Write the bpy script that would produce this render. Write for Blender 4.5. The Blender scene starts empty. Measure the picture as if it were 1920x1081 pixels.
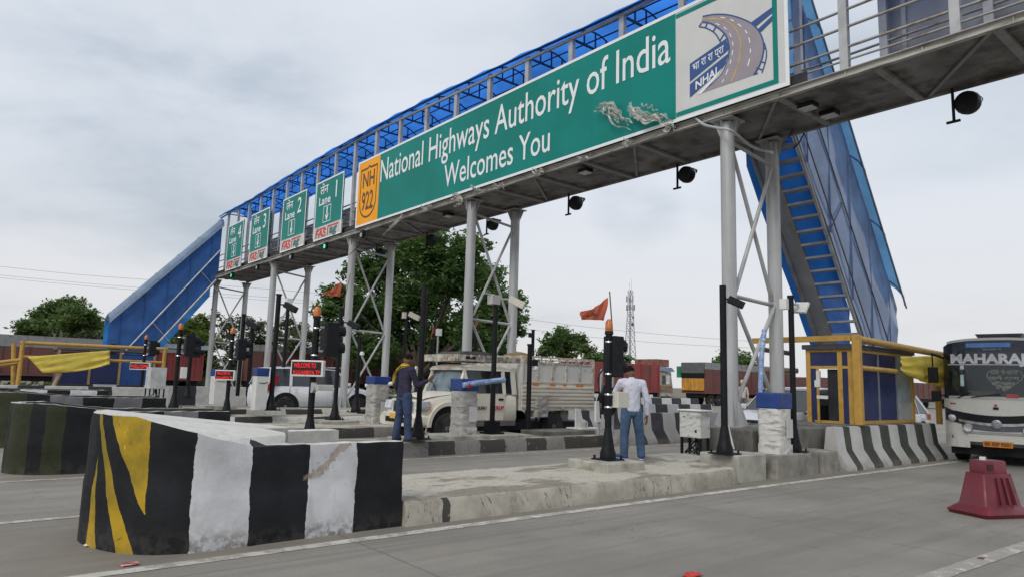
import bpy, bmesh, math, random
from mathutils import Vector, Matrix, noise as mnoise
random.seed(7)
SC = bpy.context.scene
COL = SC.collection
PI = math.pi

# ------------------------------------------------------------------ camera
# world axes: X = along the lanes (away, to the right), Y = along the gantry (away, to the left), Z up
FPX = 1294.365; CX, CY = 960.0, 540.5; CAMH = 1.5
_p, _r, _g = math.radians(7.743), math.radians(1.658), math.radians(39.258)
def _w(v):
    X = (math.cos(_g), math.sin(_g)); Y = (-math.sin(_g), math.cos(_g))
    return Vector((v[0]*X[0]+v[1]*X[1], v[0]*Y[0]+v[1]*Y[1], v[2]))
_fw = Vector((0, math.cos(_p), math.sin(_p))); _up = Vector((0, -math.sin(_p), math.cos(_p))); _rt = Vector((1, 0, 0))
CR = _w(math.cos(_r)*_rt + math.sin(_r)*_up)
CU = _w(-math.sin(_r)*_rt + math.cos(_r)*_up)
CF = _w(_fw)
CAM = Vector((0, 0, CAMH))
cam = bpy.data.cameras.new('camera'); camo = bpy.data.objects.new('camera', cam); COL.objects.link(camo)
cam.sensor_width = 36; cam.lens = FPX/1920*36; cam.clip_start = .05; cam.clip_end = 3000
camo.matrix_world = Matrix(((CR.x, CU.x, -CF.x, 0), (CR.y, CU.y, -CF.y, 0), (CR.z, CU.z, -CF.z, CAMH), (0, 0, 0, 1)))
SC.camera = camo
def ray(x, y): return CR*((x-CX)/FPX) - CU*((y-CY)/FPX) + CF
def onz(x, y, z=0.0):
    d = ray(x, y); return CAM + d*((z-CAMH)/d.z)
def ony(x, y, Y):
    d = ray(x, y); return CAM + d*(Y/d.y)
def onx(x, y, X):
    d = ray(x, y); return CAM + d*(X/d.x)

# ------------------------------------------------------------------ node helpers
class N:
    """a value socket with arithmetic"""
    def __init__(s, nt, sock): s.nt = nt; s.s = sock
    def op(s, o, b=None, c=None):
        n = s.nt.nodes.new('ShaderNodeMath'); n.operation = o
        for i, v in enumerate((s, b, c)):
            if v is None: continue
            if isinstance(v, N): s.nt.links.new(v.s, n.inputs[i])
            else: n.inputs[i].default_value = v
        return N(s.nt, n.outputs[0])
    def __add__(s, b): return s.op('ADD', b)
    def __sub__(s, b): return s.op('SUBTRACT', b)
    def __mul__(s, b): return s.op('MULTIPLY', b)
    def lt(s, b): return s.op('LESS_THAN', b)
    def gt(s, b): return s.op('GREATER_THAN', b)
    def mx(s, b): return s.op('MAXIMUM', b)
    def sm(s, a, b, lo=0., hi=1.):
        n = s.nt.nodes.new('ShaderNodeMapRange'); n.interpolation_type = 'SMOOTHSTEP'
        s.nt.links.new(s.s, n.inputs[0])
        for i, v in zip((1, 2, 3, 4), (a, b, lo, hi)): n.inputs[i].default_value = v
        return N(s.nt, n.outputs[0])
def rgb(c): return (c[0], c[1], c[2], 1)
def mix(nt, f, a, b, mode='MIX'):
    n = nt.nodes.new('ShaderNodeMix'); n.data_type = 'RGBA'; n.blend_type = mode; n.clamp_factor = True
    if isinstance(f, N): nt.links.new(f.s, n.inputs[0])
    else: n.inputs[0].default_value = f
    for i, v in ((6, a), (7, b)):
        if isinstance(v, tuple): n.inputs[i].default_value = rgb(v)
        else: nt.links.new(v, n.inputs[i])
    return n.outputs[2]
def noi(nt, vec, scale, detail=4, rough=.55, out=0, dist=0):
    n = nt.nodes.new('ShaderNodeTexNoise'); n.inputs['Scale'].default_value = scale
    n.inputs['Detail'].default_value = detail; n.inputs['Roughness'].default_value = rough; n.inputs['Distortion'].default_value = dist
    nt.links.new(vec, n.inputs['Vector']); return N(nt, n.outputs[out])
def vmap(nt, vec, sc=(1, 1, 1), rot=(0, 0, 0), loc=(0, 0, 0)):
    n = nt.nodes.new('ShaderNodeMapping'); n.inputs['Scale'].default_value = sc; n.inputs['Rotation'].default_value = rot; n.inputs['Location'].default_value = loc
    nt.links.new(vec, n.inputs['Vector']); return n.outputs[0]
def sep(nt, vec):
    n = nt.nodes.new('ShaderNodeSeparateXYZ'); nt.links.new(vec, n.inputs[0]); return [N(nt, o) for o in n.outputs]
def newmat(name):
    m = bpy.data.materials.new(name); m.use_nodes = True; nt = m.node_tree
    b = nt.nodes['Principled BSDF']; tc = nt.nodes.new('ShaderNodeTexCoord')
    return m, nt, b, tc
def bump(nt, b, h, s=.3, d=.02):
    n = nt.nodes.new('ShaderNodeBump'); n.inputs['Strength'].default_value = s; n.inputs['Distance'].default_value = d
    nt.links.new(h.s, n.inputs['Height']); nt.links.new(n.outputs[0], b.inputs['Normal'])
_MC = {}
def mat(name, col, rough=.6, metal=0., var=.18, sc=3., dirt=0., dcol=(.16, .12, .085), dsc=1.6, bmp=0., bsc=40., spec=.5, emit=None, coord='Object', stretch=(1, 1, 1)):
    """painted or bare surface with tone variation, dirt stains of their own shape and fine bump"""
    if name in _MC: return _MC[name]
    m, nt, b, tc = newmat(name); v = tc.outputs[coord]
    vs = vmap(nt, v, stretch)
    n1 = noi(nt, vs, sc, 5)
    c = mix(nt, n1.sm(.3, .7), tuple(x*(1-var) for x in col), tuple(min(1, x*(1+var)) for x in col))
    if dirt > 0:
        n2 = noi(nt, vs, dsc, 7, .65)
        c = mix(nt, n2.sm(.62-dirt*.35, .75-dirt*.2)*min(1, .35+dirt), c, dcol)
    nt.links.new(c, b.inputs['Base Color'])
    n3 = noi(nt, v, sc*2.3, 3)
    nt.links.new(n3.sm(.3, .7, max(.03, rough-.1), min(1, rough+.12)).s, b.inputs['Roughness'])
    b.inputs['Metallic'].default_value = metal; b.inputs['Specular IOR Level'].default_value = spec
    if bmp: bump(nt, b, noi(nt, v, bsc, 5), bmp)
    if emit:
        b.inputs['Emission Color'].default_value = rgb(emit[0]); b.inputs['Emission Strength'].default_value = emit[1]
    _MC[name] = m; return m

# ------------------------------------------------------------------ sky, sun, exposure (overcast)
SUN_EL, SUN_AZ = math.radians(42), math.radians(248)
wd = bpy.data.worlds.new('World'); SC.world = wd; wd.use_nodes = True
nt = wd.node_tree; nt.nodes.clear()
out = nt.nodes.new('ShaderNodeOutputWorld')
sky = nt.nodes.new('ShaderNodeTexSky'); sky.sky_type = 'NISHITA'; sky.sun_disc = False
sky.sun_elevation = SUN_EL; sky.sun_rotation = SUN_AZ; sky.dust_density = 3; sky.air_density = 1.2
bg1 = nt.nodes.new('ShaderNodeBackground'); bg1.inputs[1].default_value = .12; nt.links.new(sky.outputs[0], bg1.inputs[0])
tc = nt.nodes.new('ShaderNodeTexCoord'); dv = tc.outputs['Generated']
dx, dy, dz = sep(nt, dv)
zz = dz.mx(0.0) + .16                                     # a flat cloud layer seen in perspective
cmb = nt.nodes.new('ShaderNodeCombineXYZ')
nt.links.new(dx.op('DIVIDE', zz).s, cmb.inputs[0]); nt.links.new(dy.op('DIVIDE', zz).s, cmb.inputs[1])
pv = vmap(nt, cmb.outputs[0], (1, 1, 1), (0, 0, .55), (3.1, 1.7, 0))
big = noi(nt, pv, .5, 4, .5, dist=.3)
mid = noi(nt, pv, 1.7, 7, .58, dist=.5)
fin = noi(nt, vmap(nt, dv, (1, 1, 2.2)), 5.5, 6, .6)
dark = big.sm(.40, .70)*.50 + mid.sm(.40, .72)*.16 + fin.sm(.36, .74)*.07
def spot(px, py, rad, amt):
    """a grey cloud mass standing in one part of the sky"""
    d = ray(px, py).normalized()
    n = nt.nodes.new('ShaderNodeVectorMath'); n.operation = 'DOT_PRODUCT'; nt.links.new(dv, n.inputs[0]); n.inputs[1].default_value = d
    return N(nt, n.outputs['Value']).sm(math.cos(rad), 1.0)*amt
wob = fin*.8 + mid*.6
for a in ((120, 330, .40, .36), (420, 250, .3, .2), (1190, 400, .085, .5), (60, 60, .3, -.1), (1300, 430, .3, -.22), (1750, 420, .26, -.3), (900, 60, .26, -.1), (150, 590, .17, -.45)):
    dark = dark + spot(*a)*wob
ccol = mix(nt, dark.sm(.02, .95), (.79, .83, .90), (.40, .49, .59))
warm = dz.sm(.01, .34, 1., 0.)                            # the thin bright band above the horizon
ccol = mix(nt, warm*.62, ccol, (.80, .775, .765))
bg2 = nt.nodes.new('ShaderNodeBackground'); bg2.inputs[1].default_value = 1.0; nt.links.new(ccol, bg2.inputs[0])
ms = nt.nodes.new('ShaderNodeMixShader'); ms.inputs[0].default_value = .93
nt.links.new(bg1.outputs[0], ms.inputs[1]); nt.links.new(bg2.outputs[0], ms.inputs[2]); nt.links.new(ms.outputs[0], out.inputs[0])
sun = bpy.data.lights.new('sun', 'SUN'); sun.energy = 1.5; sun.angle = math.radians(25); sun.color = (1, .96, .9)
suno = bpy.data.objects.new('sun', sun); COL.objects.link(suno)
suno.rotation_euler = (PI/2-SUN_EL, 0, PI-SUN_AZ)
SC.view_settings.view_transform = 'Standard'; SC.view_settings.look = 'None'
SC.view_settings.exposure = 0.0; SC.view_settings.gamma = 1.0
SC.cycles.max_bounces = 7; SC.cycles.transparent_max_bounces = 12

# ------------------------------------------------------------------ object helpers
WL = {}
def thing(name, label, cat, loc=(0, 0, 0), group=None):
    o = bpy.data.objects.new(name, None); COL.objects.link(o); o.location = loc; o.empty_display_size = .1
    tag(o, label, cat, group); WL[o.name] = Vector(loc); return o
def tag(o, label, cat, group=None, kind=None):
    if label: o['label'] = label
    if cat: o['category'] = cat
    if group: o['group'] = group
    if kind: o['kind'] = kind
    return o
def tree_copy(o, parent=None):
    c = o.copy(); COL.objects.link(c); c.parent = parent
    for ch in list(o.children): tree_copy(ch, c)
    return c
class MB:
    def __init__(s): s.v = []; s.f = []; s.m = []; s.uv = {}
    def add(s, vs, fs, mi=0):
        k = len(s.v); s.v += [tuple(x) for x in vs]; s.f += [tuple(i+k for i in f) for f in fs]; s.m += [mi]*len(fs); return k
    def box(s, a, b, mi=0):
        (x0, y0, z0), (x1, y1, z1) = a, b
        if x0 > x1: x0, x1 = x1, x0
        if y0 > y1: y0, y1 = y1, y0
        if z0 > z1: z0, z1 = z1, z0
        s.add([(x0,y0,z0),(x1,y0,z0),(x1,y1,z0),(x0,y1,z0),(x0,y0,z1),(x1,y0,z1),(x1,y1,z1),(x0,y1,z1)],
              [(3,2,1,0),(4,5,6,7),(0,1,5,4),(1,2,6,5),(2,3,7,6),(3,0,4,7)], mi); return s
    def bar(s, p, q, w, h=None, up=(0, 0, 1), mi=0):
        p, q = Vector(p), Vector(q); h = h or w; d = (q-p).normalized(); u = Vector(up)
        if abs(d.dot(u)) > .99: u = Vector((1, 0, 0))
        a = d.cross(u).normalized()*(w/2); u = a.cross(d).normalized()*(h/2)
        s.add([p-a-u, p+a-u, p+a+u, p-a+u, q-a-u, q+a-u, q+a+u, q-a+u],
              [(0,1,2,3)[::-1],(4,5,6,7)[::-1][::-1],(0,1,5,4),(1,2,6,5),(2,3,7,6),(3,0,4,7)], mi); return s
    def tube(s, pts, r, n=10, mi=0, caps=True):
        pts = [Vector(p) for p in pts]; k0 = len(s.v); rs = r if isinstance(r, (list, tuple)) else [r]*len(pts)
        a = None
        for i, p in enumerate(pts):
            d = (pts[min(i+1, len(pts)-1)]-pts[max(i-1, 0)]).normalized()
            if a is None: a = d.orthogonal().normalized()
            else: a = (a-d*a.dot(d)).normalized()
            b = d.cross(a)
            for j in range(n):
                t = 2*PI*j/n; s.v.append(tuple(p+(a*math.cos(t)+b*math.sin(t))*rs[i]))
        for i in range(len(pts)-1):
            for j in range(n):
                q = k0+i*n+j; w = k0+i*n+(j+1) % n
                s.f.append((q, w, w+n, q+n)); s.m.append(mi)
        if caps:
            s.f.append(tuple(k0+j for j in range(n))[::-1]); s.m.append(mi)
            s.f.append(tuple(k0+(len(pts)-1)*n+j for j in range(n))); s.m.append(mi)
        return s
    def lathe(s, prof, c=(0, 0, 0), n=16, mi=0, axis='Z', ex=(1, 1)):
        c = Vector(c); pts = []
        k0 = len(s.v)
        for r, h in prof:
            for j in range(n):
                t = 2*PI*j/n; a, b = r*math.cos(t)*ex[0], r*math.sin(t)*ex[1]
                s.v.append(tuple(c+Vector({'Z': (a, b, h), 'X': (h, a, b), 'Y': (b, h, a)}[axis])))
        for i in range(len(prof)-1):
            for j in range(n):
                q = k0+i*n+j; w = k0+i*n+(j+1) % n; s.f.append((q, w, w+n, q+n)); s.m.append(mi)
        s.f.append(tuple(k0+j for j in range(n))[::-1]); s.m.append(mi)
        s.f.append(tuple(k0+(len(prof)-1)*n+j for j in range(n))); s.m.append(mi); return s
    def prism(s, poly, fn, d0, d1, mi=0):
        """poly of (a,b); fn(a,b,d) -> xyz; between depths d0 and d1"""
        n = len(poly); k = len(s.v)
        s.v += [tuple(fn(a, b, d0)) for a, b in poly]+[tuple(fn(a, b, d1)) for a, b in poly]
        s.f.append(tuple(range(k, k+n))[::-1]); s.f.append(tuple(range(k+n, k+2*n))); s.m += [mi]*2
        for i in range(n):
            j = (i+1) % n; s.f.append((k+i, k+j, k+n+j, k+n+i)); s.m.append(mi)
        return s
    def grid(s, fn, nu, nv, mi=0, uvfn=None, closeu=False):
        k = len(s.v)
        for i in range(nu+1):
            for j in range(nv+1): s.v.append(tuple(fn(i/nu, j/nv)))
        for i in range(nu):
            for j in range(nv):
                q = k+i*(nv+1)+j; f = (q, q+nv+1, q+nv+2, q+1)
                if uvfn: s.uv[len(s.f)] = [uvfn(a/nu, b/nv) for a, b in ((i, j), (i+1, j), (i+1, j+1), (i, j+1))]
                s.f.append(f); s.m.append(mi)
        return s
    def loft(s, rings, mi=0, caps=True):
        k = len(s.v); n = len(rings[0])
        for r in rings: s.v += [tuple(p) for p in r]
        for i in range(len(rings)-1):
            for j in range(n):
                q = k+i*n+j; w = k+i*n+(j+1) % n; s.f.append((q, w, w+n, q+n)); s.m.append(mi)
        if caps:
            s.f.append(tuple(range(k, k+n))[::-1]); s.f.append(tuple(range(k+(len(rings)-1)*n, k+len(rings)*n))); s.m += [mi]*2
        return s
    def build(s, name, mats, parent=None, smooth=False, bevel=0, world=None, fix=True, solid=0, seg=2):
        off = Vector((0, 0, 0))
        if parent is not None: off = WL.get(parent.name, off)
        if world is not None: off = Vector(world)
        me = bpy.data.meshes.new(name); me.from_pydata([tuple(Vector(v)-off) for v in s.v], [], s.f)
        for m in (mats if isinstance(mats, (list, tuple)) else [mats]): me.materials.append(m)
        for p, mi in zip(me.polygons, s.m): p.material_index = mi; p.use_smooth = smooth
        if s.uv:
            ul = me.uv_layers.new(name='UVMap')
            for fi, uvs in s.uv.items():
                for li, uv in zip(me.polygons[fi].loop_indices, uvs): ul.data[li].uv = uv
        if fix:
            bm = bmesh.new(); bm.from_mesh(me); bmesh.ops.recalc_face_normals(bm, faces=bm.faces); bm.to_mesh(me); bm.free()
        o = bpy.data.objects.new(name, me); COL.objects.link(o); o.parent = parent
        WL[o.name] = off.copy()
        if parent is None and world is not None: o.location = off
        if solid:
            md = o.modifiers.new('solid', 'SOLIDIFY'); md.thickness = solid; md.offset = 0
        if bevel:
            md = o.modifiers.new('bevel', 'BEVEL'); md.width = bevel; md.segments = seg; md.limit_method = 'ANGLE'; md.angle_limit = math.radians(40)
        if smooth:
            try: me.set_sharp_from_angle(angle=math.radians(42))
            except Exception: pass
        return o
def text_into(mb, s, fn, size, sx=1., mi=0, thick=.006, align='LEFT', bold=0.0, xfit=None):
    """lettering: fn(a, b, d) places the flat letters (a right, b up, d out) on a surface"""
    c = bpy.data.curves.new('tmp', 'FONT'); c.body = s; c.size = size; c.offset = bold; c.align_x = align; c.resolution_u = 3
    o = bpy.data.objects.new('tmp', c); COL.objects.link(o); bpy.context.view_layer.update()
    me = bpy.data.meshes.new_from_object(o.evaluated_get(bpy.context.evaluated_depsgraph_get()))
    k = len(mb.v)
    if xfit:
        xs = [v.co.x for v in me.vertices]; w = max(xs)-min(xs); x0 = min(xs); sx = xfit/w
    else: x0 = 0
    mb.v += [tuple(fn((v.co.x-x0)*sx, v.co.y, thick)) for v in me.vertices]
    for p in me.polygons: mb.f.append(tuple(i+k for i in p.vertices)); mb.m.append(mi)
    bpy.data.objects.remove(o); bpy.data.curves.remove(c); bpy.data.meshes.remove(me)
def smooth_path(pts, n):
    """Catmull-Rom through points"""
    pts = [Vector(p) for p in pts]; P = [pts[0]*2-pts[1]]+pts+[pts[-1]*2-pts[-2]]; o = []
    for i in range(1, len(P)-2):
        for k in range(n):
            t = k/n; a, b, c, d = P[i-1], P[i], P[i+1], P[i+2]
            o.append(.5*((2*b)+(c-a)*t+(2*a-5*b+4*c-d)*t*t+(3*b-a-3*c+d)*t**3))
    o.append(pts[-1]); return o
def lerp(a, b, t): return a+(b-a)*t

# ------------------------------------------------------------------ common materials
STEEL = mat('galvanised', (.40, .405, .41), .5, .25, .14, 2.2, .18, (.17, .15, .13), 2.5, .04, 60)
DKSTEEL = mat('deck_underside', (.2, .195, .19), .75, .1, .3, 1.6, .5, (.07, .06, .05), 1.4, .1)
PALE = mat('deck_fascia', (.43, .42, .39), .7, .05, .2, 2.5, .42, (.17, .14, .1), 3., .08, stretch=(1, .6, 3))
BLACKP = mat('black_paint', (.006, .0065, .008), .55, 0, .3, 5, .2, (.03, .027, .024), 2.5, spec=.25)
BLACKM = mat('black_plastic', (.007, .0075, .010), .55, 0, .25, 6, spec=.3)
WHITEP = mat('white_enamel', (.66, .66, .63), .4, 0, .06, 4, .2, (.3, .27, .22), 2.2)
GREYBOX = mat('worn_white_box', (.55, .55, .53), .5, 0, .12, 3, .42, (.14, .13, .12), 3.2, stretch=(1, 1, 2.2))
YELLOW = mat('yellow_pipe', (.47, .275, .055), .45, 0, .2, 3, .3, (.18, .11, .04), 3)
NAVY = mat('navy_panel', (.016, .026, .095), .35, 0, .2, .8, .12, (.04, .045, .08), .6)
BLUECAP = mat('blue_cap', (.012, .043, .19), .4, 0, .15, 4, .15, (.1, .1, .14), 3)
CONC = mat('bare_concrete', (.27, .255, .225), .88, 0, .22, 2.5, .38, (.11, .1, .085), 1.7, .25, 45)
RUST = mat('rusty_steel', (.16, .09, .055), .85, .1, .35, 4, .4, (.07, .04, .03), 3, .15)
RUBBER = mat('tyre_rubber', (.018, .018, .019), .85, 0, .3, 8, .4, (.08, .07, .055), 3)
GLASSD = mat('dark_glass', (.012, .015, .018), .06, 0, .2, 2, spec=.7)
CHROME = mat('chrome', (.6, .61, .63), .18, .9, .05, 3)
ORANGE = mat('orange_lens', (.75, .2, .02), .3, 0, .1, 6)
POLY = mat('clear_wrap', (.40, .385, .36), .4, 0, .14, 3, .42, (.13, .12, .105), 2.4, .14, 7, stretch=(1, 1, 4.2))

# ------------------------------------------------------------------ ground and road
def road_material(name, base, warm):
    m, nt, b, tc = newmat(name); v = tc.outputs['Object']
    n1 = noi(nt, v, .55, 6, .6); n2 = noi(nt, vmap(nt, v, (.5, 3.2, 1)), 1.3, 6, .6); n3 = noi(nt, v, 26, 4, .7)
    c = mix(nt, n1.sm(.3, .7), tuple(x*.80 for x in base), tuple(x*1.16 for x in base))
    c = mix(nt, n2.sm(.5, .78)*.5, c, tuple(x*.62 for x in base))
    c = mix(nt, noi(nt, v, .9, 7, .6).sm(.5, .75)*.55, c, warm)
    sx, sy, sz = sep(nt, v)
    # wheel-polished bands along the traffic lane and rows of fine broom lines
    yy = sy + noi(nt, v, .4, 2)*.5
    band = (yy.sm(3.0, 3.7)*yy.sm(4.9, 4.2)).op('ABSOLUTE')
    c = mix(nt, band*.30, c, tuple(x*.66 for x in base))
    trk = noi(nt, vmap(nt, v, (.07, 2.6, 1)), 1.5, 5, .6)
    c = mix(nt, trk.sm(.48, .68)*.5, c, tuple(x*.58 for x in base))
    # brown dirt gathered along the island edges and round the noses
    e = noi(nt, v, 1.7, 6, .65)
    dirt_ = None
    for y0_, y1_ in ((5.85, 6.55), (8.05, 8.75), (11.45, 12.15), (13.1, 13.6), (16.0, 16.5)):
        q = (sy+(e-.5)*.35).sm(y0_, (y0_+y1_)/2)*(sy+(e-.5)*.35).sm(y1_, (y0_+y1_)/2); dirt_ = q if dirt_ is None else dirt_.mx(q)
    near = sx.sm(3.6, 2.2)*sy.sm(6.0, 6.5)*sy.sm(8.7, 8.2)
    c = mix(nt, dirt_.mx(near*.8)*e.sm(.25, .6)*.75, c, (.185, .155, .12))
    w = nt.nodes.new('ShaderNodeTexWave'); w.inputs['Scale'].default_value = 9; w.inputs['Distortion'].default_value = 2; w.inputs['Detail'].default_value = 3; w.bands_direction = 'X'
    nt.links.new(v, w.inputs['Vector'])
    c = mix(nt, N(nt, w.outputs['Fac'])*.07, c, tuple(x*.5 for x in base))
    # transverse and lengthwise slab joints
    jx = (sx*(1/4.5)+.3+noi(nt, v, 1.2, 3)*.006).op('FRACT').lt(.006)
    jy = ((sy+.9)*(1/3.3)+noi(nt, v, 1.2, 3)*.006).op('FRACT').lt(.006)
    c = mix(nt, jx.mx(jy)*.55, c, tuple(x*.35 for x in base))
    ck = noi(nt, v, .42, 6, .72, dist=.8)-.5
    c = mix(nt, ck.op('ABSOLUTE').lt(.0022)*noi(nt, v, .3, 2).gt(.5)*.7, c, tuple(x*.3 for x in base))
    oil = noi(nt, vmap(nt, v, (.35, 1.1, 1)), 1.1, 5, .6)
    c = mix(nt, oil.sm(.60, .74)*.45, c, tuple(x*.5 for x in base))
    # oil drips, small stones
    c = mix(nt, noi(nt, vmap(nt, v, (.35, 1, 1)), 7, 3, .6).gt(.70)*.5, c, tuple(x*.4 for x in base))
    c = mix(nt, noi(nt, vmap(nt, v, (.5, 1.2, 1)), 4.2, 5, .7).gt(.70)*.35, c, tuple(x*.5 for x in base))
    c = mix(nt, noi(nt, vmap(nt, v, (.25, 3, 1)), 3.1, 4, .6).sm(.62, .74)*.3, c, tuple(min(1, x*1.35) for x in base))
    c = mix(nt, n3.sm(.25, .75)*.45, c, tuple(x*.68 for x in base))
    nt.links.new(c, b.inputs['Base Color']); nt.links.new(n2.sm(.3, .8, .72, .93).s, b.inputs['Roughness'])
    bump(nt, b, noi(nt, v, 60, 5, .7), .25, .012)
    return m
EARTH = mat('dry_earth', (.19, .16, .12), .95, 0, .3, .5, .5, (.06, .075, .03), .25, .3, 12)
ROAD = road_material('concrete_road', (.25, .234, .203), (.275, .238, .185))
MB().grid(lambda u, v: (-400+u*1900, -500+v*1900, -.02), 24, 24).build('ground', EARTH)
tag(bpy.data.objects['ground'], None, None, kind='structure')
rd = MB().grid(lambda u, v: (-12+u*112, -14+v*62, 0), 28, 16).build('road', ROAD); tag(rd, None, None, kind='structure')

def paint_line(pts, w, wear):
    """worn lane line lying 4 mm above the road"""
    key = 'lane_paint%d' % wear
    if key not in _MC:
        m, nt, b, tc = newmat(key); v = tc.outputs['Object']
        n = noi(nt, v, 5.5, 7, .7)+noi(nt, v, 42, 4, .7)*.35
        c = mix(nt, noi(nt, v, 3, 4).sm(.3, .7), (.56, .545, .5), (.42, .40, .36))
        c = mix(nt, n.sm(.70-.05*wear, .80-.05*wear)*.85, c, (.27, .25, .215))
        nt.links.new(c, b.inputs['Base Color']); b.inputs['Roughness'].default_value = .8; _MC[key] = m
    mb = MB(); n = 60; pts = [Vector((*p, 0)) for p in pts]
    P = smooth_path(pts, max(2, n//len(pts)))
    def f(u, t):
        i = u*(len(P)-1); k = min(int(i), len(P)-2); p = P[k].lerp(P[k+1], i-k); d = (P[k+1]-P[k]).normalized()
        j = (mnoise.noise(Vector((p.x*5, t*40, 3)))*.012)
        q = p+Vector((-d.y, d.x, 0))*((t-.5)*w+j); return (q.x, q.y, .004)
    mb.grid(f, 160, 1)
    o = mb.build('lane_marking', _MC[key]); tag(o, None, None, kind='structure'); return o
paint_line([(-6, 6.0), (1.6, 6.06), (4, 6.08), (10, 6.07), (20, 6.0), (40, 6.0)], .14, 1)
paint_line([(-6, 8.52), (.9, 8.53), (4, 8.5), (20, 8.5)], .12, 2)
paint_line([(-6, 11.5), (2, 11.55), (10, 11.62), (22, 11.62)], .12, 2)
paint_line([(-6, 13.95), (10, 13.95), (24, 13.95)], .12, 2)
paint_line([(-6, 15.95), (10, 16.0), (24, 16.0)], .12, 2)
paint_line([(-6, 21.2), (24, 21.2)], .12, 3)
def brk(x0, y0, x1, y1): paint_line([(x0, y0), ((x0+x1)/2, (y0+y1)/2), (x1, y1)], .17, 3)
brk(4.7, 2.45, 9.6, 2.28)

# ------------------------------------------------------------------ islands with painted kerbs
def kerb_material(name, spans, base=(.33, .31, .27), blk=(.035, .035, .033), wht=(.44, .425, .385), top=None):
    """spans: list of (x_start, colour index) painted along the kerb face; None = bare concrete"""
    m, nt, b, tc = newmat(name); v = tc.outputs['Object']; x, y, z = sep(nt, v)
    n = noi(nt, v, 2.6, 6, .6); fine = noi(nt, v, 9, 6, .7)
    xx = x + (noi(nt, v, 5, 4)-.5)*.14
    bare = mix(nt, n.sm(.3, .72), tuple(c*.72 for c in base), tuple(min(1, c*1.2) for c in base))
    c = bare
    for x0, x1, col in spans:
        k = {'b': blk, 'w': wht, 'g': (.2, .195, .18)}[col]
        c = mix(nt, xx.gt(x0)*xx.lt(x1)*(fine.sm(.70, .60)*.9+.06), c, k)
    nrm = nt.nodes.new('ShaderNodeNewGeometry'); nz = sep(nt, nrm.outputs['Normal'])[2]
    tn = noi(nt, vmap(nt, v, (.8, 1.6, 1)), 1.15, 7, .62)
    tc_ = mix(nt, tn.sm(.44, .53), top or (.23, .205, .165), (.44, .41, .34))
    tc_ = mix(nt, fine.sm(.62, .76)*.3, tc_, (.19, .165, .13))
    c = mix(nt, nz.gt(.6), c, tc_)
    dn = noi(nt, vmap(nt, v, (1, 1, .4)), 6, 7, .7)
    c = mix(nt, dn.sm(.62, .78)*.4, c, (.16, .135, .10))
    crack = noi(nt, vmap(nt, v, (1, 1, .35)), 1.9, 5, .75, dist=1.2)-.5
    c = mix(nt, crack.op('ABSOLUTE').lt(.0045)*.8, c, (.04, .035, .03))
    nt.links.new(c, b.inputs['Base Color']); b.inputs['Roughness'].default_value = .9
    bump(nt, b, fine+n*.6, .18, .015); return m
def kerb_slab(name, x0, x1, y0, y1, h, m, seed=0, ragged=.03):
    """raised island slab with a slightly chipped edge"""
    mb = MB(); n = int((x1-x0)/.12)
    def jit(x, s): return mnoise.noise(Vector((x*1.7, seed*9.1+s, 0)))*ragged+mnoise.noise(Vector((x*7, seed*5.1+s, 4)))*ragged*.45
    rings = []
    for i in range(n+1):
        x = lerp(x0, x1, i/n); e = .14*max(0, 1-(n-i)/1.5)*(1 if i == n else .4)
        a, b_ = y0+e+abs(jit(x, 0)), y1-e-abs(jit(x, 2)); hz = h+jit(x, 5)*.5
        rings.append([(x, a-.015, -.02), (x, a+.01, hz*.8), (x, a+.05, hz), (x, lerp(a, b_, .33), hz+.012), (x, lerp(a, b_, .66), hz+.012), (x, b_-.05, hz), (x, b_-.01, hz*.8), (x, b_+.015, -.02)])
    mb.loft(rings); o = mb.build(name, m, smooth=True); tag(o, None, None, kind='structure'); return o
def alt(x0, x1, step, start='b'):
    o = []; x = x0; k = 0
    while x < x1: o.append((x, min(x+step, x1), 'bw'[(k+(start == 'w')) % 2])); x += step; k += 1
    return o
K1 = kerb_material('island_concrete', [(4.32, 4.42, 'b')], base=(.36, .335, .28))
kerb_slab('pavement', 3.87, 10.05, 6.36, 8.22, .25, K1, 1, .014)
K2 = kerb_material('kerb_painted_near', [(5.6, 7.75, 'g'), (7.75, 8.4, 'b'), (8.4, 9.05, 'g'), (9.05, 9.75, 'b'), (9.75, 10.35, 'g'), (10.35, 10.95, 'b'), (10.95, 11.55, 'g'), (11.55, 13.6, 'b')], top=(.2, .185, .155))
kerb_slab('pavement', 3.93, 13.3, 11.98, 13.3, .27, K2, 2)
K3 = kerb_material('kerb_painted_mid', [(6.5, 7.9, 'b'), (7.9, 8.85, 'b'), (8.85, 9.5, 'g'), (9.5, 10.4, 'b')]+alt(10.4, 16, .8, 'w'))
kerb_slab('pavement', 3.93, 16, 16.3, 18.7, .25, K3, 3)
K4 = kerb_material('kerb_painted_far', alt(3.5, 18, 1.15, 'w'), blk=(.03, .03, .028), wht=(.60, .58, .52))
kerb_slab('pavement', 3.93, 18, 21.4, 22.7, .25, K4, 4)
kerb_slab('pavement', 3.93, 18, 22.9, 24.3, .40, kerb_material('kerb_painted_high', alt(3.9, 18, 1.3, 'b'), blk=(.04, .038, .036), wht=(.55, .53, .47)), 5)

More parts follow.
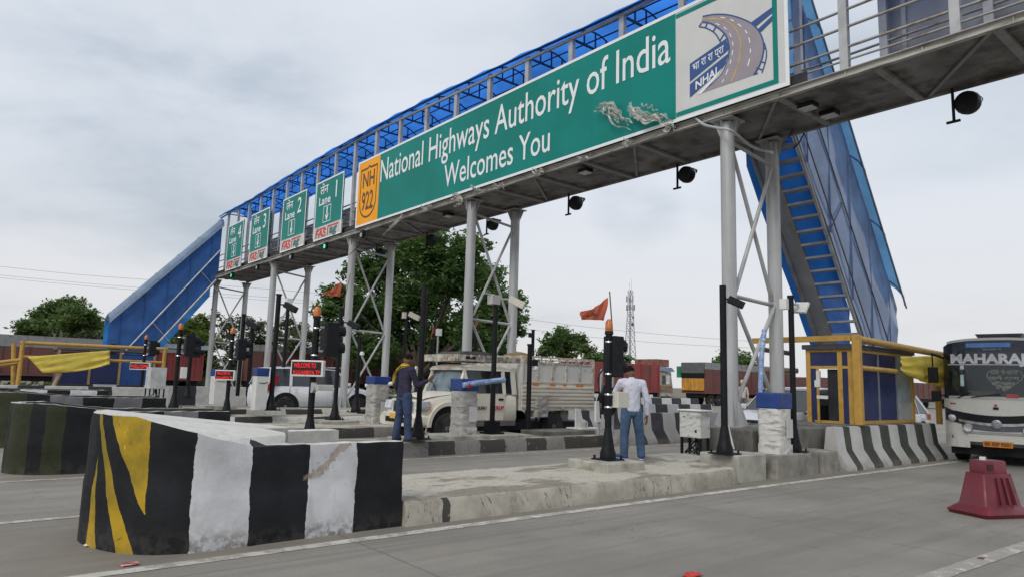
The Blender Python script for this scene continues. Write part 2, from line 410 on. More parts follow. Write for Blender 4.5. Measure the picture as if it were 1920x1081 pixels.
# ------------------------------------------------------------------ island nose barriers
def nose_shape(y0, wid=1.95, H=1.12, h=.86, xe=3.84, xef=3.9, nx=0.):
    """plan line of the outer face at ground level: s runs from the near arm's end round the nose to the far arm's end"""
    y1 = y0+wid
    plan = [(xe, y0+.06), (3.2, y0+.05), (2.6, y0+.03), (2.1, y0+.01), (1.75, y0+.03), (1.45, y0+.18*wid/1.95), (1.22, y0+.5*wid/1.95), (1.11, y0+.95*wid/1.95), (1.2, y0+1.4*wid/1.95), (1.45, y0+1.72*wid/1.95), (1.8, y1-.03), (2.4, y1), (3.2, y1), (xef, y1)]
    plan = [(a+nx*max(0, min(1, (2.3-a)/.9)), b) for a, b in plan]
    P = smooth_path([(a, b, 0) for a, b in plan], 12)
    S = [0.0]
    for i in range(1, len(P)): S.append(S[-1]+(P[i]-P[i-1]).length)
    return P, S, (lambda x: h+(H-h)*(1-min(1, max(0, (x-1.32)/(2.3-1.32))))**1.15)
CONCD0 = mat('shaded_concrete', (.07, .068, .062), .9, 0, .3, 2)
def nose_barrier(name, label, y0, m, mtop, H=1.12, h=.86, seed=0, wid=1.95, hollow=False, nx=0.):
    P, S, topz = nose_shape(y0, wid, H, h, nx=nx)
    L = S[-1]; cy = y0+wid/2
    def at(s):
        for i in range(len(S)-1):
            if S[i+1] >= s-1e-9:
                t = (s-S[i])/(S[i+1]-S[i]); p = P[i].lerp(P[i+1], t); d = (P[i+1]-P[i]).normalized(); return p, Vector((d.y, -d.x, 0))
    o = thing('concrete_barrier', label, 'barrier', (0, 0, 0), 'painted barriers at the noses of the toll islands')
    mb = MB()
    def wall(u, v):
        s = u*L; p, nrm = at(s); zt = topz(p.x); z = v*zt
        if v > .985: inset = .018
        else: inset = -.012*v+.018*max(0, min(1, (v-.42)/.16))
        inset += .006*mnoise.noise(Vector((s*4, z*4, seed)))
        q = p+nrm*inset
        zz = z+(.012*mnoise.noise(Vector((s*6, 1, seed))) if v > .9 else 0)-(0.02 if v == 0 else 0)
        return (q.x, q.y, zz)
    mb.grid(wall, 150, 16, 0, lambda u, v: (u*L, v))
    # tops: filled nose back to a slanted end, then two thin arms
    def ring_in(s, w):
        p, nrm = at(s); q = p-nrm*w; return q
    ns = 150
    rim = [Vector(wall(i/ns, 1)) for i in range(ns+1)]
    inner = []
    for i, r in enumerate(rim):
        s = i/ns*L; near = s < L/2
        xlim = 2.68 if near else 2.95
        if hollow: p_, n_ = at(s); q = r+n_*.13 if r.x < 3.7 else Vector((r.x, r.y+(.13 if near else -.13), r.z))
        elif r.x > xlim: q = Vector((r.x, r.y+(.2 if near else -.2), r.z-.004))
        else: q = Vector((min(max(r.x+.1, xlim), xlim), lerp(y0+.36, y0+wid-.36, .5+(.5-s/L)*-1 if False else min(1, max(0, (s/L-.28)/.44))), topz(max(r.x, 1.9)) if r.x < 1.9 else r.z))
        inner.append(q)
    k = len(mb.v); mb.v += [tuple(r) for r in rim]+[tuple(q) for q in inner]; n = ns+1
    for i in range(ns):
        mb.f.append((k+i, k+i+1, k+n+i+1, k+n+i)); mb.m.append(1)
    # inner faces of the arms and of the slanted end
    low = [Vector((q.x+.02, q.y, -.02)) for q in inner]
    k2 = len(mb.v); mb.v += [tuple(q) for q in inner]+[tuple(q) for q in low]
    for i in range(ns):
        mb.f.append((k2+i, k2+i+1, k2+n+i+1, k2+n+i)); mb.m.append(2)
    # arm end caps
    for i in (0, ns):
        a, b_, c, d = rim[i], inner[i], low[i], Vector((*at(L*i/ns)[0].xy, -.02)); k3 = len(mb.v)
        mb.v += [tuple(x) for x in (a, b_, c, d)]; mb.f.append((k3, k3+1, k3+2, k3+3)); mb.m.append(0 if i == 0 else 2)
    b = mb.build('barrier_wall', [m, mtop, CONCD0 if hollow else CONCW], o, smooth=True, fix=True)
    return o
def barrier_paint(name, spans, tris=(), dirty=(.2, .17, .13), blk=(.008, .0085, .010), wht=(.60, .605, .615), grey=(.17, .17, .18), oliv=(.034, .039, .019), chips=.5, scuff=None):
    """stripes by distance s along the wall, v = share of the wall height; tris: list of yellow shapes as edge lines"""
    m, nt, b, tc = newmat(name); s, v, _ = sep(nt, tc.outputs['UV']); ob = tc.outputs['Object']
    n1 = noi(nt, ob, 5.5, 5, .6); fine = noi(nt, ob, 11, 7, .68); cl = noi(nt, ob, 2.1, 6, .6)
    ss = s+(noi(nt, ob, 1.6, 2, .5)-.5)*.10+(n1-.5)*.035+(fine-.5)*.02
    c = mix(nt, cl.sm(.3, .75), blk, tuple(x*2.3 for x in blk))
    P = {'w': wht, 'g': grey, 'o': oliv, 'y': (.36, .235, .02)}
    for a, e, k in spans:
        col = mix(nt, cl.sm(.25, .75), tuple(x*.70 for x in P[k]), tuple(min(1, x*1.12) for x in P[k])); strk = noi(nt, vmap(nt, ob, (3, 3, .5)), 3.2, 6, .7)
        col = mix(nt, strk.sm(.52, .74)*.5, col, tuple(x*.5 for x in P[k])); col = mix(nt, fine.sm(.62, .70)*.5, col, tuple(x*.42 for x in P[k]))
        c = mix(nt, ss.gt(a)*ss.lt(e), c, col)
    sy = s+(n1-.5)*.05
    for (a0, a1), (e0, e1), lo in tris:              # between lines s = a0+(a1-a0)*v and s = e0+(e1-e0)*v, above v = lo
        f = sy.gt(v*(a1-a0)+a0)*sy.lt(v*(e1-e0)+e0)*v.gt(lo)
        ycol = mix(nt, cl.sm(.36, .66), (.22, .165, .02), (.47, .30, .02))
        ycol = mix(nt, fine.sm(.60, .66)*v.gt(.72), ycol, (.66, .46, .09))
        ycol = mix(nt, (fine.sm(.38, .30)*.7), ycol, (.10, .085, .03))
        c = mix(nt, f, c, ycol)
    c = mix(nt, fine.sm(.66, .74)*chips, c, dirty)
    # splash and chipped paint along the foot
    foot = v.sm(.26, .02)*fine.sm(.40, .58)
    whitish = None
    for a, e, k in spans:
        if k == 'w': q_ = ss.gt(a)*ss.lt(e); whitish = q_ if whitish is None else whitish.mx(q_)
    c = mix(nt, foot*((whitish*.6+.2) if whitish is not None else .2), c, (.16, .14, .115))
    if scuff:
        (s0, v0, w, hgt, sl) = scuff                    # diagonal patch of bared concrete
        t = (s-s0)+(v-v0)*sl
        f = (t.op('ABSOLUTE')+(fine-.5)*.32).sm(w, w*.72)*((v-v0).op('ABSOLUTE')+(n1-.5)*.2).sm(hgt, hgt*.8)
        c = mix(nt, f*.8, c, mix(nt, fine.sm(.36, .64), (.25, .18, .135), (.40, .35, .30)))
    nt.links.new(c, b.inputs['Base Color']); nt.links.new(fine.sm(.2, .8, .5, .85).s, b.inputs['Roughness'])
    b.inputs['Specular IOR Level'].default_value = .22; bump(nt, b, fine*.7+noi(nt, ob, 40, 4)*.4, .4, .012); return m
CONCW = mat('whitewashed_concrete', (.44, .43, .40), .85, 0, .14, 3, .4, (.22, .2, .17), 2.6, .3, 30)
def top_paint(name, white, blackspan):
    m, nt, b, tc = newmat(name); ob = tc.outputs['Object']; x, y, z = sep(nt, ob); fine = noi(nt, ob, 9, 7, .68)
    c = mix(nt, fine.sm(.3, .7), tuple(k*.82 for k in white), white)
    xx = x+(noi(nt, ob, 5, 4)-.5)*.12
    for a, e in blackspan: c = mix(nt, xx.gt(a)*xx.lt(e)*(y+(fine-.5)*.05).lt(6.50), c, (.03, .03, .033))
    c = mix(nt, fine.sm(.6, .75)*.5, c, (.25, .23, .2))
    nt.links.new(c, b.inputs['Base Color']); b.inputs['Roughness'].default_value = .85
    bump(nt, b, fine, .5, .02); return m
S1 = lambda x: 3.84-x
BP1 = barrier_paint('barrier_paint_striped', [(S1(3.33)+.03, S1(2.80), 'w'), (S1(2.26), S1(1.76)-.01, 'w')],
    [((2.415, 2.46), (2.237, 2.914), .3), ((2.49, 3.07), (2.66, 3.12), -1), ((2.93, 3.13), (3.10, 3.05), -1)], scuff=(.82, .82, .075, .20, .9), chips=.15)
BT1 = top_paint('barrier_top_white', (.62, .61, .57), [(2.26, 2.78)])
nose_barrier('concrete_barrier', 'concrete island nose with yellow chevrons and black and white blocks', 6.35, BP1, BT1, 1.12, .86, 1)
BP2 = barrier_paint('barrier_paint_mossy', [(.52, 1.05, 'g'), (2.35, 2.6, 'o'), (2.8, 3.2, 'o')], chips=.1)
nose_barrier('concrete_barrier', 'dark concrete island nose with olive green stripes behind the yellow chevron one', 11.98, BP2, CONCW, 1.0, .89, 2, 1.35, True, -.26)
BP3 = barrier_paint('barrier_paint_grey', [(.46, 1.0, 'g'), (1.55, 2.1, 'g'), (2.5, 3.2, 'o')], chips=.1)
nose_barrier('concrete_barrier', 'low black and grey concrete island nose behind the olive striped one', 16.3, BP3, CONCW, 1.04, .96, 3, 1.5, True, -.42)
BP4 = barrier_paint('barrier_paint_chipped', [(.3, .95, 'w'), (1.5, 2.1, 'w'), (2.6, 3.3, 'w')], chips=.7, dirty=(.5, .5, .5))
nose_barrier('concrete_barrier', 'chipped black and white concrete island nose, fourth row back', 22.9, BP4, CONCW, .96, .94, 4, 1.4, True, -.6)
def block_wall(name, label, x0, x1, y, h, spans, th=.25, group=None, z0=-.02):
    """straight concrete wall painted in blocks"""
    key = name+str(len(bpy.data.materials))
    m, nt, b, tc = newmat(key); ob = tc.outputs['Object']; x, yy, z = sep(nt, ob); n = noi(nt, ob, 4, 5); f = noi(nt, ob, 9, 7, .7)
    c = mix(nt, n.sm(.3, .7), (.42, .415, .40), (.54, .53, .51)); xx = x+(n-.5)*.12
    for a, e in spans: c = mix(nt, xx.gt(a)*xx.lt(e), c, (.03, .031, .034))
    c = mix(nt, f.sm(.58, .72)*.55, c, (.2, .18, .15)); nt.links.new(c, b.inputs['Base Color']); b.inputs['Roughness'].default_value = .85
    mb = MB(); k = 40
    mb.loft([[(xx_, y, z0), (xx_, y+.03, h), (xx_, y+th-.03, h), (xx_, y+th, z0)] for xx_ in [lerp(x0, x1, i/k) for i in range(k+1)]])
    o = mb.build(name, m, bevel=.015); tag(o, label, 'barrier', group); return o
block_wall('concrete_barrier', 'low white wall with short black dashes before the yellow tarpaulin frame', 1.4, 6.9, 29.0, .93, [(2.1, 2.9), (4.2, 4.95)], group='painted barriers at the noses of the toll islands')
block_wall('concrete_barrier', 'grey and white block wall along the far side under the blue stair', 3.9, 13.6, 35.4, .9, [(3.9, 5.3), (6.2, 7.3), (8.6, 9.6), (10.2, 10.9), (12, 12.8)])

# ------------------------------------------------------------------ footbridge over the toll lanes
COLY = [7.82, 16.72, 24.66, 32.96, 42.1]; XN, XF = 12.0, 13.72; ZB = 6.97
DY0, DY1 = -7.0, 42.0
fb = thing('footbridge', 'long grey steel footbridge with blue curved canopy spanning the toll lanes', 'footbridge', (12.8, 16, 0))
PLY0, PLH = [.78, .3, .3, .3, .05], .62
COLM = mat('column_steel', (.41, .415, .42), .45, .15, .12, 1.4, .22, (.24, .2, .16), 1.2, .03, 50, stretch=(3, 3, .45))
for i, y in enumerate(COLY):
    for x, far in ((XN, 0), (XF, 1)):
        mb = MB(); z0 = PLY0[i]; r = .145
        mb.lathe([(r, z0), (r, ZB-.06)], (x, y, 0), 24)
        mb.lathe([(.3, z0), (.3, z0+.03)], (x, y, 0), 20)
        mb.box((x-.26, y-.26, ZB-.03), (x+.26, y+.26, ZB-.005))
        for k in range(8):
            a = k*PI/4; c, s = math.cos(a), math.sin(a)
            mb.add([(x+c*r, y+s*r, ZB-.36), (x+c*.27, y+s*.27, ZB-.04), (x+c*.27, y+s*.27, ZB-.03), (x+c*r, y+s*r, ZB-.03)], [(0, 1, 2, 3)])
            mb.add([(x+c*r, y+s*r, z0+.55), (x+c*.32, y+s*.32, z0+.04), (x+c*.32, y+s*.32, z0+.02), (x+c*r, y+s*r, z0+.02)], [(0, 1, 2, 3)])
        mb.build('column', COLM, fb, smooth=True, fix=False)
    z1, z2, z3 = PLY0[i]+.5, 3.35, 6.3
    mb = MB(); rr = .042
    a, b_ = XN+.14, XF-.14
    mb.tube([(a, y, z3+.25), (b_, y, z3+.1)], rr, 8); mb.tube([(a, y, z2), (b_, y, z2-.05)], rr, 8)
    mb.tube([(a, y, z3+.15), (b_, y, z2+.05)], rr, 8); mb.tube([(b_, y-.05, z3), (a, y-.05, z2+.1)], rr, 8)
    mb.tube([(a, y, z2-.08), (b_, y, z1)], rr, 8); mb.tube([(b_, y-.05, z2-.1), (a, y-.05, z1)], rr, 8)
    mb.build('cross_bracing', STEEL, fb, smooth=True)
# deck: two edge channels, cross beams and a sagging sheet soffit
mb = MB()
mb.box((11.76, DY0, ZB), (11.80, DY1, ZB+.15)); mb.box((11.70, DY0, ZB), (11.76, DY1, ZB+.016)); mb.box((11.70, DY0, ZB+.134), (11.76, DY1, ZB+.15))
for k in range(40):
    y = DY0+1.1+k*1.24
    if y < DY1: mb.bar((11.752, y, ZB+.075), (11.752, y+.02, ZB+.075), .03, .12)
mb.build('edge_beam', PALE, fb)
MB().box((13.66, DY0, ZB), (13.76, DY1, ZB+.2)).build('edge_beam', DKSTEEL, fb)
mb = MB()
for k in range(27):
    y = DY0+1.2+k*1.76
    if y < DY1-.3:
        bg_ = mat('beam_grey', (.27, .27, .27), .7, .1, .2, 2, .3, (.12, .11, .09), 2)
        MB().bar((11.8, y-.0, ZB+.02), (13.66, y, ZB+.02), .13, .06).build('cross_beam', bg_, fb)
        if k % 2: MB().bar((11.8, y+.1, ZB+.025), (13.66, y+1.6, ZB+.025), .06, .03).build('diagonal_brace', bg_, fb)
mb = MB()
def sof(u, v):
    y = lerp(DY0, DY1, u); x = lerp(11.80, 13.66, v)
    return (x, y, ZB+.07+.014*math.sin(v*PI*9)-.03*abs(mnoise.noise(Vector((x*2.4, y*1.1, 0)))))
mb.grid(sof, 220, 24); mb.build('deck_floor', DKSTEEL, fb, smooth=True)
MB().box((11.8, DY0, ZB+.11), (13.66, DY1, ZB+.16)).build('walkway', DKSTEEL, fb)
MB().box((11.81, 6.0, ZB+.16), (11.83, DY1, ZB+.40)).build('shade_backing', mat('gap_shade', (.03, .03, .032), .8), fb)  # dark backing added to paint the shade between sign foot and edge beam
# uprights and hand rails
NP = 24
def roofz(Y):
    P_ = [(-8, 10.6), (9, 10.66), (11.9, 10.77), (14, 10.9), (16.6, 11.03), (19.6, 11.15), (22.6, 11.2), (26.3, 11.2), (30.8, 11.1), (36.4, 10.94), (42.9, 10.93), (50, 10.9)]
    for (a, za), (b_, zb) in zip(P_, P_[1:]):
        if a <= Y <= b_: return lerp(za, zb, (Y-a)/(b_-a))
    return 10.8
posty = [3.58+1.757*k for k in range(-6, 23)]
for y in posty:
    if y > DY1: continue
    for x in (11.9, 13.62):
        MB().box((x-.055, y-.075, ZB+.2), (x+.055, y+.075, roofz(y)-.3)).build('post', STEEL, fb)
for x in (11.9, 13.62):
    for k, z in enumerate((7.36, 7.6, 7.98, 8.32)):
        MB().tube([(x+(.0), lerp(DY0, DY1, i/30), z+.012*math.sin(i*1.7+k)) for i in range(31)], .027 if z > 7.4 else .02, 7).build('railing', mat('rail_pipe', (.36, .35, .33), .5, .3, .2, 3, .45, (.16, .09, .05), 3), fb, smooth=True)
# canopy frame and sheet
BLUEST = mat('canopy_frame_blue', (.035, .06, .12), .5, .1, .25, 3)
def archpt(t, y):                     # t 0..1 across, from the front eave to the rear eave
    x = lerp(11.72, 13.84, t); return (x, y, roofz(y)-.30+.46*max(0., math.sin(PI*t))**.9)
mb = MB()
for y in posty:
    if y > DY1: continue
    mb.tube([archpt(i/12, y) for i in range(13)], .024, 6)
    mb.bar((11.85, y, roofz(y)-.32), (13.7, y, roofz(y)-.32), .05)
    for t in (.3, .5, .7):
        p = archpt(t, y); mb.bar((p[0], y, roofz(y)-.3), p, .035)
for t in (.02, .22, .42, .62, .82, .98):
    mb.tube([archpt(t, lerp(posty[0], 41.9, i/60)) for i in range(61)], .022, 6)
mb.build('canopy_frame', BLUEST, fb, smooth=True)
MB().bar((11.86, posty[0], 10.36), (11.86, 11.0, roofz(11)-.33), .07).bar((11.86, 11.0, roofz(11)-.33), (11.86, 24, roofz(24)-.33), .07).bar((11.86, 24, roofz(24)-.33), (11.86, 41.9, roofz(41.9)-.33), .07).build('eave_beam', STEEL, fb)
def poly_sheet(name, col, trans, rough=.25, var=.2):
    if name in _MC: return _MC[name]
    m, nt, b, tc = newmat(name); v = tc.outputs['Object']; n = noi(nt, vmap(nt, v, (1, .5, 1)), 1.2, 6, .6)
    c = mix(nt, n.sm(.3, .7), tuple(k*(1-var) for k in col), tuple(min(1, k*(1+var)) for k in col))
    c = mix(nt, noi(nt, v, 4, 7, .7).sm(.58, .72)*.4, c, (.09, .1, .12))
    nt.links.new(c, b.inputs['Base Color']); b.inputs['Roughness'].default_value = rough
    t = nt.nodes.new('ShaderNodeBsdfTranslucent'); nt.links.new(c, t.inputs[0])
    ms = nt.nodes.new('ShaderNodeMixShader'); ms.inputs[0].default_value = trans
    nt.links.new(b.outputs[0], ms.inputs[1]); nt.links.new(t.outputs[0], ms.inputs[2])
    nt.links.new(ms.outputs[0], nt.nodes['Material Output'].inputs[0]); _MC[name] = m; return m
CANOPY = poly_sheet('blue_polycarbonate', (.045, .22, .72), .8, .2)
def cshift(u, v):
    y = lerp(posty[0]-.3, 42.1, u); p = archpt(lerp(-.03, 1.03, v) if 0 < v < 1 else (-.035 if v <= 0 else 1.035), y)
    sag = -.035*abs(math.sin((y-3.58)/1.757*PI))*(1-.6*math.sin(PI*v))+.03*mnoise.noise(Vector((p[0]*1.5, y*.9, 2)))
    return (p[0]+(.03*mnoise.noise(Vector((y*2.1, 7, v*2))) if v < .08 else 0), y, p[2]+.035+sag)
MB().grid(cshift, 260, 14).build('canopy_sheet', CANOPY, fb, smooth=True, fix=False)
# back of the signboard that faces the other way
MB().box((13.86, .5, 7.3), (13.93, 5.52, 10.3)).build('signboard_back', mat('board_back', (.27, .28, .3), .45, .4, .12, 1.2, .2), fb)
for y in (.6, 2.5, 5.0): MB().box((13.80, y, 7.5), (13.86, y+.08, 10.3)).build('signboard_stiffener', STEEL, fb)
# left-hand walkway has dark sheets behind the lane signs
for k in range(10, 22):
    y = posty[k+6-6]
mb = MB()
for k, y in enumerate(posty[:-1]):
    if y > 23.5: mb.box((13.66, y+.1, 7.25), (13.68, y+1.65, 9.0+.09*(k % 3)))
mb.build('rear_sheet', mat('rear_sheet_grey', (.12, .125, .13), .6, .2, .3, 1.5, .3), fb)

# ------------------------------------------------------------------ signs on the footbridge
GREEN = mat('sign_green', (.003, .235, .205), .5, 0, .05, .7, .08, (.01, .18, .16), 1.1, spec=.15)
def sign_green():
    m, nt, b, tc = newmat('sign_green_sheet'); v = tc.outputs['Object']; x, y, z = sep(nt, v)
    n = noi(nt, v, .6, 4, .5); d = noi(nt, vmap(nt, v, (1, 2.2, .25)), 2.2, 6, .65)
    c = mix(nt, n.sm(.3, .7), (.003, .185, .155), (.004, .225, .195)); c = mix(nt, d.sm(.55, .8)*.35, c, (.05, .19, .165))
    seam = (y*(1/1.22)).op('FRACT').lt(.008).mx((z*(1/1.24)+.26).op('FRACT').lt(.006)); c = mix(nt, seam*.4, c, (.005, .10, .09))
    nt.links.new(c, b.inputs['Base Color']); b.inputs['Roughness'].default_value = .5; b.inputs['Specular IOR Level'].default_value = .18
    bump(nt, b, noi(nt, v, 1.1, 3), .25, .03); return m
GREEN = sign_green()
SIGNW = mat('sign_white', (.78, .80, .82), .5, 0, .03, 3, spec=.2)
SIGNG = mat('sign_offwhite', (.60, .60, .595), .5, 0, .04, 2, spec=.2)
ALU = mat('sign_back', (.33, .34, .35), .45, .4)
SX = 11.63
def board(o, y0, y1, z0, z1, m, parent_name='board', x=SX, th=.05):
    return MB().box((x, y0, z0), (x+th, y1, z1)).build(parent_name, m, o)
def surf(y_left, z0, x=SX):                # letters run towards -Y (to the right as seen from the lanes)
    return lambda a, b, d: (x-.003-d, y_left-a, z0+b)
def strip_frame(mb, y0, y1, z0, z1, w, x=SX, mi=0, d=.004):
    for a, b_ in (((y0, z0), (y1, z0+w)), ((y0, z1-w), (y1, z1)), ((y0, z0+w), (y0+w, z1-w)), ((y1-w, z0+w), (y1, z1-w))):
        mb.box((x-d, a[0], a[1]), (x-.0005, b_[0], b_[1]), mi)
ws = thing('welcome_sign', 'long green highway welcome board with white lettering and a logo panel', 'sign', (SX, 15, 7.14))
Z0, Z1, YL, YR = 7.14, 9.67, 23.75, 6.26
board(ws, YR, 8.83, Z0, Z1, SIGNG, 'logo_panel'); board(ws, 8.83, 22.06, Z0, Z1, GREEN, 'green_panel')
board(ws, 22.06, YL, Z0, Z1, mat('sign_yellow', (.90, .37, .012), .5, 0, .05, 1, spec=.15), 'route_panel')
mb = MB(); strip_frame(mb, YR-.02, YL+.02, Z0-.02, Z1+.02, .075, d=.008); mb.build('border', SIGNW, ws)
mb = MB(); strip_frame(mb, YR+.2, 8.83, Z0+.09, Z1-.07, .10, d=.005)
mb2 = MB(); mb2.box((SX-.005, YR+.2, Z0+.09), (SX-.0006, 8.82, Z0+.19)); mb2.box((SX-.005, YR+.2, Z1-.19), (SX-.0006, 8.82, Z1-.09)); mb2.box((SX-.005, YR+.2, Z0+.19), (SX-.0006, YR+.3, Z1-.19)); mb2.build('green_border', GREEN, ws)
mb = MB()
text_into(mb, 'National Highways Authority of India', surf(21.97, 8.56), 1.2, xfit=13.0, bold=.005)
text_into(mb, 'Welcomes You', surf(17.76, 7.49), 1.06, xfit=4.92, bold=.005)
mb.build('lettering', SIGNW, ws, fix=False)
BRN = mat('sign_brown', (.09, .035, .015), .5)
mb = MB()
text_into(mb, 'NH', surf(23.33, 8.6), .84, xfit=.9, bold=.008); text_into(mb, '922', surf(23.34, 7.72), 1.0, xfit=.88, bold=.008)
def shield(s):                              # closed shield outline, scaled about its middle
    o = [(-.62, .93), (-.12, .93), (0, 1.0), (.12, .93), (.62, .93)]
    o += [(.62, -.35)]+[(.62*math.cos(t), -.35-.60*math.sin(t)) for t in [k*PI/14 for k in range(1, 14)]]+[(-.62, -.35)]
    return [(a*s, b*s) for a, b in o]
A, B_ = shield(1.04), shield(.965); cyy, czz = 22.88, 8.38
k = len(mb.v)
mb.v += [(SX-.006, cyy-a, czz+b) for a, b in A]+[(SX-.006, cyy-a, czz+b) for a, b in B_]
n = len(A)
for i in range(n):
    j = (i+1) % n; mb.f.append((k+i, k+j, k+n+j, k+n+i)); mb.m.append(0)
mb.build('route_lettering', BRN, ws, fix=False)
# logo: a bending road in a mauve-grey with blue edges
LB = mat('logo_blue', (.025, .075, .24), .45, 0, .05); LM = mat('logo_mauve', (.30, .265, .295), .5, 0, .05); LY = mat('logo_yellow', (.55, .36, .10), .5)
def lp(u, v, d=.006):                     # logo laid out on its panel, read off as panel positions
    q = onx(1270+u/3.564, v/3.564, SX); return (SX-.002-d, q.y, q.z)
def lay(mb, pts, d, mi): k = len(mb.v); mb.v.extend(lp(a, b, d) for a, b in pts); mb.f.append(tuple(range(k, k+len(pts)))); mb.m.append(mi)
def ribbon(mb, pts, w, d, mi=0, n=8):
    P_ = smooth_path([(a, b, 0) for a, b in pts], n); k = len(mb.v); n_ = len(P_); L_, R_ = [], []
    for i, p in enumerate(P_):
        dd = (P_[min(i+1, n_-1)]-P_[max(0, i-1)]).normalized(); L_.append((p.x-dd.y*w/2, p.y+dd.x*w/2)); R_.append((p.x+dd.y*w/2, p.y-dd.x*w/2))
    mb.v += [lp(a, b, d) for a, b in L_]+[lp(a, b, d) for a, b in R_]
    for i in range(n_-1): mb.f.append((k+i, k+i+1, k+n_+i+1, k+n_+i)); mb.m.append(mi)
OUT = [(170, 112), (250, 99), (340, 102), (430, 127), (500, 162), (550, 217), (577, 290), (573, 370), (550, 440), (512, 503)]
INN = [(163, 150), (215, 156), (270, 186), (325, 240), (347, 320), (340, 400), (300, 490), (230, 565), (146, 630)]
o_, i_ = [smooth_path([(a, b, 0) for a, b in P_], 8) for P_ in (OUT, INN)]
mb = MB(); n_ = 60
for i in range(n_):
    g = lambda P_, t: (lambda f: P_[min(int(f), len(P_)-2)].lerp(P_[min(int(f), len(P_)-2)+1], f-min(int(f), len(P_)-2)))(t*(len(P_)-1))
    a, b_, c, d = g(o_, i/n_), g(o_, (i+1)/n_), g(i_, (i+1)/n_), g(i_, i/n_); lay(mb, [(q.x, q.y) for q in (a, b_, c, d)], .004, 0)
ribbon(mb, OUT, 10, .006, 1); ribbon(mb, INN[:6], 10, .006, 1); ribbon(mb, INN[5:], 5, .006, 1)
ribbon(mb, [(145, 180), (200, 192), (255, 227), (290, 285)], 9, .006, 1); ribbon(mb, [(583, 290), (597, 355), (587, 425), (566, 490)], 8, .006, 1)
for a, b_, c, d in ((147, 180, 162, 156), (188, 188, 200, 160), (240, 215, 258, 182), (285, 275, 312, 232), (298, 288, 330, 262), (556, 410, 590, 425), (530, 455, 572, 470), (515, 500, 540, 490), (578, 320, 592, 330)): ribbon(mb, [(a, b_), (c, d)], 9, .0065, 1, 2)
lay(mb, [(85, 430), (325, 262), (349, 318), (335, 342), (85, 548)], .0075, 1); lay(mb, [(85, 566), (341, 360), (325, 425), (300, 462), (85, 655)], .0075, 1); lay(mb, [(138, 630), (302, 456), (262, 522), (160, 630)], .009, 3)
lay(mb, [(495, 152), (635, 50), (635, 88), (527, 178)], .0075, 1); lay(mb, [(538, 198), (635, 108), (635, 142), (560, 216)], .0075, 1)
ribbon(mb, [(165, 133), (260, 129), (340, 149), (395, 200), (422, 270), (423, 350), (405, 440), (362, 550)], 8, .008, 2)
def dash(pts, n_, w):
    P_ = smooth_path([(a, b, 0) for a, b in pts], 20)
    for i in range(n_):
        a = int((i+.1)/n_*(len(P_)-1)); b = int((i+.58)/n_*(len(P_)-1)); ribbon(mb, [(P_[a].x, P_[a].y), (P_[(a+b)//2].x, P_[(a+b)//2].y), (P_[b].x, P_[b].y)], w, .008, 3, 3)
dash([(255, 158), (315, 185), (355, 235), (373, 300), (368, 370), (350, 440), (318, 520), (290, 575)], 8, 6); dash([(285, 117), (350, 130), (400, 158), (450, 200), (478, 250), (490, 320), (485, 390), (462, 490)], 7, 7)
mb.build('logo', [LM, LB, LY, SIGNW], ws, fix=False)
mb = MB()
def lsurf(u0, v0, ax, ay, h): return lambda a, b, dd: lp(u0+a*ax, v0+a*ay-b*h, .010)
text_into(mb, 'भा रा रा प्रा', lsurf(104, 482, 208, -132, 74), 1, xfit=1, bold=.006); text_into(mb, 'NHAI', lsurf(124, 602, 142, -100, 76), 1, xfit=1, bold=.02)
mb.build('logo_lettering', SIGNW, ws, fix=False)
